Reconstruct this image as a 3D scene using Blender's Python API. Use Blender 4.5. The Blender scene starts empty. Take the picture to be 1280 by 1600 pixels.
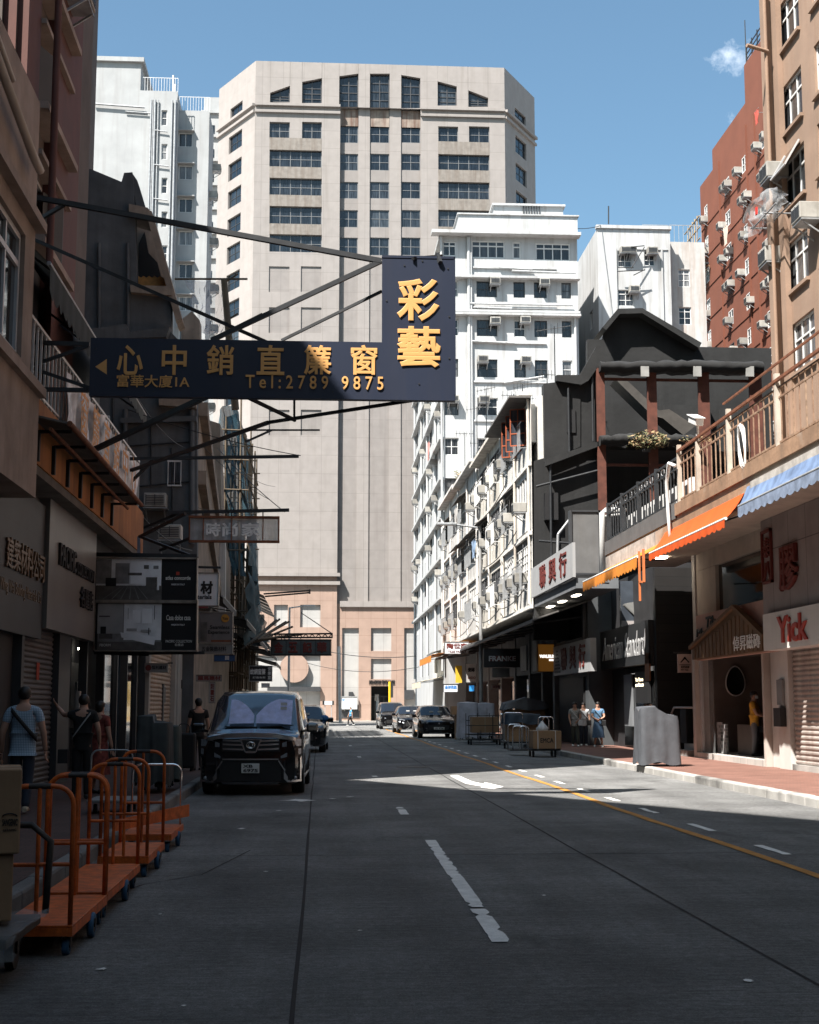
import bpy, bmesh, math, random
from math import radians, sin, cos, pi
from mathutils import Vector, Matrix

scene = bpy.context.scene
COL = scene.collection
R = random.Random(7)

# ------------------------------------------------------------------ camera
PITCH, YAW, FPX, CAMH = radians(7.79), radians(3.597), 2222.2, 1.58
cam = bpy.data.objects.new('camera', bpy.data.cameras.new('camera'))
COL.objects.link(cam)
cam.location = (0, 0, CAMH)
cam.rotation_euler = (pi / 2 + PITCH, 0, -YAW)
cam.data.lens = 50.0
cam.data.sensor_width = 36.0
cam.data.clip_start = 0.1
cam.data.clip_end = 3000
scene.camera = cam

# ------------------------------------------------------------------ light
SUN_EL = radians(55)
SUN_DIR = Vector((0.68 * cos(SUN_EL), 0.733 * cos(SUN_EL), -sin(SUN_EL)))   # the way the light travels
sun = bpy.data.objects.new('sun', bpy.data.lights.new('sun', 'SUN'))
COL.objects.link(sun)
sun.data.energy = 5.0
sun.data.angle = radians(0.5)
sun.data.color = (1.0, 0.945, 0.88)
sun.rotation_euler = SUN_DIR.to_track_quat('-Z', 'Y').to_euler()
sun.location = (-30, -30, 60)

world = bpy.data.worlds.new('World')
scene.world = world
world.use_nodes = True
nt = world.node_tree
nt.nodes.clear()
wo = nt.nodes.new('ShaderNodeOutputWorld')
bg = nt.nodes.new('ShaderNodeBackground')
bg.inputs['Strength'].default_value = 0.066
sky = nt.nodes.new('ShaderNodeTexSky')
sky.sky_type = 'NISHITA'
sky.sun_disc = False
sky.sun_elevation = SUN_EL
sky.sun_rotation = math.atan2(-0.68, -0.733)
sky.air_density = 1.0
sky.dust_density = 1.8
sky.ozone_density = 1.2
# a small wisp of cloud, fixed to a direction in the sky
tcw = nt.nodes.new('ShaderNodeTexCoord')
nz = nt.nodes.new('ShaderNodeTexNoise')
nz.inputs['Scale'].default_value = 34
nz.inputs['Detail'].default_value = 8
nz.inputs['Roughness'].default_value = 0.62
nt.links.new(tcw.outputs['Generated'], nz.inputs['Vector'])
def cloud_mask(d, r):
    vm = nt.nodes.new('ShaderNodeVectorMath'); vm.operation = 'DISTANCE'
    vm.inputs[1].default_value = d
    nt.links.new(tcw.outputs['Generated'], vm.inputs[0])
    mr = nt.nodes.new('ShaderNodeMapRange')
    mr.inputs[1].default_value = 0.0; mr.inputs[2].default_value = r
    mr.inputs[3].default_value = 0.30; mr.inputs[4].default_value = 0.0
    nt.links.new(vm.outputs['Value'], mr.inputs[0])
    return mr

def pixdir(px, py):
    r = Vector((cos(YAW), -sin(YAW), 0)); fh = Vector((sin(YAW), cos(YAW), 0)); z = Vector((0, 0, 1))
    f = fh * cos(PITCH) + z * sin(PITCH)
    u = z * cos(PITCH) - fh * sin(PITCH)
    return r * (px - 640) + u * (800 - py) + f * FPX
def pix(px, py, Y=None, X=None, Z=None):
    """the point where the sight line of a pixel of the photo meets the plane y=Y, x=X or z=Z"""
    d = pixdir(px, py); o = Vector((0, 0, CAMH))
    t = (Y / d.y) if Y is not None else (X / d.x) if X is not None else (Z - CAMH) / d.z
    return o + d * t

m1 = cloud_mask(pixdir(1138, 84).normalized(), 0.022)
m2 = cloud_mask(pixdir(1150, 190).normalized(), 0.018)
mx = nt.nodes.new('ShaderNodeMath'); mx.operation = 'MAXIMUM'
nt.links.new(m1.outputs[0], mx.inputs[0])
mh = nt.nodes.new('ShaderNodeMath'); mh.operation = 'MULTIPLY'; mh.inputs[1].default_value = 0.55
nt.links.new(m2.outputs[0], mh.inputs[0]); nt.links.new(mh.outputs[0], mx.inputs[1])
ad = nt.nodes.new('ShaderNodeMath'); ad.operation = 'ADD'
nt.links.new(nz.outputs['Fac'], ad.inputs[0]); nt.links.new(mx.outputs[0], ad.inputs[1])
cr = nt.nodes.new('ShaderNodeMapRange')
cr.inputs[1].default_value = 0.67; cr.inputs[2].default_value = 1.2
nt.links.new(ad.outputs[0], cr.inputs[0])
gt = nt.nodes.new('ShaderNodeMath'); gt.operation = 'MULTIPLY'
nt.links.new(cr.outputs[0], gt.inputs[0])
mg = nt.nodes.new('ShaderNodeMath'); mg.operation = 'MULTIPLY'; mg.inputs[1].default_value = 9; mg.use_clamp = True
nt.links.new(mx.outputs[0], mg.inputs[0]); nt.links.new(mg.outputs[0], gt.inputs[1])
mxc = nt.nodes.new('ShaderNodeMixRGB')
mxc.inputs[2].default_value = (12.5, 12.8, 13.2, 1)
nt.links.new(gt.outputs[0], mxc.inputs[0])
tint = nt.nodes.new('ShaderNodeMixRGB'); tint.blend_type = 'MULTIPLY'; tint.inputs[0].default_value = 1
tint.inputs[2].default_value = (0.88, 1.07, 1.03, 1)      # the slightly teal sky of the photograph
nt.links.new(sky.outputs[0], tint.inputs[1])
nt.links.new(tint.outputs[0], mxc.inputs[1])
nt.links.new(mxc.outputs[0], bg.inputs[0])
nt.links.new(bg.outputs[0], wo.inputs[0])

scene.view_settings.view_transform = 'Standard'
scene.view_settings.look = 'None'
scene.view_settings.gamma = 1
scene.view_settings.exposure = 1.5
scene.cycles.max_bounces = 6
scene.cycles.diffuse_bounces = 2
scene.cycles.glossy_bounces = 3
scene.cycles.transmission_bounces = 4
scene.cycles.caustics_reflective = False
scene.cycles.caustics_refractive = False
scene.cycles.use_denoising = True

# ------------------------------------------------------------------ materials
_mc = {}
def M(name, col=(.5, .5, .5), rough=.75, metal=0, var=.12, vs=2.0, streak=0, grime=(.08, .065, .05), sd=.55,
      bump=0, bs=30, coat=0, emit=0, spec=.4, rnd=0, fine=0, patch=0, patchcol=(.1, .1, .1)):
    """a procedural material: base colour with mottling, run-down stains, fine grain and bump"""
    if name in _mc: return _mc[name]
    m = bpy.data.materials.new(name); m.use_nodes = True
    t = m.node_tree; n = t.nodes; b = n['Principled BSDF']; L = t.links.new
    b.inputs['Roughness'].default_value = rough; b.inputs['Metallic'].default_value = metal
    b.inputs['Specular IOR Level'].default_value = spec
    b.inputs['Coat Weight'].default_value = coat; b.inputs['Coat Roughness'].default_value = .04
    geo = n.new('ShaderNodeNewGeometry')
    def noise(scale, detail=4, vec=None, rough_=.55):
        x = n.new('ShaderNodeTexNoise'); x.inputs['Scale'].default_value = scale
        x.inputs['Detail'].default_value = detail; x.inputs['Roughness'].default_value = rough_
        L(vec or geo.outputs['Position'], x.inputs['Vector']); return x.outputs['Fac']
    def rng(src, a, c, lo, hi):
        x = n.new('ShaderNodeMapRange'); L(src, x.inputs[0])
        for i, q in enumerate((a, c, lo, hi)): x.inputs[i + 1].default_value = q
        return x.outputs[0]
    def mix(fac, a, c, mode='MIX'):
        x = n.new('ShaderNodeMixRGB'); x.blend_type = mode
        for i, q in enumerate((fac, a, c)):
            if hasattr(q, 'is_linked'): L(q, x.inputs[i])
            elif i == 0: x.inputs[0].default_value = q
            else: x.inputs[i].default_value = (*q, 1)
        return x.outputs[0]
    def val(src):
        x = n.new('ShaderNodeCombineColor')
        for i in range(3): L(src, x.inputs[i])
        return x.outputs[0]
    c = tuple(col)
    if var: c = mix(1, c, val(rng(noise(vs, 6), .3, .7, 1 - var, 1 + var)), 'MULTIPLY')
    if fine: c = mix(1, c, val(rng(noise(90, 3), .3, .7, 1 - fine, 1 + fine)), 'MULTIPLY')
    if rnd:
        oi = n.new('ShaderNodeObjectInfo')
        c = mix(1, c, val(rng(oi.outputs['Random'], 0, 1, 1 - rnd, 1 + rnd)), 'MULTIPLY')
    if patch: c = mix(rng(noise(.45, 5), .56, .68, 0, patch), c, patchcol)
    if streak:
        mp = n.new('ShaderNodeMapping'); mp.inputs['Scale'].default_value = (2.6, 2.6, .16)
        L(geo.outputs['Position'], mp.inputs[0])
        f = rng(noise(1.0, 7, mp.outputs[0], .65), sd - .08, sd + .22, 0, streak)
        c = mix(f, c, grime)
    if hasattr(c, 'is_linked'): L(c, b.inputs['Base Color'])
    else: b.inputs['Base Color'].default_value = (*c, 1)
    if emit:
        b.inputs['Emission Strength'].default_value = emit
        b.inputs['Emission Color'].default_value = (*col, 1)
    if bump:
        bn = n.new('ShaderNodeBump'); bn.inputs['Strength'].default_value = bump; bn.inputs['Distance'].default_value = .02
        L(noise(bs, 5), bn.inputs['Height']); L(bn.outputs[0], b.inputs['Normal'])
    _mc[name] = m
    return m

def tiles(name, col, col2, mortar, bw, bh, ms=.012, off=.5, rough=.7, plane='XZ', streak=0, bump=.25, sd=.55, grime=(.1, .08, .06), var=(.8, 1.15)):
    """bricks, slabs or cladding panels laid in one plane"""
    m = M(name, col, rough, var=0)
    t = m.node_tree; n = t.nodes; b = n['Principled BSDF']; L = t.links.new
    geo = n.new('ShaderNodeNewGeometry'); sp = n.new('ShaderNodeSeparateXYZ'); cb = n.new('ShaderNodeCombineXYZ')
    L(geo.outputs['Position'], sp.inputs[0])
    L(sp.outputs[plane[0]], cb.inputs[0]); L(sp.outputs[plane[1]], cb.inputs[1])
    br = n.new('ShaderNodeTexBrick'); L(cb.outputs[0], br.inputs['Vector'])
    br.inputs['Scale'].default_value = 1; br.inputs['Brick Width'].default_value = bw; br.inputs['Row Height'].default_value = bh
    br.inputs['Mortar Size'].default_value = ms; br.offset = off; br.inputs['Bias'].default_value = 0
    br.inputs['Color1'].default_value = (*col, 1); br.inputs['Color2'].default_value = (*col2, 1); br.inputs['Mortar'].default_value = (*mortar, 1)
    nz = n.new('ShaderNodeTexNoise'); nz.inputs['Scale'].default_value = 1.3; nz.inputs['Detail'].default_value = 8
    L(geo.outputs['Position'], nz.inputs['Vector'])
    mr = n.new('ShaderNodeMapRange'); mr.inputs[1].default_value = .3; mr.inputs[2].default_value = .7
    mr.inputs[3].default_value, mr.inputs[4].default_value = var
    L(nz.outputs['Fac'], mr.inputs[0])
    mm = n.new('ShaderNodeMixRGB'); mm.blend_type = 'MULTIPLY'; mm.inputs[0].default_value = 1
    L(br.outputs['Color'], mm.inputs[1]); L(mr.outputs[0], mm.inputs[2])
    out = mm.outputs[0]
    if streak:
        mp = n.new('ShaderNodeMapping'); mp.inputs['Scale'].default_value = (1.6, 1.6, .12); L(geo.outputs['Position'], mp.inputs[0])
        n2 = n.new('ShaderNodeTexNoise'); n2.inputs['Detail'].default_value = 7; n2.inputs['Scale'].default_value = 1; L(mp.outputs[0], n2.inputs['Vector'])
        m2 = n.new('ShaderNodeMapRange'); m2.inputs[1].default_value = sd - .08; m2.inputs[2].default_value = sd + .25
        m2.inputs[3].default_value = 0; m2.inputs[4].default_value = streak; L(n2.outputs['Fac'], m2.inputs[0])
        m3 = n.new('ShaderNodeMixRGB'); L(m2.outputs[0], m3.inputs[0]); L(out, m3.inputs[1]); m3.inputs[2].default_value = (*grime, 1); out = m3.outputs[0]
    L(out, b.inputs['Base Color'])
    bn = n.new('ShaderNodeBump'); bn.inputs['Strength'].default_value = bump; bn.inputs['Distance'].default_value = .01; bn.invert = True
    L(br.outputs['Fac'], bn.inputs['Height']); L(bn.outputs[0], b.inputs['Normal'])
    return m

# ------------------------------------------------------------------ mesh builder
def wl(o):
    v = Vector()
    while o: v += o.location; o = o.parent
    return v
def Fr(x, y, z, rot=0): return Matrix.Translation((x, y, z)) @ Matrix.Rotation(radians(rot), 4, 'Z')

class MB:
    """collects faces in world space (or in a local frame F) and links them as ONE mesh object"""
    def __init__(s, F=None): s.v = []; s.f = []; s.sm = []; s.F = F
    def add(s, vs, fs, smooth=False):
        b = len(s.v)
        for p in vs:
            p = Vector(p); s.v.append(s.F @ p if s.F else p)
        for f in fs: s.f.append([b + i for i in f]); s.sm.append(smooth)
        return s
    def box(s, x0, x1, y0, y1, z0, z1):
        if x0 > x1: x0, x1 = x1, x0
        if y0 > y1: y0, y1 = y1, y0
        if z0 > z1: z0, z1 = z1, z0
        return s.add([(x0, y0, z0), (x1, y0, z0), (x1, y1, z0), (x0, y1, z0), (x0, y0, z1), (x1, y0, z1), (x1, y1, z1), (x0, y1, z1)],
                     [(3, 2, 1, 0), (4, 5, 6, 7), (0, 1, 5, 4), (1, 2, 6, 5), (2, 3, 7, 6), (3, 0, 4, 7)])
    def rbox(s, x0, x1, y0, y1, z0, z1, c=.02):
        """box with chamfered edges"""
        bm = bmesh.new(); bmesh.ops.create_cube(bm, size=1)
        for v in bm.verts:
            v.co = Vector((x0 + (x1 - x0) * (v.co.x + .5), y0 + (y1 - y0) * (v.co.y + .5), z0 + (z1 - z0) * (v.co.z + .5)))
        c = min(c, .45 * min(abs(x1 - x0), abs(y1 - y0), abs(z1 - z0)))
        bmesh.ops.bevel(bm, geom=bm.edges[:], offset=c, segments=2, affect='EDGES', profile=.5)
        return s.bm(bm)
    def bm(s, bm, smooth=False):
        bm.verts.index_update()
        s.add([v.co for v in bm.verts], [[v.index for v in f.verts] for f in bm.faces], smooth); bm.free(); return s
    def quad(s, a, b, c, d): return s.add([a, b, c, d], [(0, 1, 2, 3)])
    def cyl(s, p, q, r, r2=None, n=8, smooth=True):
        p, q = Vector(p), Vector(q); r2 = r if r2 is None else r2
        d = (q - p).normalized(); a = d.orthogonal().normalized(); b = d.cross(a)
        vs = []
        for c, rr in ((p, r), (q, r2)):
            for i in range(n):
                t = 2 * pi * i / n; vs.append(c + (a * cos(t) + b * sin(t)) * rr)
        s.add(vs, [(i, (i + 1) % n, n + (i + 1) % n, n + i) for i in range(n)], smooth)
        s.add(vs[:n], [tuple(range(n))[::-1]]); s.add(vs[n:], [tuple(range(n))])
        return s
    def tube(s, pts, r, n=6):
        pts = [Vector(p) for p in pts]; vs = []; a = None
        for i, p in enumerate(pts):
            d = (pts[min(i + 1, len(pts) - 1)] - pts[max(i - 1, 0)]).normalized()
            a = d.orthogonal().normalized() if a is None else (a - d * a.dot(d)).normalized()
            b = d.cross(a)
            rr = r[i] if isinstance(r, (list, tuple)) else r
            for k in range(n): vs.append(p + (a * cos(2 * pi * k / n) + b * sin(2 * pi * k / n)) * rr)
        m = len(pts)
        fs = [(i * n + k, i * n + (k + 1) % n, (i + 1) * n + (k + 1) % n, (i + 1) * n + k) for i in range(m - 1) for k in range(n)]
        fs += [tuple(range(n))[::-1], tuple(range((m - 1) * n, m * n))]
        return s.add(vs, fs, True)
    def bar(s, p, q, w, h=None):
        """square bar from p to q"""
        p, q = Vector(p), Vector(q); h = h or w; d = (q - p).normalized()
        up = Vector((0, 0, 1)) if abs(d.z) < .95 else Vector((0, 1, 0))
        a = d.cross(up).normalized(); b = a.cross(d)
        vs = [c + a * (w / 2 * i) + b * (h / 2 * j) for c in (p, q) for i, j in ((-1, -1), (1, -1), (1, 1), (-1, 1))]
        return s.add(vs, [(0, 1, 5, 4), (1, 2, 6, 5), (2, 3, 7, 6), (3, 0, 4, 7), (3, 2, 1, 0), (4, 5, 6, 7)])
    def prism(s, pts, y0, y1):
        """polygon in x,z extruded along y"""
        n = len(pts)
        vs = [(x, y0, z) for x, z in pts] + [(x, y1, z) for x, z in pts]
        s.add(vs, [tuple(range(n)), tuple(range(n, 2 * n))[::-1]] + [(i, n + i, n + (i + 1) % n, (i + 1) % n) for i in range(n)])
        return s
    def prismx(s, pts, x0, x1):
        """polygon in y,z extruded along x"""
        n = len(pts)
        vs = [(x0, y, z) for y, z in pts] + [(x1, y, z) for y, z in pts]
        return s.add(vs, [tuple(range(n))[::-1], tuple(range(n, 2 * n))] + [(i, (i + 1) % n, n + (i + 1) % n, n + i) for i in range(n)])
    def loft(s, rings, closed=True, caps=True, smooth=True):
        n = len(rings[0]); vs = [p for r in rings for p in r]; k = n if closed else n - 1
        s.add(vs, [(i * n + j, i * n + (j + 1) % n, (i + 1) * n + (j + 1) % n, (i + 1) * n + j) for i in range(len(rings) - 1) for j in range(k)], smooth)
        if caps:
            s.add(rings[0], [tuple(range(n))[::-1]], smooth); s.add(rings[-1], [tuple(range(n))], smooth)
        return s
    def ball(s, c, rx, ry=None, rz=None, nu=10, nv=7):
        ry = ry or rx; rz = rz or rx; c = Vector(c); rings = []
        for j in range(1, nv):
            t = pi * j / nv
            rings.append([c + Vector((rx * sin(t) * cos(2 * pi * i / nu), ry * sin(t) * sin(2 * pi * i / nu), -rz * cos(t))) for i in range(nu)])
        return s.loft(rings)
    def wall(s, w, h, holes, depth=.15, x0=0, z0=0):
        """a wall in the frame's x,z plane (y points into the wall) with openings and their reveals"""
        xs = sorted({x0, x0 + w} | {q for a in holes for q in (a[0], a[0] + a[2])})
        zs = sorted({z0, z0 + h} | {q for a in holes for q in (a[1], a[1] + a[3])})
        xs = [x for x in xs if x0 - 1e-6 <= x <= x0 + w + 1e-6]; zs = [z for z in zs if z0 - 1e-6 <= z <= z0 + h + 1e-6]
        for i in range(len(xs) - 1):
            run = None
            for j in range(len(zs)):
                solid = j < len(zs) - 1
                if solid:
                    mx, mz = (xs[i] + xs[i + 1]) / 2, (zs[j] + zs[j + 1]) / 2
                    solid = not any(a[0] < mx < a[0] + a[2] and a[1] < mz < a[1] + a[3] for a in holes)
                if solid and run is None: run = zs[j]
                if not solid and run is not None:
                    s.quad((xs[i], 0, run), (xs[i + 1], 0, run), (xs[i + 1], 0, zs[j]), (xs[i], 0, zs[j])); run = None
        for a in holes:
            x, z, W, H = a[:4]; d = depth
            s.quad((x, 0, z), (x, d, z), (x, d, z + H), (x, 0, z + H)); s.quad((x + W, 0, z), (x + W, 0, z + H), (x + W, d, z + H), (x + W, d, z))
            s.quad((x, 0, z), (x + W, 0, z), (x + W, d, z), (x, d, z)); s.quad((x, 0, z + H), (x, d, z + H), (x + W, d, z + H), (x + W, 0, z + H))
        return s
    def build(s, name, mat, parent=None, label=None):
        me = bpy.data.meshes.new(name)
        off = wl(parent) if parent else Vector()
        me.from_pydata([tuple(v - off) for v in s.v], [], s.f)
        me.polygons.foreach_set('use_smooth', s.sm)
        me.materials.append(mat); me.update()
        o = bpy.data.objects.new(name, me); COL.objects.link(o)
        if parent: o.parent = parent
        if label: o['label'] = label
        return o

def parts(mb, name, mat, parent):
    """every connected piece of mb becomes a part of its own"""
    n = len(mb.v); up = list(range(n))
    def find(i):
        while up[i] != i: up[i] = up[up[i]]; i = up[i]
        return i
    for f in mb.f:
        for q in f[1:]: up[find(q)] = find(f[0])
    g = {}
    for f, s_ in zip(mb.f, mb.sm): g.setdefault(find(f[0]), []).append((f, s_))
    out = []
    for fs in g.values():
        ids = sorted({i for f, _ in fs for i in f}); mp = {i: k for k, i in enumerate(ids)}
        m = MB(); m.v = [mb.v[i] for i in ids]; m.f = [[mp[i] for i in f] for f, _ in fs]; m.sm = [s_ for _, s_ in fs]
        out.append(m.build(name, mat, parent))
    return out

def E(name, loc, label, cat, group=None):
    """a thing: an empty at its base that parents its parts"""
    o = bpy.data.objects.new(name, None); COL.objects.link(o); o.location = loc; o.empty_display_size = .1
    return tag(o, label, cat, group)
def tag(o, label=None, cat=None, group=None, kind=None):
    for k, v in (('label', label), ('category', cat), ('group', group), ('kind', kind)):
        if v: o[k] = v
    return o
def struct(name, mb, m): return tag(mb.build(name, m), kind='structure')
def dup(o, parent=None):
    c = o.copy(); COL.objects.link(c)
    if parent: c.parent = parent
    for ch in list(o.children): dup(ch, c)
    return c
def drop(o, F):
    """move a finished thing into frame F"""
    o.matrix_world = F; return o

_tc = {}
def glyphs(body, bold=0, res=3):
    k = (body, bold)
    if k not in _tc:
        c = bpy.data.curves.new('t', 'FONT'); c.body = body; c.resolution_u = res; c.bevel_depth = max(bold, .001); c.bevel_resolution = 1; c.space_line = 1.05; c.extrude = .02
        o = bpy.data.objects.new('t', c); COL.objects.link(o); bpy.context.view_layer.update()
        me = bpy.data.meshes.new_from_object(o.evaluated_get(bpy.context.evaluated_depsgraph_get()))
        _tc[k] = ([v.co.copy() for v in me.vertices], [tuple(p.vertices) for p in me.polygons])
        bpy.data.objects.remove(o); bpy.data.curves.remove(c); bpy.data.meshes.remove(me)
    return _tc[k]
def text(parent, F, body, x, z, w, h, m, y=-.01, depth=0, bold=.012, name='lettering', shear=0, label=None):
    """lettering fitted to the rectangle x,z,w,h of frame F, standing out by depth towards the viewer"""
    vs, fs = glyphs(body, bold)
    x0, x1 = min(v.x for v in vs), max(v.x for v in vs); y0, y1 = min(v.y for v in vs), max(v.y for v in vs)
    sx, sz = w / (x1 - x0), h / (y1 - y0)
    zm = max(v.z for v in vs); th = max(depth, .004)
    mb = MB(F); mb.add([(x + (v.x - x0) * sx + shear * (v.y - y0) * sz, y - th * (.5 + .5 * v.z / zm), z + (v.y - y0) * sz) for v in vs], fs)
    return mb.build(name, m, parent, label)

_wc = {}
def window(parent, F, x, z, w, h, cols=2, rows=1, frame=None, glass=None, y=.1, fw=.05, top=0, label=None):
    """a window: frame with mullions, its glass a sub-part; meshes are shared between equal windows"""
    k = (round(w, 2), round(h, 2), cols, rows, frame.name, glass.name, fw, top)
    if k not in _wc:
        a = MB()
        for q in (0, w - fw): a.box(q, q + fw, -.03, .04, 0, h)
        for q in (0, h - fw): a.box(fw, w - fw, -.03, .04, q, q + fw)
        hh = h * (1 - top)
        for i in range(1, cols): a.box(w * i / cols - fw * .4, w * i / cols + fw * .4, -.02, .03, fw, h - fw)
        for i in range(1, rows): a.box(fw, w - fw, -.017, .027, hh * i / rows - fw * .35, hh * i / rows + fw * .35)
        if top: a.box(fw, w - fw, -.022, .032, hh - fw * .5, hh + fw * .5)
        g = MB().quad((0, .02, 0), (w, .02, 0), (w, .02, h), (0, .02, h))
        fo = a.build('window', frame); go = g.build('pane', glass)
        _wc[k] = (fo.data, go.data)
        bpy.data.objects.remove(fo); bpy.data.objects.remove(go)
    fo = bpy.data.objects.new('window', _wc[k][0]); go = bpy.data.objects.new('pane', _wc[k][1])
    for o in (fo, go): COL.objects.link(o)
    fo.parent = parent; go.parent = fo
    T = F @ Matrix.Translation((x, y, z)); T.translation -= wl(parent)
    fo.matrix_basis = T
    if label: fo['label'] = label
    return fo
# ------------------------------------------------------------------ palette
def glassmat(name, dark, light, rough=.08):
    m = M(name, dark, rough, var=0, spec=.6); t = m.node_tree; n = t.nodes; L = t.links.new; b = n['Principled BSDF']
    oi = n.new('ShaderNodeObjectInfo'); r = n.new('ShaderNodeValToRGB'); L(oi.outputs['Random'], r.inputs[0])
    r.color_ramp.elements[0].color = (*dark, 1); r.color_ramp.elements[1].color = (*light, 1); r.color_ramp.elements[0].position = .45
    geo = n.new('ShaderNodeNewGeometry'); mp = n.new('ShaderNodeMapping'); mp.inputs['Scale'].default_value = (7, 7, .8); L(geo.outputs['Position'], mp.inputs[0])
    nz = n.new('ShaderNodeTexNoise'); nz.inputs['Scale'].default_value = 1.1; nz.inputs['Detail'].default_value = 4; L(mp.outputs[0], nz.inputs['Vector'])
    mr = n.new('ShaderNodeMapRange'); mr.inputs[1].default_value = .35; mr.inputs[2].default_value = .65; mr.inputs[3].default_value = .35; mr.inputs[4].default_value = 1.3; L(nz.outputs['Fac'], mr.inputs[0])
    x = n.new('ShaderNodeMixRGB'); x.blend_type = 'MULTIPLY'; x.inputs[0].default_value = 1; L(r.outputs[0], x.inputs[1]); L(mr.outputs[0], x.inputs[2])
    L(x.outputs[0], b.inputs['Base Color']); return m
GL_BLUE = glassmat('tower window glass', (.012, .017, .024), (.045, .055, .066), .1)
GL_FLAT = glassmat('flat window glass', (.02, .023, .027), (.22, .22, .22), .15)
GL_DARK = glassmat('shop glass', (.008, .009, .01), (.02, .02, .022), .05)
GL_OLD = glassmat('old window glass', (.03, .035, .045), (.16, .17, .19), .15)
METAL_D = M('dark painted steel', (.022, .024, .027), .55, var=.3, vs=6)
METAL_G = M('grey galvanised steel', (.33, .34, .35), .5, .4, var=.2, vs=5)
ALU = M('aluminium frame', (.55, .55, .55), .45, .3, var=.1)
ALU_D = M('dark bronze frame', (.05, .052, .056), .5, .2, var=.1)
RUST = M('rusty steel', (.16, .06, .03), .85, var=.4, vs=5, bump=.2)
WHITE_FR = M('white window frame', (.62, .62, .61), .55, var=.08)
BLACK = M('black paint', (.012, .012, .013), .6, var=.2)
WHITEL = M('white lettering', (.75, .75, .73), .5, var=.03)
REDL = M('dark red lettering', (.12, .02, .015), .55, var=.1)

# ------------------------------------------------------------------ ground
def roadmat():
    m = M('road concrete', (.075, .077, .078), .85, var=0, spec=.25); t = m.node_tree; n = t.nodes; L = t.links.new; b = n['Principled BSDF']
    geo = n.new('ShaderNodeNewGeometry')
    def nz(scale, mapping=None, d=6, r=.6):
        x = n.new('ShaderNodeTexNoise'); x.inputs['Scale'].default_value = scale; x.inputs['Detail'].default_value = d; x.inputs['Roughness'].default_value = r
        if mapping:
            mp = n.new('ShaderNodeMapping'); mp.inputs['Scale'].default_value = mapping; L(geo.outputs['Position'], mp.inputs[0]); L(mp.outputs[0], x.inputs['Vector'])
        else: L(geo.outputs['Position'], x.inputs['Vector'])
        return x.outputs['Fac']
    def rg(s, a, c, lo, hi):
        x = n.new('ShaderNodeMapRange'); L(s, x.inputs[0])
        for i, q in enumerate((a, c, lo, hi)): x.inputs[i + 1].default_value = q
        return x.outputs[0]
    def mul(a, c):
        x = n.new('ShaderNodeMath'); x.operation = 'MULTIPLY'; L(a, x.inputs[0]); L(c, x.inputs[1]); return x.outputs[0]
    big = rg(nz(.42, None, 8, .66), .3, .7, .6, 1.35)
    brush = rg(nz(1, (1.0, 30, 1), 5, .7), .3, .7, .68, 1.3)         # transverse brushing of the slab
    grit = rg(nz(70, None, 4, .8), .3, .7, .45, 1.6)
    long = rg(nz(1, (1.5, .12, 1), 5), .35, .7, .85, 1.15)         # tyre-worn lanes
    v = mul(mul(big, mul(brush, rg(nz(16, None, 6, .75), .3, .7, .62, 1.4))), mul(grit, long))
    cc = n.new('ShaderNodeCombineColor'); 
    for i in range(3): L(v, cc.inputs[i])
    x = n.new('ShaderNodeMixRGB'); x.blend_type = 'MULTIPLY'; x.inputs[0].default_value = 1; x.inputs[1].default_value = (.195, .196, .193, 1); L(cc.outputs[0], x.inputs[2])
    # pale scuffs and spilt mortar
    sp = rg(nz(2.2, (1, .55, 1), 8, .72), .67, .76, 0, .6)
    oil = rg(nz(.9, (1, .35, 1), 7, .6), .60, .74, 0, .6)
    xo = n.new('ShaderNodeMixRGB'); L(oil, xo.inputs[0]); L(x.outputs[0], xo.inputs[1]); xo.inputs[2].default_value = (.03, .03, .03, 1)
    y = n.new('ShaderNodeMixRGB'); L(sp, y.inputs[0]); L(xo.outputs[0], y.inputs[1]); y.inputs[2].default_value = (.34, .33, .31, 1)
    L(y.outputs[0], b.inputs['Base Color'])
    bn = n.new('ShaderNodeBump'); bn.inputs['Strength'].default_value = .8; bn.inputs['Distance'].default_value = .015
    L(mul(brush, grit), bn.inputs['Height']); L(bn.outputs[0], b.inputs['Normal'])
    return m
ROAD = roadmat()
XK0, XK1 = -2.3, 7.8         # kerb lines
YEND = 121.0                 # end of the street at the cross street
struct('ground', MB().box(-700, 700, -300, 1500, -.6, -.5), M('far ground', (.2, .19, .18), .9))
struct('road', MB().box(XK0, XK1, -30, YEND, -.45, 0).box(-120, 160, YEND, 141, -.45, 0), ROAD)
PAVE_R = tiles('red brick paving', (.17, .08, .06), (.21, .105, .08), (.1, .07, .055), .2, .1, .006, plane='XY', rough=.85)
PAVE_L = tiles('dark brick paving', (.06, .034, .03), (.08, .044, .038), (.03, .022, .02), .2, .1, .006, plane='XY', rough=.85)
PAVE_G = tiles('grey paving slabs', (.42, .4, .37), (.46, .43, .4), (.2, .19, .18), .6, .6, .01, plane='XY', rough=.85)
KERB = M('kerb concrete', (.34, .33, .31), .85, var=.25, vs=1.2, bump=.3, patch=.8, patchcol=(.03, .03, .03), fine=.15)
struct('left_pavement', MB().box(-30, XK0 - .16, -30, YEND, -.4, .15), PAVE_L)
struct('right_pavement', MB().box(XK1 + .2, 45, -30, YEND, -.4, .15), PAVE_R)
def kerb(x0, x1):
    mb = MB(); y = -30
    while y < YEND:
        L_ = R.uniform(.9, 1.1); mb.rbox(x0, x1, y + .004, min(y + L_ - .004, YEND), -.3, .155 + R.uniform(0, .012), .03); y += L_
    return mb
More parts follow.
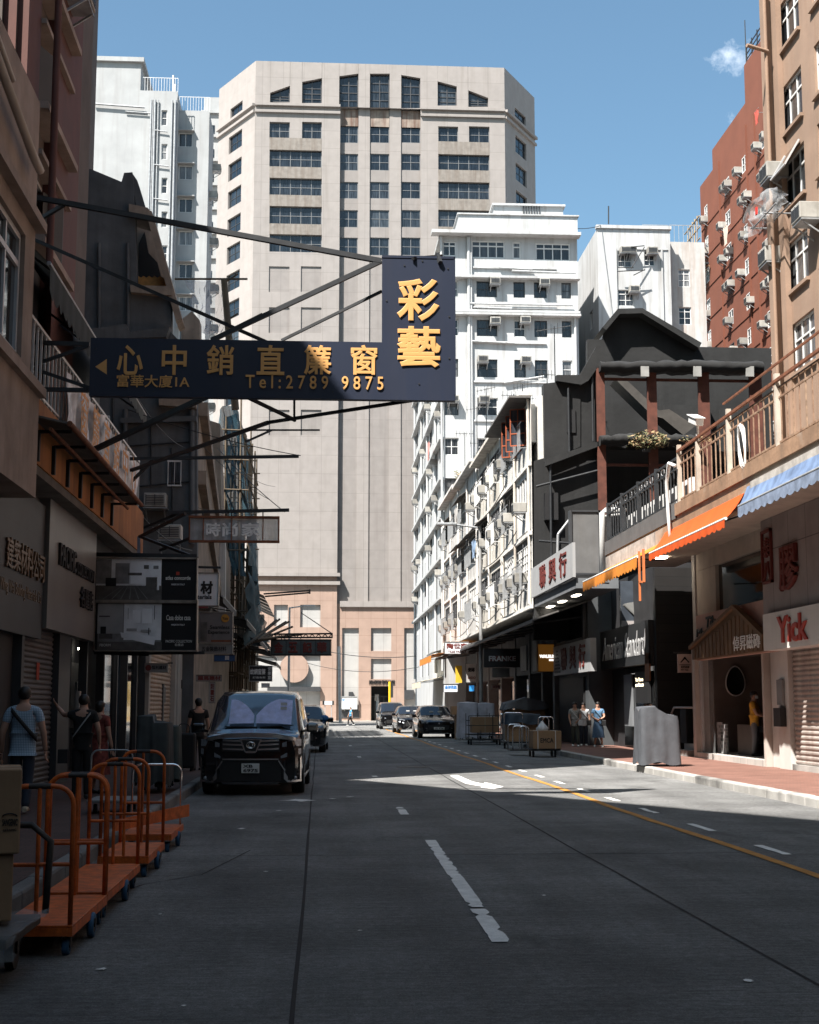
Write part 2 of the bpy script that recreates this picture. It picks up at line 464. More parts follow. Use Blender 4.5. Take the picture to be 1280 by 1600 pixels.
struct('left_kerb', kerb(XK0 - .16, XK0), M('dark kerb concrete', (.16, .155, .15), .85, var=.3, vs=1.2, bump=.3, patch=.8, patchcol=(.03, .03, .03), fine=.15))
struct('right_kerb', kerb(XK1, XK1 + .2), KERB)
struct('far_pavement', MB().box(-120, 160, 141, 190, -.4, .15), PAVE_G)
# slab joints in the road
JOINT = M('joint sealant', (.012, .012, .013), .9, var=.2)
def strip(pts, w, z=.004, seed=1):
    rr = random.Random(seed); mb = MB(); L_ = []; R_ = []
    for i, p in enumerate(pts):
        a = Vector(pts[max(i - 1, 0)]); b = Vector(pts[min(i + 1, len(pts) - 1)]); d = (b - a).normalized(); nn = Vector((-d.y, d.x))
        q = Vector(p); L_.append((q + nn * w * rr.uniform(.35, .65)).to_3d() + Vector((0, 0, z))); R_.append((q - nn * w * rr.uniform(.35, .65)).to_3d() + Vector((0, 0, z)))
    for i in range(len(pts) - 1): mb.quad(R_[i], R_[i + 1], L_[i + 1], L_[i])
    return mb
def merge(*ms):
    o = MB()
    for m in ms: o.add(m.v, m.f)
    return o
jn = [strip([(-.12 + R.uniform(-.01, .01), y) for y in range(2, 121, 2)], .026, .004, 2), strip([(2.86 + R.uniform(-.012, .012), y) for y in range(2, 121, 2)], .024, .004, 3)]
for yj in (15.6, 29.5, 43.5, 57.5, 71.5):
    jn.append(strip([(x, yj + R.uniform(-.01, .01)) for x in (-2.3, -1, -.16)], .02, .004, 4)); jn.append(strip([(x, yj + R.uniform(-.01, .01)) for x in (-.08, 1.2, 2.82)], .02, .004, 5)); jn.append(strip([(x, yj + R.uniform(-.01, .01)) for x in (2.9, 4.2, 4.6)], .02, .004, 5))
jn.append(strip([(-1.9, 11.9), (-1.55, 13.2), (-1.1, 13.9), (-.75, 16.2)], .014, .004, 6))
struct('road_joints', merge(*jn), JOINT)
# markings, with worn edges
LINEW = M('worn white road paint', (.7, .69, .66), .8, var=.18, vs=6, patch=.0, fine=.15)
LINEY = M('worn yellow road paint', (.42, .19, .035), .8, var=.25, vs=4, fine=.2)
def dash(x0, y0, x1, y1, w, seed, n=None, z=.008):
    rr = random.Random(seed); n = n or max(2, int(abs(y1 - y0) / .16)); mb = MB(); d = (Vector((x1, y1)) - Vector((x0, y0))).normalized(); nn = Vector((-d.y, d.x)); pr = None
    for i in range(n + 1):
        t = i / n; q = Vector((x0 + (x1 - x0) * t, y0 + (y1 - y0) * t)) + d * (rr.uniform(-.05, .05) if i in (0, n) else 0)
        a, b = q + nn * w * (.5 - rr.random() ** 8 * .3), q - nn * w * (.5 - rr.random() ** 8 * .3)
        if pr and not (rr.random() < .02 and 1 < i < n): mb.quad((pr[1].x, pr[1].y, z), (b.x, b.y, z), (a.x, a.y, z), (pr[0].x, pr[0].y, z))
        pr = (a, b)
    return mb
mk = [dash(1.24, 9.85, 1.33, 17.2, .13, 11, 70), dash(1.27, 21.3, 1.28, 22.9, .13, 12), dash(1.27, 32.5, 1.27, 33.2, .12, 13), dash(1.27, 45, 1.27, 46, .12, 14), dash(1.27, 58, 1.27, 59, .12, 14), dash(1.27, 72, 1.27, 73, .12, 15)]
y = 15.3
for i in range(24):
    mk.append(dash(5.03, y, 5.03, y + 1.05, .11, 20 + i)); y += 2.72 if i > 1 else 3.0
for (a, b, s) in ((-.35, 24.6, .22), (-1.0, 19.0, .05), (.55, 25.5, .07), (-.6, 22.2, .05), (.25, 25.0, .06), (2.5, 8.4, .03), (-1.3, 9.0, .03), (-.7, 7.9, .015), (.3, 10.4, .015), (-1.2, 11.3, .015), (-.5, 14.1, .02), (1.9, 12.2, .02)):
    rr = random.Random(int(b * 10)); q_ = [(a + s * 1.3 * rr.uniform(.3, 1.2) * cos(t * pi / 7), b + s * 1.6 * rr.uniform(.3, 1.2) * sin(t * pi / 7), .008) for t in range(14)]; mk.append(MB().add(q_, [tuple(range(14))]))
arrow = [(703, 1212), (715, 1211), (738, 1221), (757, 1225), (757, 1222), (787, 1229), (772, 1233), (752, 1231), (752, 1228.5), (728, 1224.5)]
am = MB(); P = [pix(a, b, Z=.008) for a, b in arrow]; am.add(P[::-1], [tuple(range(len(P)))]); mk.append(am)
struct('white_road_markings', merge(*mk), LINEW)
struct('yellow_road_line', strip([(4.66 + .03 * sin(y_ * .5), y_) for y_ in range(2, 119)], .12, .008, 8), LINEY)
mh = E('manhole_cover', pix(645, 1199, Z=0), 'dark iron manhole cover set in the road beyond the sun patch', 'manhole cover')
bm_ = MB(); c0 = mh.location
bm_.box(c0.x - .42, c0.x + .42, c0.y - .4, c0.y + .4, .001, .006); bm_.build('frame', METAL_D, mh)
bm_ = MB()
for i in range(5): bm_.box(c0.x - .34, c0.x + .34, c0.y - .3 + i * .13, c0.y - .22 + i * .13, .0065, .012)
bm_.build('cover', ALU_D, mh)

# ------------------------------------------------------------------ air conditioners
AC_W = M('air conditioner casing', (.31, .30, .275), .6, var=.25, rnd=.25, streak=.5, grime=(.12, .1, .08))
def make_ac(deep=.55, w=.66, h=.42, tray=True):
    r = E('air_conditioner', (0, 0, 0), 'x', 'air conditioner')
    MB().rbox(0, w, -deep, .05, 0, h, .02).build('casing', AC_W, r)
    g = MB()
    for i in range(6): g.box(.06, w - .06, -deep - .012, -deep + .006, .06 + i * (h - .12) / 6, .06 + i * (h - .12) / 6 + .025)
    g.box(.05, .075, -deep - .014, -deep + .004, .05, h - .05); g.box(w / 2 - .012, w / 2 + .012, -deep - .014, -deep + .004, .05, h - .05)
    g.build('grille', ALU_D, r)
    if tray:
        t = MB().box(-.03, w + .03, -deep * .95, .05, -.05, -.015)
        t.bar((.05, -deep * .9, -.05), (.05, .02, -.4), .035); t.bar((w - .05, -deep * .9, -.05), (w - .05, .02, -.4), .035); t.build('bracket', METAL_G, r)
    return r
AC0 = make_ac(); _acn = [0]
def ac(F, x, z, label, group, s=1.0):
    o = AC0 if _acn[0] == 0 else dup(AC0); _acn[0] += 1
    drop(o, F @ Matrix.Translation((x, 0, z)) @ Matrix.Scale(s, 4)); o['label'] = label; o['group'] = group
    return o
ORD = ['first', 'second', 'third', 'fourth', 'fifth', 'sixth', 'seventh', 'eighth', 'ninth', 'tenth', 'eleventh', 'twelfth', 'thirteenth', 'fourteenth', 'fifteenth', 'sixteenth', 'seventeenth', 'eighteenth', 'nineteenth', 'twentieth']
def acs(F, spots, what, group, s=1.0):
    """spots sorted from the top down, then from the left; the label counts that way"""
    rows = sorted({round(z, 1) for _, z in spots}, reverse=True)
    for z in rows:
        row = sorted(x for x, zz in spots if round(zz, 1) == z)
        for i, x in enumerate(row):
            pos = ('only one' if len(row) == 1 else f'{ORD[i]} from the left')
            ac(F, x, z, f'{what}, {ORD[rows.index(z)]} row from the top, {pos}', group, s)

# ------------------------------------------------------------------ the big tower
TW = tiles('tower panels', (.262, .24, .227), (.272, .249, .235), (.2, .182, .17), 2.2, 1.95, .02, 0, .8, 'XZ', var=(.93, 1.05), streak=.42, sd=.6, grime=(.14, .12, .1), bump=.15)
TWL = tiles('tower side panels', (.295, .27, .255), (.303, .277, .262), (.28, .253, .237), 2.2, 1.95, .02, 0, .8, 'YZ', var=(.93, 1.05), streak=.25, grime=(.2, .17, .15), bump=.15)
MUL = M('grey mullion', (.16, .165, .17), .5, .2, var=.15)
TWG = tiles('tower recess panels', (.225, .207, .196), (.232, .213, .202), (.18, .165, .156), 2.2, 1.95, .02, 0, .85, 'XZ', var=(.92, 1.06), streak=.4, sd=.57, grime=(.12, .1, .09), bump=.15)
TSTAIN = M('stained spandrel', (.21, .19, .17), .85, var=.2, streak=.6, sd=.5, grime=(.10, .07, .05))
TRUST = M('rust stained spandrel', (.24, .2, .17), .85, var=.35, vs=1.2, streak=1, sd=.5, grime=(.09, .035, .02))
GRAN = tiles('pink granite cladding', (.315, .222, .178), (.335, .237, .19), (.235, .155, .118), 1.3, 1.75, .02, 0, .6, 'XZ', streak=.15, bump=.1, var=(.92, 1.06))
GRANG = tiles('grey panel cladding', (.36, .355, .345), (.37, .365, .355), (.26, .255, .245), 1.3, 1.75, .018, 0, .7, 'XZ', streak=.2, bump=.1, var=(.94, 1.05))
YT = 145.0
def px(a, Y): return pix(a, 800, Y=Y).x
tower = E('tower_block', (6, YT, 0), 'tall beige concrete tower with angled corners and arched top windows closing the street', 'tower')
def pz(a, b, Y): return pix(a, b, Y=Y).z
XA, XB = pix(400, 95, Y=YT).x, pix(788, 105, Y=YT).x      # front corners
ZT = pz(400, 95, YT)
XL1, XR0 = pix(529, 600, Y=YT).x, pix(658, 600, Y=YT).x   # wings' inner edges
ZB1, ZB2 = pz(480, 897, YT), pz(590, 943, YT)
TOPZ = pz(470, 163, YT)
def win_holes(spec):
    out = []
    for (x0, y0, x1, y1, c, r_) in spec:
        a = pix(x0, y1, Y=YT); b = pix(x1, y0, Y=YT); out.append((a.x, a.z, b.x - a.x, b.z - a.z, c, r_))
    return out
rowsL = [(235, 261), (279, 305), (323, 350), (367, 393)]
wl_spec = [(421, 191, 453, 216, 2, 2), (472, 191, 503, 216, 2, 2)] + [(421, a, 503, b, 5, 2) for a, b in rowsL]
wr_spec = [(685, 198, 716, 222, 2, 2), (733, 198, 765, 222, 2, 2)] + [(685, a, 765, b, 5, 2) for a, b in ((242, 266), (285, 311), (329, 355), (373, 399))]
blind = [(420, 416, 452, 456), (470, 416, 502, 456), (420, 480, 452, 520), (470, 480, 502, 520), (420, 640, 452, 680), (470, 640, 502, 680)]
hl = win_holes(wl_spec); hr = win_holes(wr_spec)
bl = [(pix(a, d, Y=YT).x, pix(a, d, Y=YT).z, pix(c, b, Y=YT).x - pix(a, b, Y=YT).x, pz(a, b, YT) - pz(a, d, YT)) for a, b, c, d in blind]
FT = Fr(0, YT, 0)
w_ = MB(FT); w_.wall(XL1 - XA, TOPZ - ZB1, hl + bl, .35, XA, ZB1); w_.wall(XB - XR0, TOPZ - ZB2, hr, .35, XR0, ZB2)
# side returns of the wings into the recessed centre
w_.quad((XL1, 0, 0), (XL1, 1.2, 0), (XL1, 1.2, ZT - 3), (XL1, 0, ZT - 3)); w_.quad((XR0, 1.2, 0), (XR0, 0, 0), (XR0, 0, ZT - 3), (XR0, 1.2, ZT - 3))
w_.build('wing_wall', TW, tower)
bb = MB(FT)
for b in bl: bb.box(b[0], b[0] + b[2], .12, .3, b[1], b[1] + b[3])
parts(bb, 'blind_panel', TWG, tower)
sp_ = MB(FT)
for (x0, x1, ys) in ((421, 503, [216] + [b for _, b in rowsL]), (685, 765, [222, 266, 311, 355])):
    for i in range(4):
        nxt = ([a for a, _ in rowsL] if x0 == 421 else [242, 285, 329, 373])[i]
        a = pix(x0, nxt, Y=YT); b = pix(x1, ys[i], Y=YT); sp_.box(a.x, b.x, -.015, .3, a.z + .1, b.z - .05)
parts(sp_, 'spandrel', TSTAIN, tower)
# top band with the arch of windows
top_polys = [[(422, 160), (453, 160), (453, 134), (422, 145)], [(472, 161), (503, 161), (503, 122), (472, 128)], [(530, 167), (560, 167), (560, 115), (530, 119)],
             [(578, 168), (609, 168), (609, 115), (578, 115)], [(627, 169), (657, 169), (657, 122), (627, 117)], [(684, 165), (714, 165), (714, 135), (684, 127)], [(732, 167), (763, 167), (763, 153), (732, 141)]]
band = MB(FT); tp = [[(pix(a, b, Y=YT).x, pix(a, b, Y=YT).z) for a, b in q] for q in top_polys]
TB = min(min(z for _, z in q) for q in tp); xs = [XA] + sum([[q[0][0], q[1][0]] for q in tp], []) + [XB]
for i in range(0, len(xs), 2): band.quad((xs[i], 0, TB), (xs[i + 1], 0, TB), (xs[i + 1], 0, ZT), (xs[i], 0, ZT))
for q in tp:
    band.quad((q[3][0], 0, q[3][1]), (q[2][0], 0, q[2][1]), (q[2][0], 0, ZT), (q[3][0], 0, ZT))
    if q[0][1] > TB + .02: band.quad((q[0][0], 0, TB), (q[1][0], 0, TB), (q[1][0], 0, q[1][1]), (q[0][0], 0, q[0][1]))
    for i in range(4):
        a, b = q[i], q[(i + 1) % 4]; band.quad((a[0], 0, a[1]), (a[0], .5, a[1]), (b[0], .5, b[1]), (b[0], 0, b[1]))
for x0, x1 in ((XA, XL1), (XR0, XB)): band.quad((x0, 0, TOPZ - .01), (x1, 0, TOPZ - .01), (x1, 0, TB), (x0, 0, TB))
band.build('top_wall', TW, tower)
for q in tp:
    f = MB(FT); x0, x1, z0 = q[0][0], q[1][0], q[0][1]; xm = (x0 + x1) / 2; zm = (q[2][1] + q[3][1]) / 2
    f.prism([(x0, z0), (x0 + .12, z0), (x0 + .12, q[3][1]), (x0, q[3][1])], .3, .42); f.prism([(x1 - .12, z0), (x1, z0), (x1, q[2][1]), (x1 - .12, q[2][1])], .3, .42)
    f.box(xm - .05, xm + .05, .32, .4, z0, zm)
    for k in range(1, 4): f.box(x0 + .12, x1 - .12, .33, .39, z0 + (min(q[2][1], q[3][1]) - z0) * k / 4 - .04, z0 + (min(q[2][1], q[3][1]) - z0) * k / 4 + .04)
    fo = f.build('window', ALU_D, tower); g = MB(FT); g.add([(a, .4, b) for a, b in q], [(0, 1, 2, 3)]); g.build('pane', GL_BLUE, fo)
for (x, z, w, h, c, r_) in hl + hr: window(tower, FT, x, z, w, h, c, r_, MUL, GL_BLUE, .28, .08)
# recessed centre
cen = MB(Fr(0, YT + .55, 0)); cx = [(530, 560), (578, 609), (627, 658)]
crow = [(196, 223), (240, 266), (284, 310), (328, 355), (371, 399)]
ch = []
for a, b in cx:
    X0, X1 = pix(a, 300, Y=YT).x, pix(b, 300, Y=YT).x
    for (u, v) in crow: ch.append((X0 + .02, pz(a, v, YT + .55), X1 - X0 - .04, pz(a, u, YT + .55) - pz(a, v, YT + .55)))
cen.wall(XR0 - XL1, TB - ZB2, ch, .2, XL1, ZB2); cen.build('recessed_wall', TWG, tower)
for (x, z, w, h) in ch: window(tower, Fr(0, YT + .55, 0), x, z, w, h, 2, 2, MUL, GL_BLUE, .12, .08)
ru = MB(Fr(0, YT + .53, 0)); 
for a, b in cx: ru.box(pix(a, 300, Y=YT).x + .03, pix(b, 300, Y=YT).x - .03, -.02, .05, pz(590, 195, YT), TB - .05)
parts(ru, 'rusty_spandrel', TRUST, tower)
pil = MB(FT)
for a, b in ((560, 578), (609, 627)): pil.box(pix(a, 300, Y=YT).x, pix(b, 300, Y=YT).x, .42, 1.3, ZB2, TB + .2)
parts(pil, 'pier', TW, tower)
# cornices
co = MB(FT)
for x0, x1 in ((XA, XL1), (XR0, XB)):
    for zc, d in ((TOPZ - .02, .35), (TOPZ - .75, .25)): co.box(x0, x1, -d, .2, zc - .28, zc)
for zc, d in ((ZB1 + .1, .5), (ZB1 - .75, .35)): co.box(XA, XL1 + .3, -d, .2, zc - .35, zc)
co.box(XL1 + .31, XB, .12, 1.2, ZB2 - .35, ZB2 + .25)
parts(co, 'cornice', TW, tower)
# angled corner faces
DX, DY = 4.4, 7.4
ang = math.degrees(math.atan2(DY, DX)); LEN = math.hypot(DX, DY)
FLc = Fr(XA - DX, YT + DY, 0, -ang); FRc = Fr(XB, YT, 0, ang)
lh = []
for k in range(14):
    zt = pz(370, 209, YT + 4) - k * (pz(370, 209, YT + 4) - pz(370, 252, YT + 4))
    lh.append((LEN * .30, zt - 1.95, LEN * .36, 1.95))
lh.append((LEN * .33, TOPZ + .1, LEN * .33, 1.3))
lw = MB(FLc).wall(LEN, ZT, lh, .3); lw.build('left_angled_wall', TWL, tower)
for i, (x, z, w, h) in enumerate(lh): window(tower, FLc, x, z, w, h, 2, 2 if i < 14 else 1, ALU_D, GL_BLUE, .22, .09)
rh = [(LEN * .34, pz(815, 219 + 42.5 * k, YT + 4) - 1.95, LEN * .36, 1.95) for k in range(6)] + [(LEN * .33, TOPZ + .1, LEN * .36, 1.3)]
MB(FRc).wall(LEN, ZT, rh, .3).build('right_angled_wall', TWL, tower)
for (x, z, w, h) in rh: window(tower, FRc, x, z, w, h, 2, 2, ALU_D, GL_BLUE, .22, .09)
c2 = MB(FLc); c2.box(0, LEN, -.35, .1, TOPZ - .3, TOPZ - .02); c2.box(0, LEN, -.25, .1, TOPZ - 1.03, TOPZ - .75)
c2.F = FRc; c2.box(0, LEN, -.35, .1, TOPZ - .3, TOPZ - .02); c2.box(0, LEN, -.25, .1, TOPZ - 1.03, TOPZ - .75); parts(c2, 'corner_cornice', TWL, tower)
bk = MB(); y1 = YT + DY
bk.add([(XA, YT, ZT), (XB, YT, ZT), (XB + DX, y1, ZT), (XB + DX, y1 + 24, ZT), (XA - DX, y1 + 24, ZT), (XA - DX, y1, ZT)], [(0, 1, 2, 3, 4, 5)])
bk.quad((XA - DX, y1 + 24, 0), (XA - DX, y1, 0), (XA - DX, y1, ZT), (XA - DX, y1 + 24, ZT)); bk.quad((XB + DX, y1, 0), (XB + DX, y1 + 24, 0), (XB + DX, y1 + 24, ZT), (XB + DX, y1, ZT))
bk.quad((XA - DX, y1 + 24, 0), (XB + DX, y1 + 24, 0), (XB + DX, y1 + 24, ZT), (XA - DX, y1 + 24, ZT)); bk.build('rear_wall_and_roof', TWL, tower)
# granite base
def R_(x0, y0, x1, y1, Y=YT):
    a = pix(x0, y1, Y=Y); b = pix(x1, y0, Y=Y); return (a.x, a.z, b.x - a.x, b.z - a.z)
lb = [R_(428, 945, 450, 978), R_(469, 945, 501, 980)]
rb = [R_(534, 981, 561, 1127), R_(580, 981, 612, 1017), R_(580, 1029, 612, 1061), R_(632, 981, 660, 1127)]
door = R_(580, 1072, 608, 1127); door = (door[0], .15, door[2], door[1] + door[3] - .15)
rb = [(x, max(z, .6), w, h + z - max(z, .6)) for x, z, w, h in rb]
g_ = MB(FT); disc = pix(460, 1044, Y=YT)
lbig = R_(418, 1024, 501, 1127); lbig = (XA + .3, 1.0, lbig[0] + lbig[2] - XA - .3, lbig[1] + lbig[3] - 1.0)
g_.wall(XL1 - XA, ZB1 - .15, lb + [lbig], .3, XA, .15)
g_.F = Fr(0, YT + .35, 0); g_.wall(XB - XL1, ZB2 - .15, rb + [door], .3, XL1, .15); g_.F = FT
g_.build('granite_base', GRAN, tower)
gp = MB(FT)
for b in lb + [lbig]: gp.quad((b[0], .28, b[1]), (b[0] + b[2], .28, b[1]), (b[0] + b[2], .28, b[1] + b[3]), (b[0], .28, b[1] + b[3]))
gp.F = Fr(0, YT + .35, 0)
for b in rb: gp.quad((b[0], .28, b[1]), (b[0] + b[2], .28, b[1]), (b[0] + b[2], .28, b[1] + b[3]), (b[0], .28, b[1] + b[3]))
gp.build('infill_panel', GRANG, tower)
gd = MB(FT).cyl((disc.x, -.25, disc.z), (disc.x, .27, disc.z), 1.45, n=32, smooth=False); gd.build('round_plaque', GRAN, tower)
ca = R_(418, 1073, 501, 1080); MB(FT).box(ca[0], ca[0] + ca[2], -.5, .27, ca[1], ca[1] + ca[3]).build('entrance_canopy', ALU_D, tower)
dq = MB(Fr(0, YT + .35, 0)).quad((door[0], 1.5, door[1]), (door[0] + door[2], 1.5, door[1]), (door[0] + door[2], 1.5, door[1] + door[3]), (door[0], 1.5, door[1] + door[3]))
dq.quad((door[0], .3, door[1]), (door[0], 1.5, door[1]), (door[0], 1.5, door[1] + door[3]), (door[0], .3, door[1] + door[3])); dq.quad((door[0], .3, door[1] + door[3]), (door[0], 1.5, door[1] + door[3]), (door[0] + door[2], 1.5, door[1] + door[3]), (door[0] + door[2], .3, door[1] + door[3]))
dq.build('door_recess', BLACK, tower)
dd = MB(Fr(0, YT + .35, 0)); 
for k in range(5): dd.box(door[0] + door[2] * k / 4 - .05, door[0] + door[2] * k / 4 + .05, 1.1, 1.2, door[1], door[1] + 2.4)
dd.box(door[0], door[0] + door[2], 1.08, 1.22, door[1] + 2.4, door[1] + 2.5); dd.build('door', ALU_D, tower)
tx = R_(577, 1064, 617, 1069); text(tower, Fr(0, YT + .35, 0), 'MONGKOK EXCHANGE', tx[0], tx[1], tx[2], tx[3] + .1, BLACK, y=-.02, depth=.08, bold=.03)
vt = MB(Fr(0, YT + .35, 0)); 
for a in ((545, 1081, 552, 1089), (632, 1078, 647, 1093), (534, 1111, 562, 1122)):
    b = R_(*a); vt.box(b[0], b[0] + b[2], -.06, .25, b[1], b[1] + b[3])
parts(vt, 'louvre', ALU_D, tower)

# ------------------------------------------------------------------ pale block on the left, behind
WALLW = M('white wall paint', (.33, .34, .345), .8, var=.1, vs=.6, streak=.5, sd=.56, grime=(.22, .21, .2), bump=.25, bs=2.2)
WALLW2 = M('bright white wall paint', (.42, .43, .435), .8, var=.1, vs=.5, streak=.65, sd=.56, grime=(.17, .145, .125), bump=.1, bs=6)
YB = 106.0
lblk = E('apartment_block', (-14, YB, 0), 'pale grey white apartment block with roof railing behind the ruined grey house', 'apartment block')
xa, xb, xc = px(100, YB), pix(274, 300, Y=YB).x, pix(325, 300, Y=YB + 1.5).x
zt = pz(180, 97, YB); zs = pz(250, 142, YB); zs2 = pz(290, 160, YB)
x1 = pix(220, 120, Y=YB).x
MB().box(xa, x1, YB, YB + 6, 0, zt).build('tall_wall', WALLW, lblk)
hs = []; 
for k in range(6):
    a = pix(252, 196 + 53 * k, Y=YB); hs.append((a.x, a.z, .45, 1.25))
w_ = MB(Fr(0, YB, 0)).wall(xb - x1, zs, hs, .2, x1, 0); w_.box(x1 - .003, xb, YB - YB + .21, 6, 0, zs); w_.build('middle_wall', WALLW, lblk)
for h in hs: window(lblk, Fr(0, YB, 0), *h, 1, 2, WHITE_FR, GL_FLAT, .12, .06)
xb2 = pix(277, 300, Y=YB + 1.5).x; hs = []
for k in range(9):
    a = pix(279, 229 + 51.3 * k, Y=YB + 1.5); hs.append((a.x, a.z, 1.08, 1.15))
Fw = Fr(0, YB + 1.5, 0)
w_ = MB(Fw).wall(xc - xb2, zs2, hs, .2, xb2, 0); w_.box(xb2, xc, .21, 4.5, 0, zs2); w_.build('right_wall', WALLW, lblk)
for i, h in enumerate(hs): window(lblk, Fw, *h, 2, 1, WHITE_FR, GL_FLAT, .12, .06)
ho = MB(Fw)
for h in hs: ho.box(h[0] - .15, h[0] + h[2] + .15, -.35, .05, h[1] + h[3] + .08, h[1] + h[3] + .16)
parts(ho, 'window_hood', WALLW, lblk)
MB().box(xa, x1 + .25, YB - .25, YB + 6.2, zt, zt + .35).build('roof_slab', WALLW, lblk)
dp = MB()
for a, r_ in ((233, .08), (236, .05), (239, .09), (244, .05), (266, .06), (271, .09)):
    x = pix(a, 300, Y=YB - .12).x; dp.cyl((x, YB - .12, 0), (x, YB - .12, zs - .8), r_)
for (a, b, c) in ((196, 174, 235), (240, 203, 262), (240, 257, 264), (238, 310, 262)):
    p = pix(a, b, Y=YB - .15); q = pix(c, b + 3, Y=YB - .15); dp.cyl(p, q, .05, n=6)
dp.cyl(pix(147, 162, Y=YB - .2), pix(226, 168, Y=YB - .2), .08); parts(dp, 'drainpipe', METAL_G, lblk)
rl = MB()
def railing_line(mb, p, q, h, step, r=.03):
    p, q = Vector(p), Vector(q); n = max(1, int((q - p).length / step))
    for i in range(n + 1):
        a = p.lerp(q, i / n); mb.bar(a, a + Vector((0, 0, h)), r)
    mb.bar(p + Vector((0, 0, h)), q + Vector((0, 0, h)), r * 1.5)
railing_line(rl, (x1 + .1, YB + .2, zs), (xb, YB + .2, zs), 1.15, .2); railing_line(rl, (xb2, YB + 1.7, zs2), (xc, YB + 1.7, zs2), 1.2, .2); rl.build('roof_railing', ALU, lblk)
vp = MB(); 
for a, b in ((271, 118), (274, 132)): vp.cyl(pix(a, b + 110, Y=YB + .8), pix(a, b, Y=YB + .8), .09)
parts(vp, 'vent_pipe', ALU, lblk)
FLs = Fr(xc, YB + 1.5, 0, 90)
acs(FLs, [(R.choice((1.0, 2.6, 4.0)), zs2 - 3.3 - 3.35 * k) for k in range(8)], 'air conditioner on the pale left block', 'air conditioners on the pale left block', 1.2)
# slim white block between it and the tower
nb = E('slim_block', (-13, 150, 0), 'slim white block showing between the pale block and the tower', 'apartment block')
xn0, xn1 = pix(318, 200, Y=158).x, pix(345, 200, Y=158).x; zn = pz(330, 152, 158)
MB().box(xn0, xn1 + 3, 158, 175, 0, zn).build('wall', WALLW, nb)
nn_ = MB(); 
for k in range(12): nn_.box(xn0 - .3, xn1, 157.7, 158, zn - 2 - 2.9 * k, zn - 1.7 - 2.9 * k)
parts(nn_, 'ledge', WALLW, nb)
ww = MB()
for k in range(11): ww.box(xn0 + .5, xn0 + 1.3, 157.96, 158.05, zn - 4.4 - 2.9 * k, zn - 3.4 - 2.9 * k)
parts(ww, 'window', GL_BLUE, nb)

# ------------------------------------------------------------------ white block on the right, end of the row
Yw, Xf = 98.0, 8.6
wb = E('apartment_block', (12, Yw, 0), 'tall white apartment block with flat roof and stained ledges right of the blue sign', 'apartment block')
XE = pix(903, 450, Y=Yw).x
def zy(b, Y=Yw, a=800): return pz(a, b, Y)
ztop = zy(371); cols = [(694, 716), (745, 777), (803, 821), (835, 855), (878, 893)]
rws = [(440, 465), (500, 526), (562, 590), (622, 650), (685, 712), (748, 775), (810, 840), (872, 902), (935, 962)]
fh = [(pix(a, 500, Y=Yw).x, zy(d), pix(b, 500, Y=Yw).x - pix(a, 500, Y=Yw).x, zy(c) - zy(d)) for c, d in rws for a, b in cols]
t1 = [(692, 379, 713, 402), (737, 377, 789, 404), (801, 378, 814, 404), (837, 379, 891, 406)]
th = [(pix(a, 400, Y=Yw).x, zy(d), pix(c, 400, Y=Yw).x - pix(a, 400, Y=Yw).x, zy(b) - zy(d)) for a, b, c, d in t1]
FW = Fr(0, Yw, 0)
MB(FW).wall(XE - Xf, ztop, fh + th, .22, Xf, 0).build('front_wall', WALLW2, wb)
for h in fh: window(wb, FW, *h, 2 if h[2] > .9 else 1, 2, WHITE_FR if R.random() < .4 else ALU_D, GL_FLAT, .14, .06)
for i, h in enumerate(th): window(wb, FW, *h, (2, 4, 1, 4)[i], 1, WHITE_FR, GL_FLAT, .1, .09, .3)
YE = Xf * FPX / (648 - 499)
FS = Fr(Xf, YE, 0, -90); LS = YE - Yw
sh = []
for c, d in [(378, 404)] + rws:
    for u in (1.6, 6.5, 11.5, 17.5, 22.5, 26.5):
        if u + 2 < LS: sh.append((u, zy(d), 1.9 if u < 20 else 1.3, (zy(c) - zy(d)) * 1.15))
MB(FS).wall(LS, ztop, sh, .22).build('street_wall', WALLW2, wb)
for h in sh: window(wb, FS, *h, 3, 2, ALU_D if R.random() < .6 else WHITE_FR, GL_FLAT, .02, .06)
MB().quad((XE, Yw, 0), (XE, YE, 0), (XE, YE, ztop), (XE, Yw, ztop)).quad((Xf, Yw, ztop), (XE, Yw, ztop), (XE, YE, ztop), (Xf, YE, ztop)).quad((Xf, YE, 0), (Xf, YE, ztop), (XE, YE, ztop), (XE, YE, 0)).build('rear_wall_and_roof', WALLW2, wb)
lg = MB(FW)
lg.box(Xf - .9, XE + .15, -.85, .1, ztop, ztop + .22)
for q, d in ((434, .55), (492, .6), (486, .3)): lg.box(Xf, XE + .1, -d, .05, zy(q) - .16, zy(q))
for q in (418, 480, 535, 596, 657): lg.box(Xf + 2.1, Xf + 2.1 + (6 if q < 500 else 5.2), -.14, .05, zy(q) - .12, zy(q))
lg.F = FS
for q in (371, 434, 497, 558, 620, 683, 746, 808, 870, 932): lg.box(0, LS, -.35, .05, zy(q) - .2, zy(q) - .02)
parts(lg, 'ledge', WALLW2, wb)
pt = MB(FW); x0 = pix(716, 350, Y=Yw).x; pt.box(x0, XE, -.3, 12, ztop + .225, zy(339)); pt.box(x0 - .1, XE + .1, -.42, 12.1, zy(339), zy(337))
x2, x3 = pix(772, 330, Y=Yw + 3).x, pix(880, 330, Y=Yw + 3).x; pt.box(x2, x3, 3, 12, zy(336), zy(322, Yw + 3)); pt.box(x2 - .15, x3 + .15, 2.8, 12.2, zy(322, Yw + 3), zy(319, Yw + 3))
pt.box(pix(690, 360, Y=Yw).x, x0 - .01, .5, 9, ztop + .23, zy(358)); parts(pt, 'roof_house', WALLW2, wb)
gr = MB(FW); a = pix(818, 339, Y=Yw + 3).x; b = pix(843, 339, Y=Yw + 3).x
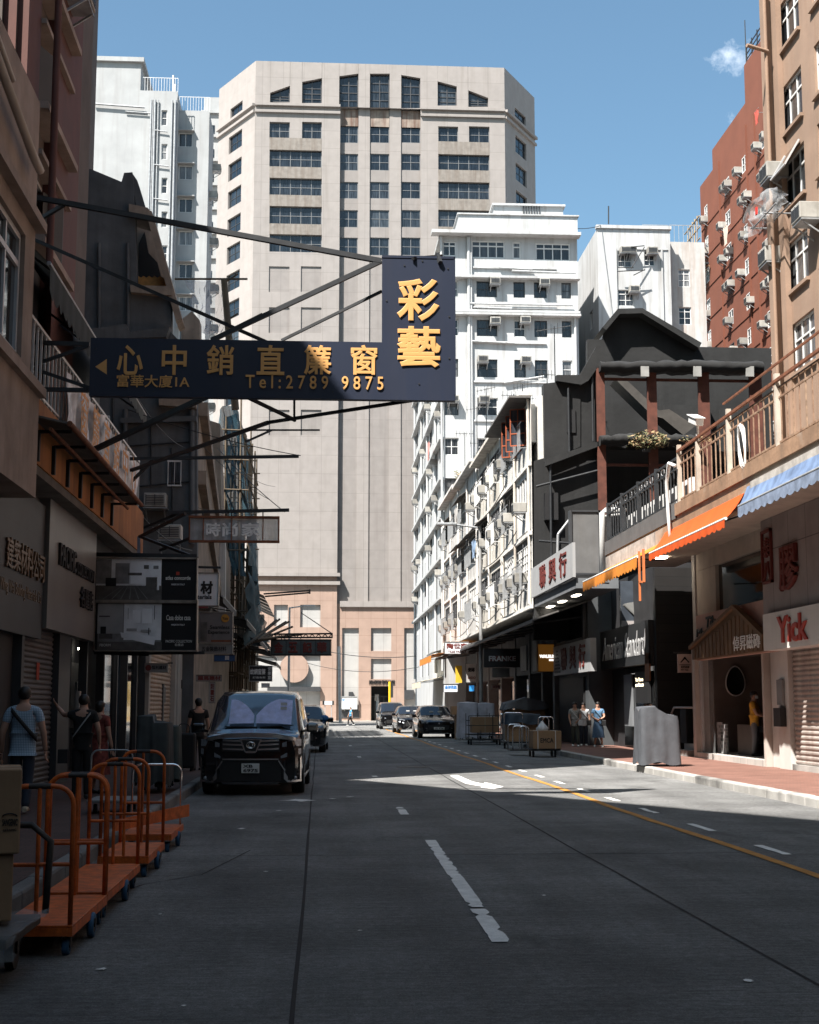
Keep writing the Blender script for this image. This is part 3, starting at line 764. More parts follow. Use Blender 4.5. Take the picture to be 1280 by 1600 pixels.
for k in range(7): gr.box(a + (b - a) * k / 6 - .03, a + (b - a) * k / 6 + .03, 2.9, 2.99, zy(338, Yw + 3), zy(321, Yw + 3))
gr.build('roof_grille', ALU_D, wb)
dp = MB()
for a, r_ in ((733, .13), (690, .09), (737, .07), (899, .1)):
    x = pix(a, 500, Y=Yw - .15).x; dp.cyl((x, Yw - .15, 4), (x, Yw - .15, ztop - .1 if a != 899 else zy(492)), r_)
for u in (1, 9.5, 16, 24): dp.F = FS; dp.cyl((u, -.12, 4), (u, -.12, ztop), .1)
dp.F = None
for (x0, y0, x1, y1) in ((780, 418, 832, 421), (800, 423, 900, 427), (735, 474, 895, 477), (740, 480, 800, 482), (738, 533, 804, 536), (788, 598, 850, 588)):
    dp.cyl(pix(x0, y0, Y=Yw - .2), pix(x1, y1, Y=Yw - .2), .07, n=6)
parts(dp, 'drainpipe', WALLW2, wb)
spots = []
for (a, b) in ((771, 446), (848, 447), (771, 507), (818, 507), (752, 567), (819, 568), (754, 630), (706, 630)): spots.append((pix(a - 6, b, Y=Yw).x, pz(a, b, Yw)))
acs(FW, spots, 'air conditioner on white block front', 'air conditioners on the white block front', 1.1)
ss = [(u + R.uniform(-.3, 2.0), z + R.choice((0, .9))) for (u, z, w, h) in sh if R.random() < .34 and z > 7]
ss = [(x, [zy(d) for c, d in [(378, 404)] + rws][min(range(10), key=lambda k: abs(z - [zy(d) for c, d in [(378, 404)] + rws][k]))] + .35) for x, z in ss]
acs(FS, ss, 'air conditioner on white block street side', 'air conditioners on the white block street side', .95)

# ------------------------------------------------------------------ second white block
Y2 = 102.0
b2 = E('apartment_block', (24, Y2, 0), 'smaller white apartment block with rust streaks between the white tower and the brown block', 'apartment block')
X20, X21, X22 = pix(935, 450, Y=Y2).x, pix(1049, 450, Y=Y2).x, pix(1104, 450, Y=Y2 + 1).x
z20, z21 = pz(940, 357, Y2), pz(1070, 370, Y2)
F2 = Fr(0, Y2, 0)
def hp(a, b, c, d, Y): p = pix(a, d, Y=Y); q = pix(c, b, Y=Y); return (p.x, p.z, q.x - p.x, q.z - p.z)
h2 = [hp(966, 392, 987, 417, Y2), hp(1007, 392, 1023, 415, Y2), hp(966, 453, 990, 478, Y2), hp(966, 514, 990, 540, Y2)]
MB(F2).wall(X21 - X20, z20, h2, .2, X20, 0).build('front_wall', WALLW2, b2)
for h in h2: window(b2, F2, *h, 2, 2, WHITE_FR, GL_FLAT, .12, .06, .25)
F2b = Fr(0, Y2 + 1.2, 0); h3 = [hp(1060, 421, 1078, 448, Y2 + 1.2), hp(1061, 480, 1080, 507, Y2 + 1.2)]
RSTW = M('rust streaked white wall', (.41, .41, .40), .8, var=.08, streak=.7, sd=.55, grime=(.28, .17, .11), bump=.1, bs=6)
MB(F2b).wall(X22 - X21 - .01, z21, h3, .2, X21 + .005, 0).build('side_wing_wall', RSTW, b2)
for h in h3: window(b2, F2b, *h, 2, 2, WHITE_FR, GL_FLAT, .12, .06, .25)
F2s = Fr(X20, Y2 + 9, 0, -90); h4 = [(5.5, z20 - 7 - 3 * k, 1.2, 1.4) for k in range(4)]
MB(F2s).wall(9, z20, h4, .2).build('shaded_wall', WALLW2, b2)
for h in h4: window(b2, F2s, *h, 2, 1, WHITE_FR, GL_FLAT, .12, .06)
q = MB(); q.box(X20 - 1.6, X20 - .003, Y2 + 9, Y2 + 14, 0, z20 - .5)
q.quad((X20, Y2, z20), (X21, Y2, z20), (X21, Y2 + 9, z20), (X20, Y2 + 9, z20)).quad((X21, Y2, 0), (X21, Y2 + 9, 0), (X21, Y2 + 9, z20), (X21, Y2, z20)).quad((X21 + .005, Y2 + 1.2, z21), (X22, Y2 + 1.2, z21), (X22, Y2 + 9, z21), (X21 + .005, Y2 + 9, z21))
q.quad((X20, Y2 + 9, 0), (X20, Y2 + 9, z20), (X21, Y2 + 9, z20), (X21, Y2 + 9, 0)); q.build('rear_wall_and_roof', WALLW2, b2)
q = MB(F2); q.box(X20 - .1, X21 + .1, -.15, .3, z20, z20 + .25); q.box(X21 - 3.2, X21, -.08, .0, z20 - 1.6, z20 - 1.5)
for a in (963, 1035, 1047): x = pix(a, 450, Y=Y2).x; q.box(x - .06, x + .06, -.12, -.01, 8, z20 - 1.5)
q.build('parapet', WALLW2, b2)
q = MB(); railing_line(q, (X20 + 4, Y2 + 2.4, z20), (X21 + .5, Y2 + 2.4, z20), 1.2, .35); railing_line(q, (X21 + .5, Y2 + 2, z21), (X22, Y2 + 2, z21), 1.6, .35); q.build('roof_railing', METAL_G, b2)
q = MB(); q.cyl(pix(951, 350, Y=Y2 + 2), pix(951, 322, Y=Y2 + 2), .05); q.build('aerial', METAL_D, b2)
q = MB()
for (a, b, c, d) in ((966, 418, 990, 418), (986, 386, 1007, 384), (1007, 386, 986, 420), (965, 424, 1008, 422), (990, 430, 1008, 421)): q.cyl(pix(a, b, Y=Y2 - .7), pix(c, d, Y=Y2 - .7), .04, n=5)
q.build('drying_rack', METAL_D, b2)
acs(F2, [(pix(a, b, Y=Y2).x, pz(a, b, Y2)) for a, b in ((968, 398), (977, 398), (1010, 398), (982, 458))], 'air conditioner on smaller white block', 'air conditioners on the smaller white block', 1.15)

# ------------------------------------------------------------------ brown block
BROWN = M('red brown wall paint', (.155, .052, .03), .85, var=.1, vs=.5, streak=.3, sd=.6, grime=(.12, .045, .03), bump=.12, bs=5)
Xb = 34.0
bb_ = E('apartment_block', (36, 112, 0), 'red brown apartment block crowded with air conditioners at the upper right', 'apartment block')
def Yx(a, X): return pix(a, 400, X=X).y
Yb1, Yb0 = Yx(1097, Xb), 96.0
FB = Fr(Xb, Yb1, 0, -90); Lb = Yb1 - Yb0
zb = pix(1098, 288, X=Xb).z; steps = [(0, 4.2, zb), (4.2, 14.0, zb + 1.8), (14.0, Lb, zb + 5)]
bh = []
for k in range(13):
    z = zb - 3.6 - 2.86 * k
    for u in (1.2, 7.6, 12.6, 17.8, 22.0): bh.append((u, z, 1.35 if u > 2 else 1.0, 1.3))
    bh_ = None
for (a, b, top) in steps:
    pass
W_ = MB(FB)
for a, b, top in steps: W_.wall(b - a, top, [h for h in bh if a <= h[0] < b and h[1] + 1.4 < top], .25, a, 0)
W_.build('street_wall', BROWN, bb_)
for i, h in enumerate(bh): window(bb_, FB, *h, 2, 2, WHITE_FR if R.random() < .75 else ALU_D, GL_FLAT, .03, .07)
q = MB(FB)
for a, b, top in steps:
    q.box(a, b, .01, .3, top - .001, top + .1); q.box(a, b, .3, 14, 0.1, top - .01)
q.box(-.02, -.001, 0, 14, 0, zb)
for k in range(13): q.box(0, Lb, -.06, .02, zb - 4.2 - 2.86 * k, zb - 4.05 - 2.86 * k)
for u in (6.2, 14.0, 16.2): q.box(u, u + .14, -.14, .02, 0, zb)
q.build('ledge_and_roof', BROWN, bb_)
q = MB(FB)
for k in range(4): q.bar((14.2, .2, zb + 5.1 + .45 * k), (Lb, .2, zb + 5.1 + .45 * k), .07)
for k in range(7): q.bar((14.2 + k * 1.4, .2, zb + 5), (14.2 + k * 1.4, .2, zb + 6.7), .08)
q.cyl((14.0, .2, zb + 5), (14.0, .2, zb + 9), .04); q.build('roof_railing', METAL_D, bb_)
sp2 = []
for k in range(9):
    z = zb - 3.6 - 2.86 * k
    for u in (1.2, 7.6, 12.6, 17.8):
        if R.random() < .8: sp2.append((u + R.choice((-.8, .3)), z + .15 if u > 5 else z - .3))
    for u in R.sample((8.9, 13.9, 19.2), 2): sp2.append((u + R.uniform(-.3, .3), z + .15))
acs(FB, sp2, 'air conditioner on the red brown block', 'air conditioners on the red brown block', 1.15)
q = E('bamboo_rack', FB @ Vector((.5, 0, 30)), 'bamboo scaffold platform hung on the corner of the red brown block', 'scaffold')
m_ = MB(FB); z0 = pix(1105, 400, X=Xb).z
for k in range(5): m_.cyl((-.8 + k * .8, -1.2, z0 - 2.4), (-.8 + k * .8, -1.0, z0 + 3.4), .06, n=5)
for k in range(6): m_.cyl((-1.4, -1.15, z0 - 2 + k * 1.0), (3.3, -1.05, z0 - 1.9 + k * 1.0), .06, n=5)
for k in range(4): m_.cyl((-.6 + k, -1.3, z0 - 1), (-.6 + k, .1, z0 - 1.2), .05, n=5)
q.location = (FB @ Vector((.5, 0, z0 - 2.4))); m_.build('poles', M('bamboo', (.33, .25, .15), .8, var=.2), q)
m_ = MB(FB); m_.box(-.7, 2.9, -1.1, -.2, z0 - 1.1, z0 - .95); m_.box(-.6, .6, -.9, -.3, z0 - .95, z0 - .3); m_.build('platform', METAL_D, q)

# ------------------------------------------------------------------ beige block, upper right
BEIGE = M('peeling beige render', (.265, .18, .13), .9, var=.14, vs=.7, streak=.5, sd=.54, grime=(.22, .13, .085), bump=.25, bs=9, fine=.06)
Xg = 16.5
bg_ = E('apartment_block', (18, 46, 0), 'weathered beige apartment block with casement windows at the top right edge', 'apartment block')
Yg1 = pix(1222, 280, X=Xg).y; FG = Fr(Xg, Yg1, 0, -90); Lg = 84.0
def gz(a, b): return pix(a, b, X=Xg).z
def gu(a): return Yg1 - pix(a, 300, X=Xg).y
wz = [gz(1232, 590), gz(1222, 468), gz(1222, 335), gz(1222, 215), gz(1218, 85), gz(1218, -40)]
gh = []
for k, z in enumerate(wz):
    gh.append((gu(1229) if k < 1 else gu(1224), z, 2.3, 1.75)); gh.append((gu(1224) + 3.6, z, 2.3, 1.75)); gh.append((gu(1224) + 7, z, 2.3, 1.75))
MB(FG).wall(Lg, 33, gh, .25).build('street_wall', BEIGE, bg_)
for i, h in enumerate(gh): window(bg_, FG, *h, 3, 1, WHITE_FR, GL_FLAT, .12, .07, .35)
q = MB(FG); q.box(-.5, -.003, -.45, 9, 0, 33); q.box(0, .55, -.2, -.003, 0, 33); q.build('corner_pier', BEIGE, bg_)
q = MB(FG)
for h in gh: q.box(h[0] - .1, h[0] + h[2] + .1, -.12, -.002, h[1] - .16, h[1] - .04)
parts(q, 'sill', BEIGE, bg_)
q = MB(); q.box(Xg + .3, Xg + 10, Yg1 - Lg, Yg1, 0, 33); q.build('rear_wall_and_roof', BEIGE, bg_)
q = MB(); q.box(11.2, Xg - .76, -60, 17, 6.7, 36); q.box(-30, 26, -66, -61, 0, 36); q.build('unseen_sky_blocker', M('dark grey render', (.10, .105, .11), .9, var=.2), bg_)  # added masses out of view beside and behind the camera, cutting off skylight
for (a, b, t) in ((1215, 420, 'air conditioner in a white cage on the beige block'), (1222, 285, 'air conditioner under the open window of the beige block'), (1272, 352, 'air conditioner at the right edge on the beige block')):
    ac(FG, gu(a) - .25, gz(a, b), t, 'air conditioners on the beige block', 1.35)
q = E('window_awning', FG @ Vector((gu(1240), -.3, gz(1240, 262))), 'dark open window flap on the beige block', 'window flap')
m_ = MB(FG); u = gu(1231); z = gz(1243, 252); m_.add([(u, -.02, z + .55), (u + 1.5, -.02, z + .55), (u + 1.5, -.55, z - .35), (u, -.55, z - .35), (u, -.06, z + .55), (u + 1.5, -.06, z + .55), (u + 1.5, -.59, z - .35), (u, -.59, z - .35)], [(0, 1, 2, 3), (7, 6, 5, 4), (0, 4, 5, 1), (1, 5, 6, 2), (2, 6, 7, 3), (3, 7, 4, 0)]); m_.build('glass', GL_DARK, q)
m_ = MB(FG)
for p_, r_ in (((u, -.06, z + .56), (u, -.6, z - .36)), ((u + 1.5, -.06, z + .56), (u + 1.5, -.6, z - .36)), ((u, -.6, z - .36), (u + 1.5, -.6, z - .36))): m_.bar(p_, r_, .06)
m_.build('frame', ALU, q)
# plastic sheeting snagged on a drying rack
PLAS = M('clear plastic sheet', (.45, .46, .47), .25, var=.25, vs=5, spec=.7)
PLAS.node_tree.nodes['Principled BSDF'].inputs['Alpha'].default_value = .38
q = E('plastic_sheet', FG @ Vector((gu(1228), -.9, gz(1225, 345))), 'crumpled clear plastic sheet snagged below a beige block window', 'plastic sheet')
rr = random.Random(5); m_ = MB(FG); u0, u1 = gu(1206), gu(1252); rings = []
for i in range(15):
    t = i / 14; c = Vector((u0 + (u1 - u0) * t, -1.1 + .5 * t, gz(1208, 362) + (gz(1250, 312) - gz(1208, 362)) * t + .25 * sin(t * pi)))
    rings.append([c + Vector((rr.uniform(-.1, .1), rr.uniform(-.2, .2), (j / 7 - .5) * (.25 + 1.0 * sin(pi * min(1, t * .8 + .1))) + rr.uniform(-.09, .09))) for j in range(8)])
m_.loft(rings, closed=False, caps=False); m_.build('sheet', PLAS, q)
m_ = MB(FG); m_.box(u0 + (u1 - u0) * .55, u0 + (u1 - u0) * .55 + .14, -1.2, -1.15, gz(1228, 342), gz(1228, 330)); m_.build('red_mark', M('red plastic', (.5, .03, .02), .5), q)
m_ = MB(FG); 
for k in (0, 1): m_.cyl((u0 + .4, -.9 + .5 * k, gz(1222, 350)), (u1, -.9 + .5 * k, gz(1222, 350)), .03, n=5); m_.cyl((u0 + .5 + k * 1.6, -1.0, gz(1222, 350)), (u0 + .5 + k * 1.6, 0, gz(1222, 350)), .03, n=5)
m_.build('rack', METAL_G, q)
q = MB(FG); q.cyl((.3, -.45, gz(1200, 108)), (.55, -1.3, gz(1200, 104)), .07); q.cyl((.25, -.5, gz(1200, 0)), (.25, -.5, 6), .07); q.build('spout_pipe', BEIGE, bg_)
# ================================================================== LEFT SIDE
PALE = M('pale peeling render', (.30, .235, .195), .9, var=.25, vs=1.3, streak=.35, sd=.55, grime=(.14, .085, .055), bump=.3, bs=8, fine=.08)
REDP = M('dark red pier paint', (.10, .038, .03), .75, var=.15, vs=1.5, streak=.3, bump=.1)
TAUPE = M('grey brown render', (.11, .09, .08), .9, var=.2, vs=1, streak=.4, bump=.2, bs=12)
ORANGE_F = M('orange fascia paint', (.36, .145, .045), .8, var=.25, vs=1.2, streak=.6, sd=.5, grime=(.12, .05, .025), bump=.15, bs=14)
SOFFIT = M('dirty soffit', (.12, .11, .10), .9, var=.3)
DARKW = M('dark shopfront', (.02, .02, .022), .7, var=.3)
GREYC = M('dark grey concrete', (.105, .11, .115), .9, var=.35, vs=.8, streak=.5, sd=.52, grime=(.05, .048, .045), bump=.35, bs=7, patch=.6, patchcol=(.07, .07, .072))
TANC = M('tan weathered concrete', (.30, .24, .19), .9, var=.3, vs=1.2, streak=.6, sd=.5, grime=(.13, .1, .08), bump=.35, bs=7)
CORR = M('corrugated awning', (.12, .115, .11), .8, var=.3, vs=3)
CLOTHG = M('dark tarpaulin', (.035, .042, .044), .7, var=.3, vs=3, bump=.2, bs=5)

# pale corner building nearest the camera
pb = E('tenement_building', (-4.5, 21.8, 0), 'pale peeling corner building at the left edge with a wide first floor window', 'building')
FLf = Fr(-4.5, 0, 0, 90)           # left street frame: x runs away from the camera
hz = [(17.4, 6.75, 3.7, 1.9), (9, 6.75, 4, 1.9)]
m = MB(FLf).wall(81.8, 11.06 - 6.45, hz, .22, -60, 6.45)
m.quad((21.8, 0, 4.74), (21.8, 2.5, 4.74), (21.8, 2.5, 11.06), (21.8, 0, 11.06)); m.quad((-60, 0, 11.06), (21.8, 0, 11.06), (21.8, 2.5, 11.06), (-60, 2.5, 11.06))
m.build('upper_wall', PALE, pb)
m = MB(FLf); m.box(-60, 21.85, -.14, .4, 4.74, 6.3); m.build('apron_wall', PALE, pb)
m = MB(FLf); m.box(-10, 21.9, -.24, .3, 6.305, 6.445); m.box(-10, 21.9, -.16, .05, 8.95, 9.1); parts(m, 'ledge', PALE, pb)
for h in hz: window(pb, FLf, *h, 4, 1, ALU, GL_DARK, .1, .09, .25)
m = MB(FLf); m.tube([(15, -.16, 10.6), (20.6, -.16, 9.75), (21.2, -.16, 9.72)], .07, 8); m.tube([(15, -.16, 10.9), (19.3, -.13, 10.3)], .04, 6); parts(m, 'drainpipe', M('cream pipe', (.4, .35, .3), .6, var=.1), pb)
m = MB(FLf); m.prismx([(2.5, 11.05), (2.5, 4.6), (18, 4.6), (18, 11.05)], -60, 21.7); m.build('rear_wall', PALE, pb)
m = MB(FLf); m.prism([(22.9, 11.1), (22.9, 16.5), (-60, 76), (-60, 11.1)], 2.5, 3.4); m.build('unseen_sun_blocker', PALE, pb)  # added out of view; its sloping top shapes the sun patch on the road
m = MB(FLf); m.box(-60, 21.9, .52, 2.4, 4.3, 4.72); m.build('soffit', SOFFIT, pb)
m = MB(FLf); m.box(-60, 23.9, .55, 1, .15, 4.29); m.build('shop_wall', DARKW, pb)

# red brown building with its low podium
rbd = E('tenement_building', (-5.6, 30, 0), 'dark red pillared building with strip windows above an orange balcony', 'building')
FR_ = Fr(-5.6, 0, 0, 90)
rh_ = []; YR1 = pix(140, 240, X=-5.6).y
for k in range(6):
    z = 10.4 + 2.6 * k; rh_.append((26.1, z, 3.0, 1.4))
m = MB(FR_).wall(YR1 - 24.8, 28, rh_, .25, 24.8, 6); m.box(24.8, YR1, .26, 4, 6, 34); m.build('bay_wall', TAUPE, rbd)
for h in rh_: window(rbd, FR_, *h, 3, 1, ALU, GL_DARK, .03, .07)
m = MB(FR_)
for a, b in ((24.9, 26.0), (pix(104, 240, X=-5.15).y, pix(142, 240, X=-5.15).y)): m.box(a, b, -.2, .25, 6, 34)
parts(m, 'pier', REDP, rbd)
m = MB(FR_)
for h in rh_: m.box(h[0] - .15, h[0] + h[2] + .15, -.4, -.003, h[1] - .22, h[1] - .08); m.box(h[0] - .1, h[0] + h[2] + .1, -.3, -.003, h[1] + h[2] * 0 + 1.5, h[1] + 1.6)
parts(m, 'ledge', PALE, rbd)
m = MB(FR_); m.cyl((26.05, -.5, 6.5), (26.05, -.5, 20), .07); parts(m, 'drainpipe', REDP, rbd)
ac(FR_, 28.3, pix(108, 45, X=-5.6).z, 'air conditioner on a tray high on the dark red building', 'left side air conditioners', 1.25)
m = MB(FR_); 
for (u, z) in ((26.4, 14.3), (27.5, 11.7)):
    m.add([(u, -.05, z), (u + .03, -.05, z), (u + .6, -.35, z - .1), (u + .57, -.35, z - .1), (u, -.05, z - 1.3), (u + .03, -.05, z - 1.3), (u + .6, -.35, z - 1.4), (u + .57, -.35, z - 1.4)], [(0, 3, 7, 4), (1, 5, 6, 2), (0, 1, 2, 3), (4, 7, 6, 5), (0, 4, 5, 1), (3, 2, 6, 7)])
parts(m, 'open_casement', ALU_D, rbd)
# added block, out of view at the back, put there to shade the street
m = MB(); m.box(-32, -9.0, 30, 54, 0, 41); m.build('unseen_shade_block', TAUPE, rbd)
# podium
m = MB(FLf); m.box(21.86, 36, 0, .25, 5.4, 6.45); m.build('balcony_fascia', ORANGE_F, rbd)
m = MB(FLf); m.box(21.86, 36, .26, 3, 5.5, 5.75); m.box(21.86, 36, .02, .5, 5.25, 5.39); m.build('balcony_floor', SOFFIT, rbd)
m = MB(Fr(-4.5, 36.01, 0, 0)); m.box(-3.5, 0, 0, .2, 4.3, 6.4); m.build('balcony_end', ORANGE_F, rbd)
m = MB(FLf); m.box(23.9, 36, .5, 1, 4.4, 5.24); m.build('fascia_recess', SOFFIT, rbd)
m = MB(FR_); m.box(24, 35.5, -.02, -.003, 5.8, 10); m.build('balcony_back_wall', DARKW, rbd)
m = MB(FR_)
for i in range(4): m.box(28.5 + i * 1.5, 29.6 + i * 1.5, -.08, -.021, 7.2 + (i % 2) * .2, 8.7)
parts(m, 'shutter_panel', M('pale balcony panel', (.36, .29, .22), .8, var=.2), rbd)
rl_ = E('balcony_railing', (-4.45, 22, 6.45), 'pale steel bar railing along the orange balcony', 'railing')
m = MB(FLf); railing_line(m, (22.1, .1, 6.45), (35.8, .1, 6.45), 1.25, .32, .035); m.bar((22.1, .1, 6.6), (35.8, .1, 6.6), .04); m.build('bars', ALU, rl_)
bn = E('balcony_banner', (-4.4, 24.8, 6.5), 'white plastic banner with orange characters tied to the balcony railing', 'banner')
BANW = M('crumpled white banner', (.62, .64, .67), .45, var=.45, vs=4, bump=.5, bs=4)
m = MB(FLf); n_ = 50; rings = []
for i in range(n_ + 1):
    u = 24.8 + 9.6 * i / n_; rings.append([(u, -.04 - .045 * sin(i * 1.9) - .03 * sin(i * .7 + j * 1.3), 6.42 + 1.0 * j / 4 - .05 * sin(i * .5) * (j / 4)) for j in range(5)])
m.loft(rings, closed=False, caps=False); m.build('sheet', BANW, bn)
ORL = M('faded orange lettering', (.55, .24, .06), .6, var=.3, vs=5)
for i, ch_ in enumerate('窗簾直銷中心'): text(bn, FLf, ch_, 25.6 + i * 1.4, 6.5, .85, .85, ORL, y=-.14, bold=.008)
cv = E('sheet_canopy', (-4.2, 26, 6), 'dark sheet metal canopy on steel brackets under the orange balcony railing', 'canopy')
m = MB(FLf); m.add([(21.95, 0, 6.08), (31, 0, 6.08), (31, -.58, 5.95), (21.95, -.58, 5.95), (21.95, 0, 6.05), (31, 0, 6.05), (31, -.58, 5.92), (21.95, -.58, 5.92)], [(3, 2, 1, 0), (4, 5, 6, 7), (0, 1, 5, 4), (1, 2, 6, 5), (2, 3, 7, 6), (3, 0, 4, 7)])
m.build('sheet', CORR, cv)
m = MB(FLf)
for i in range(7): m = MB(FLf); u = 22.4 + i * 1.35; m.box(u, u + .1, -.06, -.002, 5.42, 5.9); m.bar((u + .05, -.03, 5.89), (u + .05, -.55, 5.89), .05); m.build('bracket', METAL_D, cv)

m = MB(FLf); m.cyl((21.95, -.6, 5.93), (31, -.6, 5.93), .045); m.cyl((22, -.3, 5.85), (31, -.3, 5.85), .03); m.build('edge_pipe', RUST, cv)
def awning(name_label, u0, u1, F, y0, z0, y1, z1, mat, val=.3, group=None, valmat=None, name='awning', scal=True, frontbar=METAL_G):
    """sloping cloth awning on a front bar, with a scalloped valance"""
    r = E(name, F @ Vector(((u0 + u1) / 2, y1, z1)), name_label, 'awning', group)
    m = MB(F); n = 24; R0 = []; R1 = []
    for i in range(n + 1):
        u = u0 + (u1 - u0) * i / n; s = .02 * sin(i * 1.7)
        R0.append([(u, y0 + (y1 - y0) * t, z0 + (z1 - z0) * t - .06 * sin(pi * t) + s * t) for t in (0, .25, .5, .75, 1)])
    m.loft(R0, closed=False, caps=False); m.loft([[Vector(p) - Vector((0, 0, .012)) for p in q][::-1] for q in R0], closed=False, caps=False); m.build('canvas', mat, r)
    m = MB(F); nn = max(8, int(abs(u1 - u0) * 10)); rr = []
    for i in range(nn + 1):
        u = u0 + (u1 - u0) * i / nn; rr.append([(u, y1 - .01, z1), (u, y1 - .015 - .01 * sin(i), z1 - val * (.78 + .22 * abs(sin(i * pi / 4)) if scal else 1))])
    m.loft(rr, closed=False, caps=False); m.loft([[Vector(p) + Vector((0, .006, 0)) for p in q][::-1] for q in rr], closed=False, caps=False); m.build('valance', valmat or mat, r)
    m = MB(F); m.cyl((u0, y1 + .015, z1 + .01), (u1, y1 + .015, z1 + .01), .035); 
    m.build('front_bar', frontbar, r)
    for u in (u0 + .3, u1 - .3): m = MB(F); m.bar((u, y0, z0 - .5), (u, y1 + .03, z1 - .02), .04); m.build('arm', METAL_D, r)
    return r
awning('dark drop awning with a pale front bar on the dark red building', 22, 27.8, FLf, .95, 9.8, -.2, 8.5, M('black green canvas', (.02, .026, .025), .85, var=.3), .55, 'left building awnings')
awning('grey awning edge showing below the blue sign on the left', 28.6, 34.6, FLf, .95, 9.9, -.2, 8.65, M('grey green canvas', (.05, .06, .058), .85, var=.3), .3, 'left building awnings')

# derelict grey house with the raking gable
gh_ = E('derelict_house', (-6, 50, 0), 'dark grey derelict house with a broken raking gable above the hanging signs', 'house')
def P50(l, Y): return [(pix(a, b, Y=Y).x, pix(a, b, Y=Y).z) for a, b in l]
Yd = 50.0
pts = P50([(120, 266), (142, 264), (190, 284), (194, 270), (207, 269), (209, 290), (211, 340), (214, 450), (268, 452), (268, 520), (308, 560), (308, 850), (308, 1000), (120, 1000)], Yd)
MB().prism(pts, Yd, Yd + .5).build('gable_wall', GREYC, gh_)
pts = P50([(207, 270), (214, 280), (229, 330), (214, 332), (209, 300)], Yd); MB().prism(pts, Yd + .1, Yd + .9).build('chimney_stub', GREYC, gh_)
pts = P50([(203, 322), (232, 328), (240, 338), (285, 500), (276, 505), (232, 345), (215, 340), (203, 336)], Yd); MB().prism(pts, Yd - .25, Yd + 1.2).build('raking_slab', TANC, gh_)
pts = P50([(205, 449), (272, 451), (270, 465), (206, 460)], Yd); MB().prism(pts, Yd - .3, Yd + .02).build('sill', TANC, gh_)
pts = P50([(212, 336), (240, 338), (272, 452), (212, 452)], Yd + 3); MB().prism(pts, Yd + 2.4, Yd + 2.6).build('inner_wall', TANC, gh_)
rr = random.Random(3); z_ = [(214, 432)] + [(216 + i * 4.3, 432 + (2 if i % 2 else -1)) for i in range(12)] + [(267, 450), (214, 450)]
MB().prism(P50(z_, Yd + .6), Yd + .6, Yd + .65).build('board', ORL, gh_)
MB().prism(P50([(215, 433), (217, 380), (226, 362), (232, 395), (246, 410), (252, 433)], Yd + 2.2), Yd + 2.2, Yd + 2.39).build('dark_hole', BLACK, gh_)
m = MB(); 
for a in (200, 137 + 18): m.cyl(pix(a, 380, Y=Yd - .1), pix(a, 520, Y=Yd - .1), .06)
m.cyl(pix(196, 640, Y=Yd - .15), pix(196, 820, Y=Yd - .15), .09); m.cyl(pix(300, 640, Y=Yd - .15), pix(300, 850, Y=Yd - .15), .09); parts(m, 'drainpipe', GREYC, gh_)
b0 = P50([(140, 520), (200, 512), (205, 524), (268, 516), (262, 532), (140, 536)], Yd); MB().prism(b0, Yd - .5, Yd - .001).build('concrete_band', GREYC, gh_)
b0 = P50([(190, 655), (308, 652), (308, 660), (190, 663)], Yd); MB().prism(b0, Yd - .25, Yd - .001).build('lower_band', GREYC, gh_)
b0 = P50([(250, 618), (308, 618), (308, 640), (250, 636)], Yd); MB().prism(b0, Yd - .35, Yd - .001).build('broken_ledge', TANC, gh_)
XD = pix(308, 700, Y=Yd).x; zd = pix(308, 640, Y=Yd).z
FD = Fr(XD, 0, 0, 90)
m = MB(FD); m.add([(50.5, 0, 0), (70, 0, 0), (70, 0, 8.5), (58, 0, 10.3), (50.5, 0, zd)], [(0, 1, 2, 3, 4)]); m.build('street_wall', TANC, gh_)
m = MB(FD)
for k, (u, z) in enumerate(((50.6, zd - .1), (50.6, zd - 2.6))): m.add([(u, -.3, z), (63, -.1, z - 3.4), (63, .3, z - 3.4), (u, .2, z), (u, -.3, z + .5), (63, -.1, z - 2.9), (63, .3, z - 2.9), (u, .2, z + .5)], [(0, 1, 2, 3), (7, 6, 5, 4), (0, 4, 5, 1), (1, 5, 6, 2), (2, 6, 7, 3), (3, 7, 4, 0)])
parts(m, 'raking_band', TANC, gh_)
m = MB(); m.box(-12, XD - .01, Yd + .51, 60, 0, 9); m.build('rear_wall', GREYC, gh_)
ac(Fr(pix(228, 792, Y=Yd).x, Yd, 0), 0, pix(228, 795, Y=Yd).z, 'air conditioner set in the dark grey gable wall', 'left side air conditioners', 1.15)
ac(Fr(pix(250, 845, Y=44).x, 44, 0), 0, pix(250, 845, Y=44).z, 'large outdoor air conditioner on a frame above the room billboard', 'left side air conditioners', 1.05)
# clutter on the grey gable wall
m = MB()
for a, b, c, d in ((150, 560, 150, 880), (176, 620, 178, 860), (268, 700, 270, 850), (150, 700, 300, 690), (215, 760, 300, 752), (236, 662, 236, 760)): m.cyl(pix(a, b, Y=Yd - .05), pix(c, d, Y=Yd - .05), .028, n=5)
m.build('conduits', METAL_D, gh_)
for (a, b, c, d, mt) in ((262, 720, 284, 760, GL_OLD), (150, 650, 172, 690, GL_DARK)):
    f_ = MB(); pbx = lambda x0, y0, x1, y1, ya, yb: f_.box(pix(x0, y1, Y=Yd).x, pix(x1, y0, Y=Yd).x, ya, yb, pix(x0, y1, Y=Yd).z, pix(x1, y0, Y=Yd).z)
    for q in ((a, b, c, b + 2), (a, d - 2, c, d), (a, b + 2, a + 2, d - 2), (c - 2, b + 2, c, d - 2), ((a + c) / 2 - .7, b + 2, (a + c) / 2 + .7, d - 2)): pbx(*q, Yd - .08, Yd - .002)
    fo = f_.build('window', WHITE_FR, gh_); f_ = MB(); pbx(a + 2, b + 2, c - 2, d - 2, Yd - .03, Yd - .004); f_.build('pane', mt, fo)
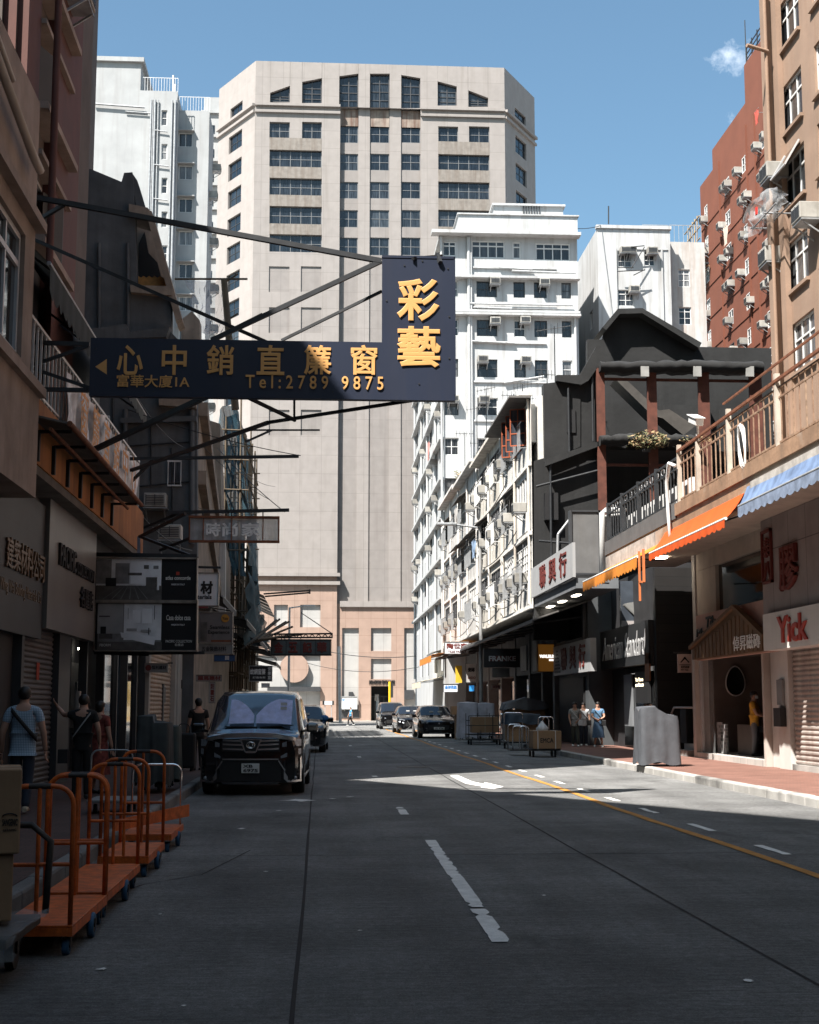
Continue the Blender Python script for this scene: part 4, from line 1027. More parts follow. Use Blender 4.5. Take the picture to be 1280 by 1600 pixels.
f_ = MB(); f_.box(pix(185, 700, Y=Yd).x, pix(196, 700, Y=Yd).x, Yd - .2, Yd - .002, pix(185, 735, Y=Yd).z, pix(185, 712, Y=Yd).z); f_.build('meter_box', METAL_G, gh_)
# pale house pieces beyond
ph = E('pale_house', (-5.5, 62, 0), 'pale tan house with a curved gable behind the dark grey house', 'house')
pts = P50([(283, 500), (300, 486), (312, 500), (314, 640), (283, 640)], 60); MB().prism(pts, 60, 61).build('gable', TANC, ph)
pts = P50([(308, 660), (322, 655), (344, 662), (346, 790), (345, 1000), (308, 1000)], 64); MB().prism(pts, 64, 66).build('side_wall', TANC, ph)
pts = P50([(310, 730), (318, 742), (352, 830), (352, 1000), (310, 1000)], 62); MB().prism(pts, 62, 62.6).build('raking_wall', M('off white stained wall', (.55, .52, .48), .85, var=.15, streak=.6), ph)
m = MB(); m.box(*[pix(312, 700, Y=61.9).x, pix(324, 700, Y=61.9).x], 61.9, 62, pix(312, 784, Y=62).z, pix(312, 748, Y=62).z); m.build('window', GL_DARK, ph)

# scaffold with green and blue netting
sc = E('bamboo_scaffold', (-4.4, 74, 0), 'bamboo scaffold hung with torn blue green netting on the left row', 'scaffold')
BAM = M('dark bamboo', (.10, .075, .05), .8, var=.3)
NETB = M('blue green netting', (.022, .065, .09), .85, var=.35, vs=1.5); NETB.node_tree.nodes['Principled BSDF'].inputs['Alpha'].default_value = .82
NETW = M('pale torn netting', (.45, .46, .55), .85, var=.3, vs=2); NETW.node_tree.nodes['Principled BSDF'].inputs['Alpha'].default_value = .38
m = MB(); rr = random.Random(9)
z1_ = pix(352, 640, Y=70).z
for i in range(9):
    u = 70 + i * 2.2
    for xx in (-4.75, -3.95): m.cyl((xx, u, 2.5), (xx + rr.uniform(-.1, .1), u + .1, z1_ + rr.uniform(-1, .8)), .05, n=5)
for k in range(9):
    z = 3.2 + k * 1.5
    for xx in (-4.75, -3.95): m.cyl((xx, 69.6, z), (xx, 88.4, z + .1), .045, n=5)
    for u in (70, 74.4, 78.8, 83.2): m.cyl((-5.3, u, z + .05), (-3.6, u, z), .04, n=5)
for k in range(4): m.cyl((-3.9, 70 + 3 * k, 4), (-3.9, 74 + 3 * k, 13), .045, n=5)
m.build('poles', BAM, sc)
m = MB(); 
m.cyl(pix(350, 436, Y=62), pix(368, 640, Y=62), .14, .17); m.cyl(pix(273, 436, Y=62), pix(387, 436, Y=62), .05, n=5); m.cyl(pix(350, 442, Y=62), pix(372, 428, Y=62), .045, n=5); m.cyl(pix(356, 500, Y=62), pix(372, 490, Y=62), .045, n=5); m.cyl(pix(330, 530, Y=62), pix(410, 490, Y=62), .05, n=5)
m.build('masts', BAM, sc)
def net(name, P, mat, nu=16, seed=1, amp=.25):
    rr = random.Random(seed); a, b, c, d = [Vector(p) for p in P]; rings = []
    for i in range(nu + 1):
        t = i / nu; rings.append([a.lerp(b, t).lerp(d.lerp(c, t), j / 8) + Vector((rr.uniform(-amp, amp), rr.uniform(-amp, amp), rr.uniform(-amp, amp) * .4)) for j in range(9)])
    m = MB(); m.loft(rings, closed=False, caps=False); m.build(name, mat, sc)
net('net', [pix(366, 622, Y=71), pix(390, 700, Y=88), pix(404, 960, Y=88), pix(392, 880, Y=71)], NETB, 16, 1, .22)
net('net', [pix(340, 640, Y=70), pix(372, 630, Y=71), pix(382, 900, Y=71), pix(366, 900, Y=70)], NETB, 10, 2, .15)
net('net', [pix(390, 890, Y=66), pix(420, 1000, Y=80), pix(416, 1010, Y=80), pix(385, 1010, Y=66)], NETB, 10, 3, .2)
net('net', [pix(292, 438, Y=62.2), pix(349, 440, Y=62.2), pix(352, 520, Y=62.2), pix(312, 520, Y=62.2)], NETW, 12, 4, .12)
# house behind the scaffold, and the last houses of the left row
hs_ = E('scaffolded_house', (-5.2, 80, 0), 'dark house front behind the bamboo scaffold', 'house')
m = MB(Fr(-5.3, 0, 0, 90)).wall(24, 13, [(72 + 4.5 * i, 4.6 + 2.9 * k, 2.6, 1.5) for i in range(4) for k in range(3)], .2, 70, 0); m.box(70, 94, .21, 8, 0, 13.0); m.build('street_wall', TANC, hs_)
for i in range(4):
    for k in range(3): window(hs_, Fr(-5.3, 0, 0, 90), 72 + 4.5 * i, 4.6 + 2.9 * k, 2.6, 1.5, 3, 1, ALU_D, GL_OLD, .12)
m = MB(); m.prism([(-12, 0), (-5.3, 0), (-5.3, 13), (-12, 13)], 69.8, 69.99); m.build('gable_wall', TANC, hs_)
ends = [(94.1, 106, 10.5, M('stained cream render', (.5, .46, .38), .85, var=.15, streak=.6), 'stained cream house with caged windows near the end of the left row'), (106.1, 118, 8.6, M('grey white render', (.5, .49, .46), .85, var=.15, streak=.6), 'greyish white last house of the left row by the crossing')]
for (a, b, h, mt, lab) in ends:
    e = E('row_house', (-5, (a + b) / 2, 0), lab, 'house'); F = Fr(-5.0, 0, 0, 90)
    hl_ = [(a + .8 + 3.6 * i, 4.4 + 2.8 * k, 2.5, 1.5) for i in range(3) for k in range(2) if 4.4 + 2.8 * k + 1.6 < h]
    m = MB(F).wall(b - a, h, hl_, .2, a, 0); m.box(a, b, .21, 8, 0, h); m.build('street_wall', mt, e)
    for q in hl_: window(e, F, *q, 3, 1, ALU_D, GL_OLD, .12)
    m = MB(F)
    for k in range(2): m.box(a, b, -.9, 0, 4.0 + 2.8 * k, 4.15 + 2.8 * k)
    parts(m, 'balcony_slab', mt, e)
    m = MB(F)
    for k in range(2):
        for i in range(3): m.add([(a + 4 * i, 0, 6.6 + 2.8 * k), (a + 4 * i + 3.2, 0, 6.6 + 2.8 * k), (a + 4 * i + 3.2, -1.3, 6.0 + 2.8 * k), (a + 4 * i, -1.3, 6.0 + 2.8 * k), (a + 4 * i, 0, 6.63 + 2.8 * k), (a + 4 * i + 3.2, 0, 6.63 + 2.8 * k), (a + 4 * i + 3.2, -1.3, 6.03 + 2.8 * k), (a + 4 * i, -1.3, 6.03 + 2.8 * k)], [(0, 1, 2, 3), (7, 6, 5, 4), (0, 4, 5, 1), (1, 5, 6, 2), (2, 6, 7, 3), (3, 7, 4, 0)])
    parts(m, 'window_canopy', CORR, e)
for (u, z) in ((96, 7.4), (96.2, 6.4), (104, 7.6)): ac(Fr(-4.9, 0, 0, 90), u, z, f'air conditioner outside the last left houses, {"lower of the pair" if z < 7 else "upper of the pair" if u < 100 else "farther one"}', 'left side air conditioners', 1.5)

# left ground floor shops
SHUT = M('grey roller shutter', (.11, .105, .105), .55, .2, var=.2, vs=2, streak=.4)
SHUTB = M('beige roller shutter', (.42, .30, .21), .6, .1, var=.15, vs=2, streak=.4)
def shutter(parent, F, x, z, w, h, mat, y=0, pitch=.09, name='roller_shutter'):
    m = MB(F); n = int(h / pitch); rings = []
    for i in range(n + 1):
        zz = z + h * i / n
        for (dz, dy) in ((0, 0), (.3, -.022), (.6, -.022), (.8, 0)):
            if i == n and dz: continue
            rings.append([(x, y + dy, zz + dz * h / n), (x + w, y + dy, zz + dz * h / n)])
    m.loft(rings, closed=False, caps=False, smooth=False); return m.build(name, mat, parent)
ls = E('shop_unit', (-5, 27, .15), 'shuttered tile shop below the marble fascia on the left', 'shop')
FS5 = Fr(-5.0, 0, 0, 90)
m = MB(FS5); m.box(23.9, 24.1, -.1, .3, .15, 4.4); m.box(27.2, 28.4, -.12, .3, .15, 4.4); parts(m, 'pillar', ALU_D, ls)
m = MB(FS5); m.box(24.0, 31, .3, .5, .15, 5.2); m.build('back_wall', DARKW, ls)
shutter(ls, FS5, 24.1, .15, 3.1, 3.0, SHUT, .02)
m = MB(FS5); m.box(24.1, 27.2, -.05, .1, 3.15, 3.35); m.build('shutter_box', ALU_D, ls)
m = MB(FS5); m.box(25.6, 25.85, -.02, -.012, 2.05, 2.35); m.build('red_notice', M('red paper', (.38, .06, .03), .8), ls)
FSC = tiles('grey fascia', (.038, .044, .05), (.041, .047, .053), (.03, .034, .038), 1.5, .9, .006, 0, .5, 'YZ', bump=.1)
MARB = M('white veined marble', (.19, .18, .17), .35, var=.12, vs=.8, streak=.35, sd=.5, grime=(.13, .125, .12))
fs1 = E('shop_sign', (-4.8, 23, 2.9), 'grey fascia sign with bronze characters at the left edge', 'sign')
m = MB(FS5); m.box(16, 25.38, -.12, 0, 2.75, 5.1); m.build('panel', FSC, fs1)
BRONZ = M('bronze lettering', (.16, .105, .065), .4, .5, var=.1)
text(fs1, FS5, '建築材料公司', 22.25, 3.72, 3.05, .5, BRONZ, y=-.12, depth=.04, bold=.014)
text(fs1, FS5, 'Wing Wai Building Materials Co', 22.0, 3.3, 3.2, .26, BRONZ, y=-.12, depth=.01, bold=.006)
fs2 = E('shop_sign', (-4.8, 28, 3), 'white marble fascia with raised black lettering on the left shop', 'sign')
m = MB(FS5); m.box(25.4, 30.7, -.2, 0, 2.95, 5.75); m.build('panel', MARB, fs2)
text(fs2, FS5, 'PACIFIC', 26.3, 4.15, 1.75, .42, BLACK, y=-.2, depth=.05, bold=.014); text(fs2, FS5, 'COLLECTION', 28.15, 4.15, 2.1, .26, BLACK, y=-.2, depth=.05, bold=.014)
text(fs2, FS5, '名匯店', 28.7, 3.55, 1.5, .42, BLACK, y=-.2, depth=.05, bold=.014)
ls2 = E('shop_unit', (-5, 36, .15), 'dark glazed shop with strip lit door frames behind the room billboard', 'shop')
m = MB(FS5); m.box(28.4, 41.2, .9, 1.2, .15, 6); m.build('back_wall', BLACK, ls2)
m = MB(FS5); m.box(30.7, 41.2, -.1, .1, 3.3, 5.4); m.build('fascia', DARKW, ls2)
m = MB(FS5)
for u in (30.8, 33.2, 35.4, 37.2, 39.2, 41.0): m.box(u, u + .14, -.06, .12, .15, 3.3)
parts(m, 'door_post', ALU_D, ls2)
m = MB(FS5); m.box(33.4, 35.3, .02, .05, .2, 3.2); m.box(37.4, 39.1, .02, .05, .2, 3.2); parts(m, 'glass_door', GL_DARK, ls2)
m = MB(FS5); m.box(33.8, 34.1, .6, .65, 2.9, 2.95); m.box(34.6, 34.9, .6, .65, 2.9, 2.95); parts(m, 'spot_lamp', M('shop lamp', (1, .93, .8), emit=6), ls2)
m = MB(FS5); m.box(33.6, 34.6, .55, .75, .2, 1.1); m.box(33.6, 35.2, .75, .78, 1.3, 2.6); parts(m, 'tile_display', M('display tiles', (.16, .16, .16), .4, var=.3), ls2)
m = MB(FS5); m.box(30.2, 30.4, -.02, .05, 1.3, 1.9); m.box(29.3, 29.7, .86, .89, 1.4, 2.0); parts(m, 'notice', M('paper notice', (.4, .38, .35), .8), ls2)
ls3 = E('shop_unit', (-5, 45, .15), 'closed shop with a beige roller shutter on the left', 'shop')
m = MB(FS5); m.box(41.21, 41.6, -.15, .3, .15, 4.4); m.box(48.6, 49.1, -.15, .3, .15, 4.4); m.box(41.21, 49.1, -.1, .3, 3.6, 5.2); m.build('frame', M('pale shop frame', (.36, .33, .29), .7, var=.15), ls3)
shutter(ls3, FS5, 41.6, .15, 7.0, 3.45, SHUTB, .02, .13)
m = MB(FS5); m.box(46.1, 46.4, -.04, .01, .15, 2.3); m.box(46.5, 46.9, -.03, .01, 1.7, 2.2); parts(m, 'shutter_bar', SHUT, ls3)
ls4 = E('shop_unit', (-5, 52, .15), 'white panelled shop entrance next to the beige shutter', 'shop')
m = MB(FS5); m.box(49.11, 55, -.2, .2, .15, 4.2); m.build('front', M('off white panels', (.42, .40, .36), .6, var=.12, streak=.3), ls4)
m = MB(FS5); m.box(50.2, 50.8, -.22, -.201, 2.2, 2.5); m.box(52.3, 52.9, -.22, -.201, 1.9, 2.3); m.box(53.6, 54.9, -.22, -.201, .15, 2.8); parts(m, 'door_panel', DARKW, ls4)
ls5 = E('shop_row', (-5, 70, .15), 'dark open shopfronts far along the left pavement', 'shop')
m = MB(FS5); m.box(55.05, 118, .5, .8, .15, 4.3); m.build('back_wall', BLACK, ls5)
m = MB(FS5)
for i in range(12): u = 55.1 + i * 5.2; m.box(u, u + .4, -.1, .5, .15, 4.3)
parts(m, 'pillar', TANC, ls5)
m = MB(FS5); m.box(55.05, 118, -.05, .45, 3.5, 4.29); m.build('fascia', TANC, ls5)
for i, (u0, u1, z, out, mt) in enumerate(((50, 58, 5.4, 1.6, CORR), (58.5, 67, 5.1, 2.0, CLOTHG), (67.5, 77, 4.7, 2.2, CORR), (78, 90, 4.6, 2.3, CLOTHG), (92, 104, 4.4, 2.2, CORR))):
    awning(f'dark sheet awning over the left pavement, {ORD[i]} one along the row', u0, u1, FS5, 0, z + .7, -out, z, mt, .22, 'dark awnings over the left pavement', scal=False)
# bundle of bamboo poles sticking out
bp = E('pole_bundle', pix(400, 1005, Y=62), 'bundle of bamboo poles sticking out from a left awning', 'poles')
m = MB(); rr = random.Random(4)
for i in range(9):
    a = pix(378 + i * 3, 1015 - i * 2, Y=60); b = pix(432 + i * 5, 972 + rr.uniform(-8, 12) + i * 1.5, Y=64); m.cyl(a, b, .05, n=5)
m.build('poles', BAM, bp)

# ================================================================== RIGHT SIDE
BLK = M('black painted wall', (.012, .0125, .013), .8, var=.35, vs=.7, streak=.3, sd=.55, grime=(.035, .035, .035), bump=.5, bs=4)
CHAR = M('charcoal render', (.015, .0155, .016), .85, var=.3, vs=1.1, bump=.5, bs=5, streak=.3, grime=(.03, .03, .03))
RUSTC = M('rust red column paint', (.10, .034, .022), .8, var=.3, vs=3)
bh_ = E('burnt_building', (11, 57, 0), 'black painted roofless building with rust red columns and a gable', 'building')
Yk = 57.0
P = lambda l, Y=Yk: [(pix(a, b, Y=Y).x, pix(a, b, Y=Y).z) for a, b in l]
m = MB(); m.prism(P([(835, 720), (940, 690), (940, 1000), (835, 1000)]), Yk, Yk + .4); m.build('lower_wall', BLK, bh_)
m = MB(); m.prism(P([(848, 602), (905, 595), (905, 700), (850, 722)]), Yk - .3, Yk + .3); m.build('upper_wall', CHAR, bh_)
m = MB(); m.prism(P([(866, 591), (902, 591), (928, 546), (940, 546), (940, 565), (915, 600), (904, 606), (866, 600)]), Yk - .6, Yk - .301); m.build('stepped_coping', CHAR, bh_)
m = MB(); m.prism(P([(901, 604), (930, 548), (940, 548), (940, 700), (903, 702)]), Yk - .25, Yk + .4); m.build('end_pier', CHAR, bh_)
m = MB(); m.prism(P([(849, 722), (935, 692), (935, 700), (849, 732)]), Yk - .6, Yk - .31); m.build('string_course', BLK, bh_)
# verandah frame
Yv = 56.4
bar = lambda x0, y0, x1, y1, Ya, Yb_: MB().box(pix(x0, y1, Y=Ya).x, pix(x1, y0, Y=Ya).x, Ya, Yb_, pix(x0, y1, Y=Ya).z, pix(x0, y0, Y=Ya).z)
for i, a in enumerate((942, 1023, 1105, 1187)):
    bar(a - 2.5, 575, a + 2.5, 1000, Yv, Yv + .14).build('column', RUSTC, bh_)
rr = random.Random(8); n = 26
def rough_beam(x0, x1, yc, h, name, seed):
    rr = random.Random(seed); rings = []
    for i in range(n + 1):
        a = x0 + (x1 - x0) * i / n; up = yc - 4 * sin(pi * i / n) * .5 + rr.uniform(-1.2, 1.2)
        c = pix(a, up, Y=Yv - .1); rings.append([c + Vector((0, dy + rr.uniform(-.04, .04), dz + rr.uniform(-.04, .04))) for dy, dz in ((-.35, -h), (-.42, 0), (-.2, .12), (.2, .1), (.5, 0), (.5, -h))])
    m = MB(); m.loft(rings); m.build(name, CHAR, bh_)
rough_beam(936, 1190, 572, .3, 'roof_beam', 1); rough_beam(936, 1090, 686, .25, 'floor_beam', 2)
for a in (1008, 1090, 1172): bar(a - 6, 572, a + 6, 588, Yv - .5, Yv - .43).build('beam_end', M('grey beam end', (.25, .25, .24), .8, var=.2), bh_)
bar(1004, 690, 1016, 706, Yv - .5, Yv - .43).build('beam_end', ALU_D, bh_)
bar(945, 590, 1187, 594, Yv + .2, Yv + .3).build('tie_beam', RUSTC, bh_); bar(945, 724, 1100, 728, Yv + .2, Yv + .3).build('tie_beam', RUSTC, bh_)
bar(935, 575, 1205, 1000, 61, 61.3).build('back_wall', BLK, bh_)
bar(1040, 632, 1110, 700, 60.6, 60.9).build('patched_panel', CHAR, bh_); bar(1128, 638, 1168, 700, 60.6, 60.9).build('patched_panel', CHAR, bh_)
fl = MB(); a = pix(938, 690, Y=Yv); b = pix(1200, 690, Y=Yv); fl.box(a.x, b.x, Yv + .5, 60.9, a.z - .25, a.z); fl.build('floor_slab', BLK, bh_)
m = MB(); m.prism(P([(955, 600), (968, 597), (1022, 648), (1038, 646), (1078, 672), (1060, 686), (1028, 660), (1012, 656)], 59.5), 58.6, 59.8); m.build('stair_flight', M('stair soffit', (.06, .055, .05), .85, var=.25), bh_)
m = MB(); m.prism(P([(918, 530), (963, 531), (963, 495), (1010, 493), (1088, 542), (1205, 544), (1205, 590), (918, 590)], 62), 62, 62.4); m.build('gable_wall', CHAR, bh_)
m = MB(); m.prism(P([(938, 516), (962, 487), (1000, 486), (1092, 540), (1088, 548), (1000, 494), (965, 495), (944, 520)], 61.8), 61.3, 63.5); m.build('gable_coping', CHAR, bh_)
m = MB(); m.quad(*[Vector((a, 62, b)) for a, b in P([(940, 531), (963, 531), (963, 497), (944, 518)], 62)]); m.build('gable_return', CHAR, bh_)
m = MB()
for a, b, c, d in ((860, 720, 862, 900), (888, 606, 890, 715), (838, 760, 935, 735), (842, 845, 930, 852), (925, 560, 927, 690)): m.cyl(pix(a, b, Y=Yk - .45), pix(c, d, Y=Yk - .45), .05, n=6)
parts(m, 'wall_pipe', METAL_D, bh_)
m = MB()
for q in ((852, 770, 872, 812), (886, 640, 899, 676)): a = pix(q[0], q[3], Y=Yk - .34); b = pix(q[2], q[1], Y=Yk - .34); m.box(a.x, b.x, Yk - .36, Yk + .1, a.z, b.z)
parts(m, 'boarded_opening', BLACK, bh_)
pl = E('shrub', pix(1012, 690, Y=55.9), 'dry shrub sprouting from the floor beam of the black building', 'plant')
LEAF = M('dusty green leaves', (.085, .085, .035), .7, var=.4, vs=9, rnd=0); LEAF2 = M('dry straw leaves', (.24, .17, .09), .8, var=.3, vs=9)
def shrub(root, c, rx, rz, n, seed, m1, m2, size=.09, droop=.3):
    rr = random.Random(seed); A = MB(); B = MB(); S = MB()
    for i in range(n):
        t = rr.random() * 2 * pi; r = rr.random() ** .5; p = Vector((cos(t) * r * rx, sin(t) * r * rx * .7, (rr.random() ** 1.3 - droop) * rz * (1.15 - r * .6))) + c
        d = Vector((rr.uniform(-1, 1), rr.uniform(-1, 1), rr.uniform(-.6, 1))).normalized(); e = d.orthogonal().normalized(); s = size * rr.uniform(.6, 1.4)
        (A if rr.random() < .62 else B).add([p - d * s, p + e * s * .4, p + d * s, p - e * s * .4], [(0, 1, 2, 3)])
        if i % 9 == 0: S.cyl(c + Vector((0, 0, -.05)), p, .012, .005, 4)
    A.build('leaves', m1, root); B.build('dry_leaves', m2, root); S.build('stems', RUST, root)
shrub(pl, pix(1012, 692, Y=55.9), .85, .75, 620, 5, LEAF, LEAF2)
pl2 = E('shrub', pix(1072, 690, Y=55.9), 'small weeds beside the dry shrub on the floor beam', 'plant'); shrub(pl2, pix(1072, 690, Y=55.9), .3, .3, 70, 6, LEAF, LEAF2, .06, .1)
pl3 = E('shrub', pix(1102, 688, Y=40), 'small weed growing behind the rusty railing', 'plant'); shrub(pl3, pix(1100, 688, Y=41), .22, .2, 50, 7, LEAF, LEAF2, .05, .1)
# boxed billboard back on the black wall
bbk = E('billboard', pix(915, 890, Y=52), 'blank grey billboard back on a pipe frame before the black building', 'billboard')
m = bar(893, 797, 938, 897, 51.6, 51.8); m.build('panel', M('grey billboard sheet', (.12, .12, .12), .7, var=.15, streak=.3), bbk)
m = MB()
for (x0, y0, x1, y1) in ((893, 797, 938, 799.5), (893, 895, 938, 897.5), (891.5, 797, 893.5, 897), (937, 797, 939.5, 897)): m.add(bar(x0, y0, x1, y1, 51.55, 51.85).v, [(3, 2, 1, 0), (4, 5, 6, 7), (0, 1, 5, 4), (1, 2, 6, 5), (2, 3, 7, 6), (3, 0, 4, 7)])
m.build('frame', ALU_D, bbk)
m = MB(); 
for a, b in (((870, 910), (872, 835)), ((872, 835), (893, 808)), ((872, 895), (893, 850))): m.cyl(pix(*a, Y=52), pix(*b, Y=52), .05)
m.build('stay', METAL_G, bbk)
m = MB(); m.tube([pix(941, 900, Y=49), pix(941, 802, Y=49), pix(948, 797, Y=49), pix(975, 797, Y=47)], .1, 8); m.tube([pix(947, 900, Y=49), pix(947, 806, Y=49), pix(975, 803, Y=47)], .06, 6); e = E('white_pipes', pix(941, 900, Y=49), 'thick white pipes bending round the terrace corner', 'pipe'); parts(m, 'pipe', M('white pipe', (.45, .45, .44), .5, var=.15), e)

# terrace podium building: balcony in two stretches
CREAM = M('cream soffit', (.46, .40, .34), .85, var=.12, streak=.2)
PEELO = M('peeling orange concrete', (.26, .16, .10), .9, var=.3, vs=1.6, streak=.4, patch=1, patchcol=(.42, .38, .33), bump=.35, bs=12)
ROUGHW = M('rough whitewash', (.38, .355, .325), .9, var=.3, vs=3, streak=.3, patch=.9, patchcol=(.06, .06, .06), bump=.4, bs=10)
pod = E('podium_building', (11, 36, 0), 'two storey shop building with projecting terrace on the right', 'building')
XT = 9.0
FT9 = Fr(XT, 60, 0, -90)             # local u = 60 - Y
def U(y): return 60 - y
m = MB(FT9); m.box(U(44.2), U(-60), 0, 2.0, 6.25, 6.62); m.build('terrace_slab', CREAM, pod)
m = MB(FT9); m.box(U(35.2), U(-60), -.06, -.003, 6.36, 6.66); m.build('terrace_kerb', PEELO, pod)
m = MB(FT9); m.box(U(44.2), U(35.21), -.04, -.003, 6.3, 6.72); m.build('terrace_kerb', M('dark grey kerb paint', (.10, .10, .10), .8, var=.2), pod)
m = MB(FT9); m.box(U(37.5), U(28.9), -.02, .18, 5.78, 6.24); m.build('fascia', PEELO, pod)
m = MB(FT9); m.box(U(28.89), U(-60), -.05, .2, 5.7, 6.24); m.box(U(37.51 + 6.7), U(37.51), -.02, .18, 5.78, 6.24); parts(m, 'fascia', ROUGHW, pod)
m = MB(FT9); m.box(U(44.2), U(-60), .2, 2.2, 5.95, 6.24); m.build('soffit', CREAM, pod)
m = MB(); m.box(10.9, 16.5, -60, 44.2, 6.25, 6.6); m.build('terrace_floor', CREAM, pod)
m = MB(); m.box(10.85, 11.1, 40.6, 40.9, .15, 6); m.box(10.85, 11.1, 33.0, 33.2, 3.7, 5.94); parts(m, 'pillar', M('grey white pillar', (.4, .38, .36), .7, var=.12), pod)
m = MB(); m.box(10.9, 11.1, 33.2, 40.6, 5.46, 5.95); m.box(10.9, 11.1, 38.6, 40.6, 3, 5.45); m.build('upper_wall', CREAM, pod)
m = MB(); m.box(11.0, 11.05, 33.2, 38.6, 4.1, 5.45); m.build('mezzanine_window', GL_DARK, pod)
m = MB(); m.box(12.5, 12.7, 34.4, 39.4, 3.2, 5.6); m.box(11.3, 12.5, 34.4, 39.4, 5.25, 5.28); m.build('mezzanine_inside', CREAM, pod)
m = MB(); m.box(11.4, 11.9, 36.1, 37.0, 5.18, 5.22); m.build('ceiling_lamp', M('office lamp', (1, .93, .82), emit=5), pod)
m = MB(); m.box(9.9, 10.15, 40.9, 41.4, 5.9, 5.94); m.build('ceiling_lamp', M('porch lamp', (1, .87, .7), emit=9), pod)
# railings
r1 = E('terrace_railing', (XT, 26, 6.66), 'rusty pale bar railing along the near half of the terrace', 'railing')
RPALE = M('rust flecked pale paint', (.28, .19, .13), .8, var=.4, vs=9, streak=.6, sd=.45, grime=(.14, .055, .03))
m = MB(FT9); railing_line(m, (U(35), .06, 6.66), (U(-60), .06, 6.66), 1.2, .36, .024); m.bar((U(35), .06, 6.76), (U(-60), .06, 6.76), .04); m.bar((U(35), .06, 7.66), (U(-60), .06, 7.66), .035); m.build('bars', RPALE, r1)
m = MB(FT9)
for y in (35, 33.2, 30.6, 27.2, 24): m.bar((U(y), .04, 6.6), (U(y), .04, 8.15 if y != 33.2 else 7.9), .1)
parts(m, 'post', M('pale post', (.45, .40, .34), .7, var=.2, streak=.5, grime=(.2, .08, .04)), r1)
m = MB(FT9); m.bar((U(35), .0, 7.98), (U(-60), .0, 8.1), .06); m.bar((U(31), .05, 8.35), (U(-60), .05, 8.5), .04); m.build('top_rail', RUST, r1)
r2 = E('terrace_railing', (XT, 40, 6.72), 'dark grey railing with scroll panels along the far half of the terrace', 'railing')
m = MB(FT9); railing_line(m, (U(44), .06, 6.72), (U(35.3), .06, 6.72), 1.15, .34, .035); m.bar((U(44), .06, 7.6), (U(35.3), .06, 7.6), .04); m.bar((U(44), .06, 6.8), (U(35.3), .06, 6.8), .04); m.build('bars', METAL_D, r2)
m = MB(FT9)
for y in (44, 41.9, 39.7, 37.5): m.bar((U(y), .05, 6.7), (U(y), .05, 7.95), .1)
parts(m, 'post', METAL_D, r2)
m = MB(FT9)
for i in range(12):
    u = U(43.4) + i * .66
    m.tube([(u + .16 * cos(t * pi / 6), .06, 7.74 + .09 * sin(t * pi / 6)) for t in range(13)], .012, 4)
m.build('scrolls', METAL_G, r2)
m = MB(FT9); m.box(U(43.8), U(36), .6, .7, 6.7, 7.5); e = E('terrace_screen', (9.7, 40, 6.66), 'white louvred screen behind the dark grey railing', 'screen'); m.build('panel', WHITE_FR, e)
m = MB(FT9); 
for i in range(11): m.box(U(43.6) + i * .7, U(43.6) + i * .7 + .28, .58, .598, 6.85, 7.35)
m.build('openings', DARKW, e)
cc = E('security_camera', (XT, 33.2, 7.95), 'white security camera on a post above the rusty railing', 'camera')
m = MB(FT9); m.cyl((U(33.2), .04, 7.9), (U(33.2), .04, 8.35), .04); m.build('post', ALU, cc)
m = MB(FT9); m.F = FT9 @ Fr(U(33.2), .02, 8.42) @ Matrix.Rotation(radians(18), 4, 'Y'); m.rbox(-.3, .38, -.12, .08, -.09, .09, .02); m.box(-.36, .42, -.15, .11, .091, .11); m.build('housing', WHITE_FR, cc)
cl_ = E('coiled_cable', (XT - .05, 29.2, 7.2), 'loop of pale cable hanging on the rusty railing', 'cable'); rr = random.Random(2)
m = MB(FT9)
for k in range(3): m.tube([(U(29.4) + .25 * cos(t * .7 + k) + .05 * t * .1, -.05, 7.1 + .5 * sin(t * .7 + k * .6) + rr.uniform(-.05, .05)) for t in range(11)], .018, 4)
m.build('loop', WHITE_FR, cl_)
pv = E('white_pipe', (XT - .08, 35.15, 5.8), 'pale bent pipe running down the joint of the two railings', 'pipe')
m = MB(FT9); m.tube([(U(34.9), -.1, 7.6), (U(35.4), -.12, 7.75), (U(35.7), -.12, 7.3), (U(35.6), -.12, 6.4), (U(35.5), -.1, 5.6)], .05, 6); m.build('pipe', WHITE_FR, pv)
# awnings
ORC = M('bright orange canvas', (.5, .07, .006), .75, var=.1, vs=2); YOC = M('faded orange canvas', (.55, .19, .022), .75, var=.1, vs=2)
for mt, tr in ((ORC, .35), (YOC, .35)): mt.node_tree.nodes['Principled BSDF'].inputs['Subsurface Weight'].default_value = 0
awning('bright orange canvas awning under the terrace edge', U(36.4), U(29.4), FT9, .02, 6.15, -.45, 5.52, ORC, .2, 'right side cloth awnings', ORC, frontbar=WHITE_FR)
awning('faded yellow orange awning beyond the bright orange one', U(44.2), U(36.5), FT9, .02, 5.9, -.75, 5.45, YOC, .32, 'right side cloth awnings', YOC, frontbar=WHITE_FR)
BLUE_C = M('pale blue striped sheet', (.12, .175, .29), .6, var=.4, vs=3)
awning('pale blue sheet awning rolled under the rusty railing', U(29.2), U(10), FT9, .02, 6.3, -.22, 5.75, BLUE_C, .25, 'right side cloth awnings', M('white blue valance', (.17, .21, .29), .7, var=.3, vs=6))
ob = E('hanging_bracket', FT9 @ Vector((U(36.2), -.7, 5)), 'orange painted awning arm hanging down below the orange canvas', 'awning arm')
m = MB(FT9); a, b = U(36.5), U(36.0); m.bar((a, -.7, 5.6), (a, -.7, 4.3), .05); m.bar((b, -.7, 5.6), (b, -.7, 4.75), .06); m.bar((a, -.7, 4.8), (b, -.7, 4.75), .05); m.build('arm', M('orange painted steel', (.5, .15, .05), .6, var=.2), ob)

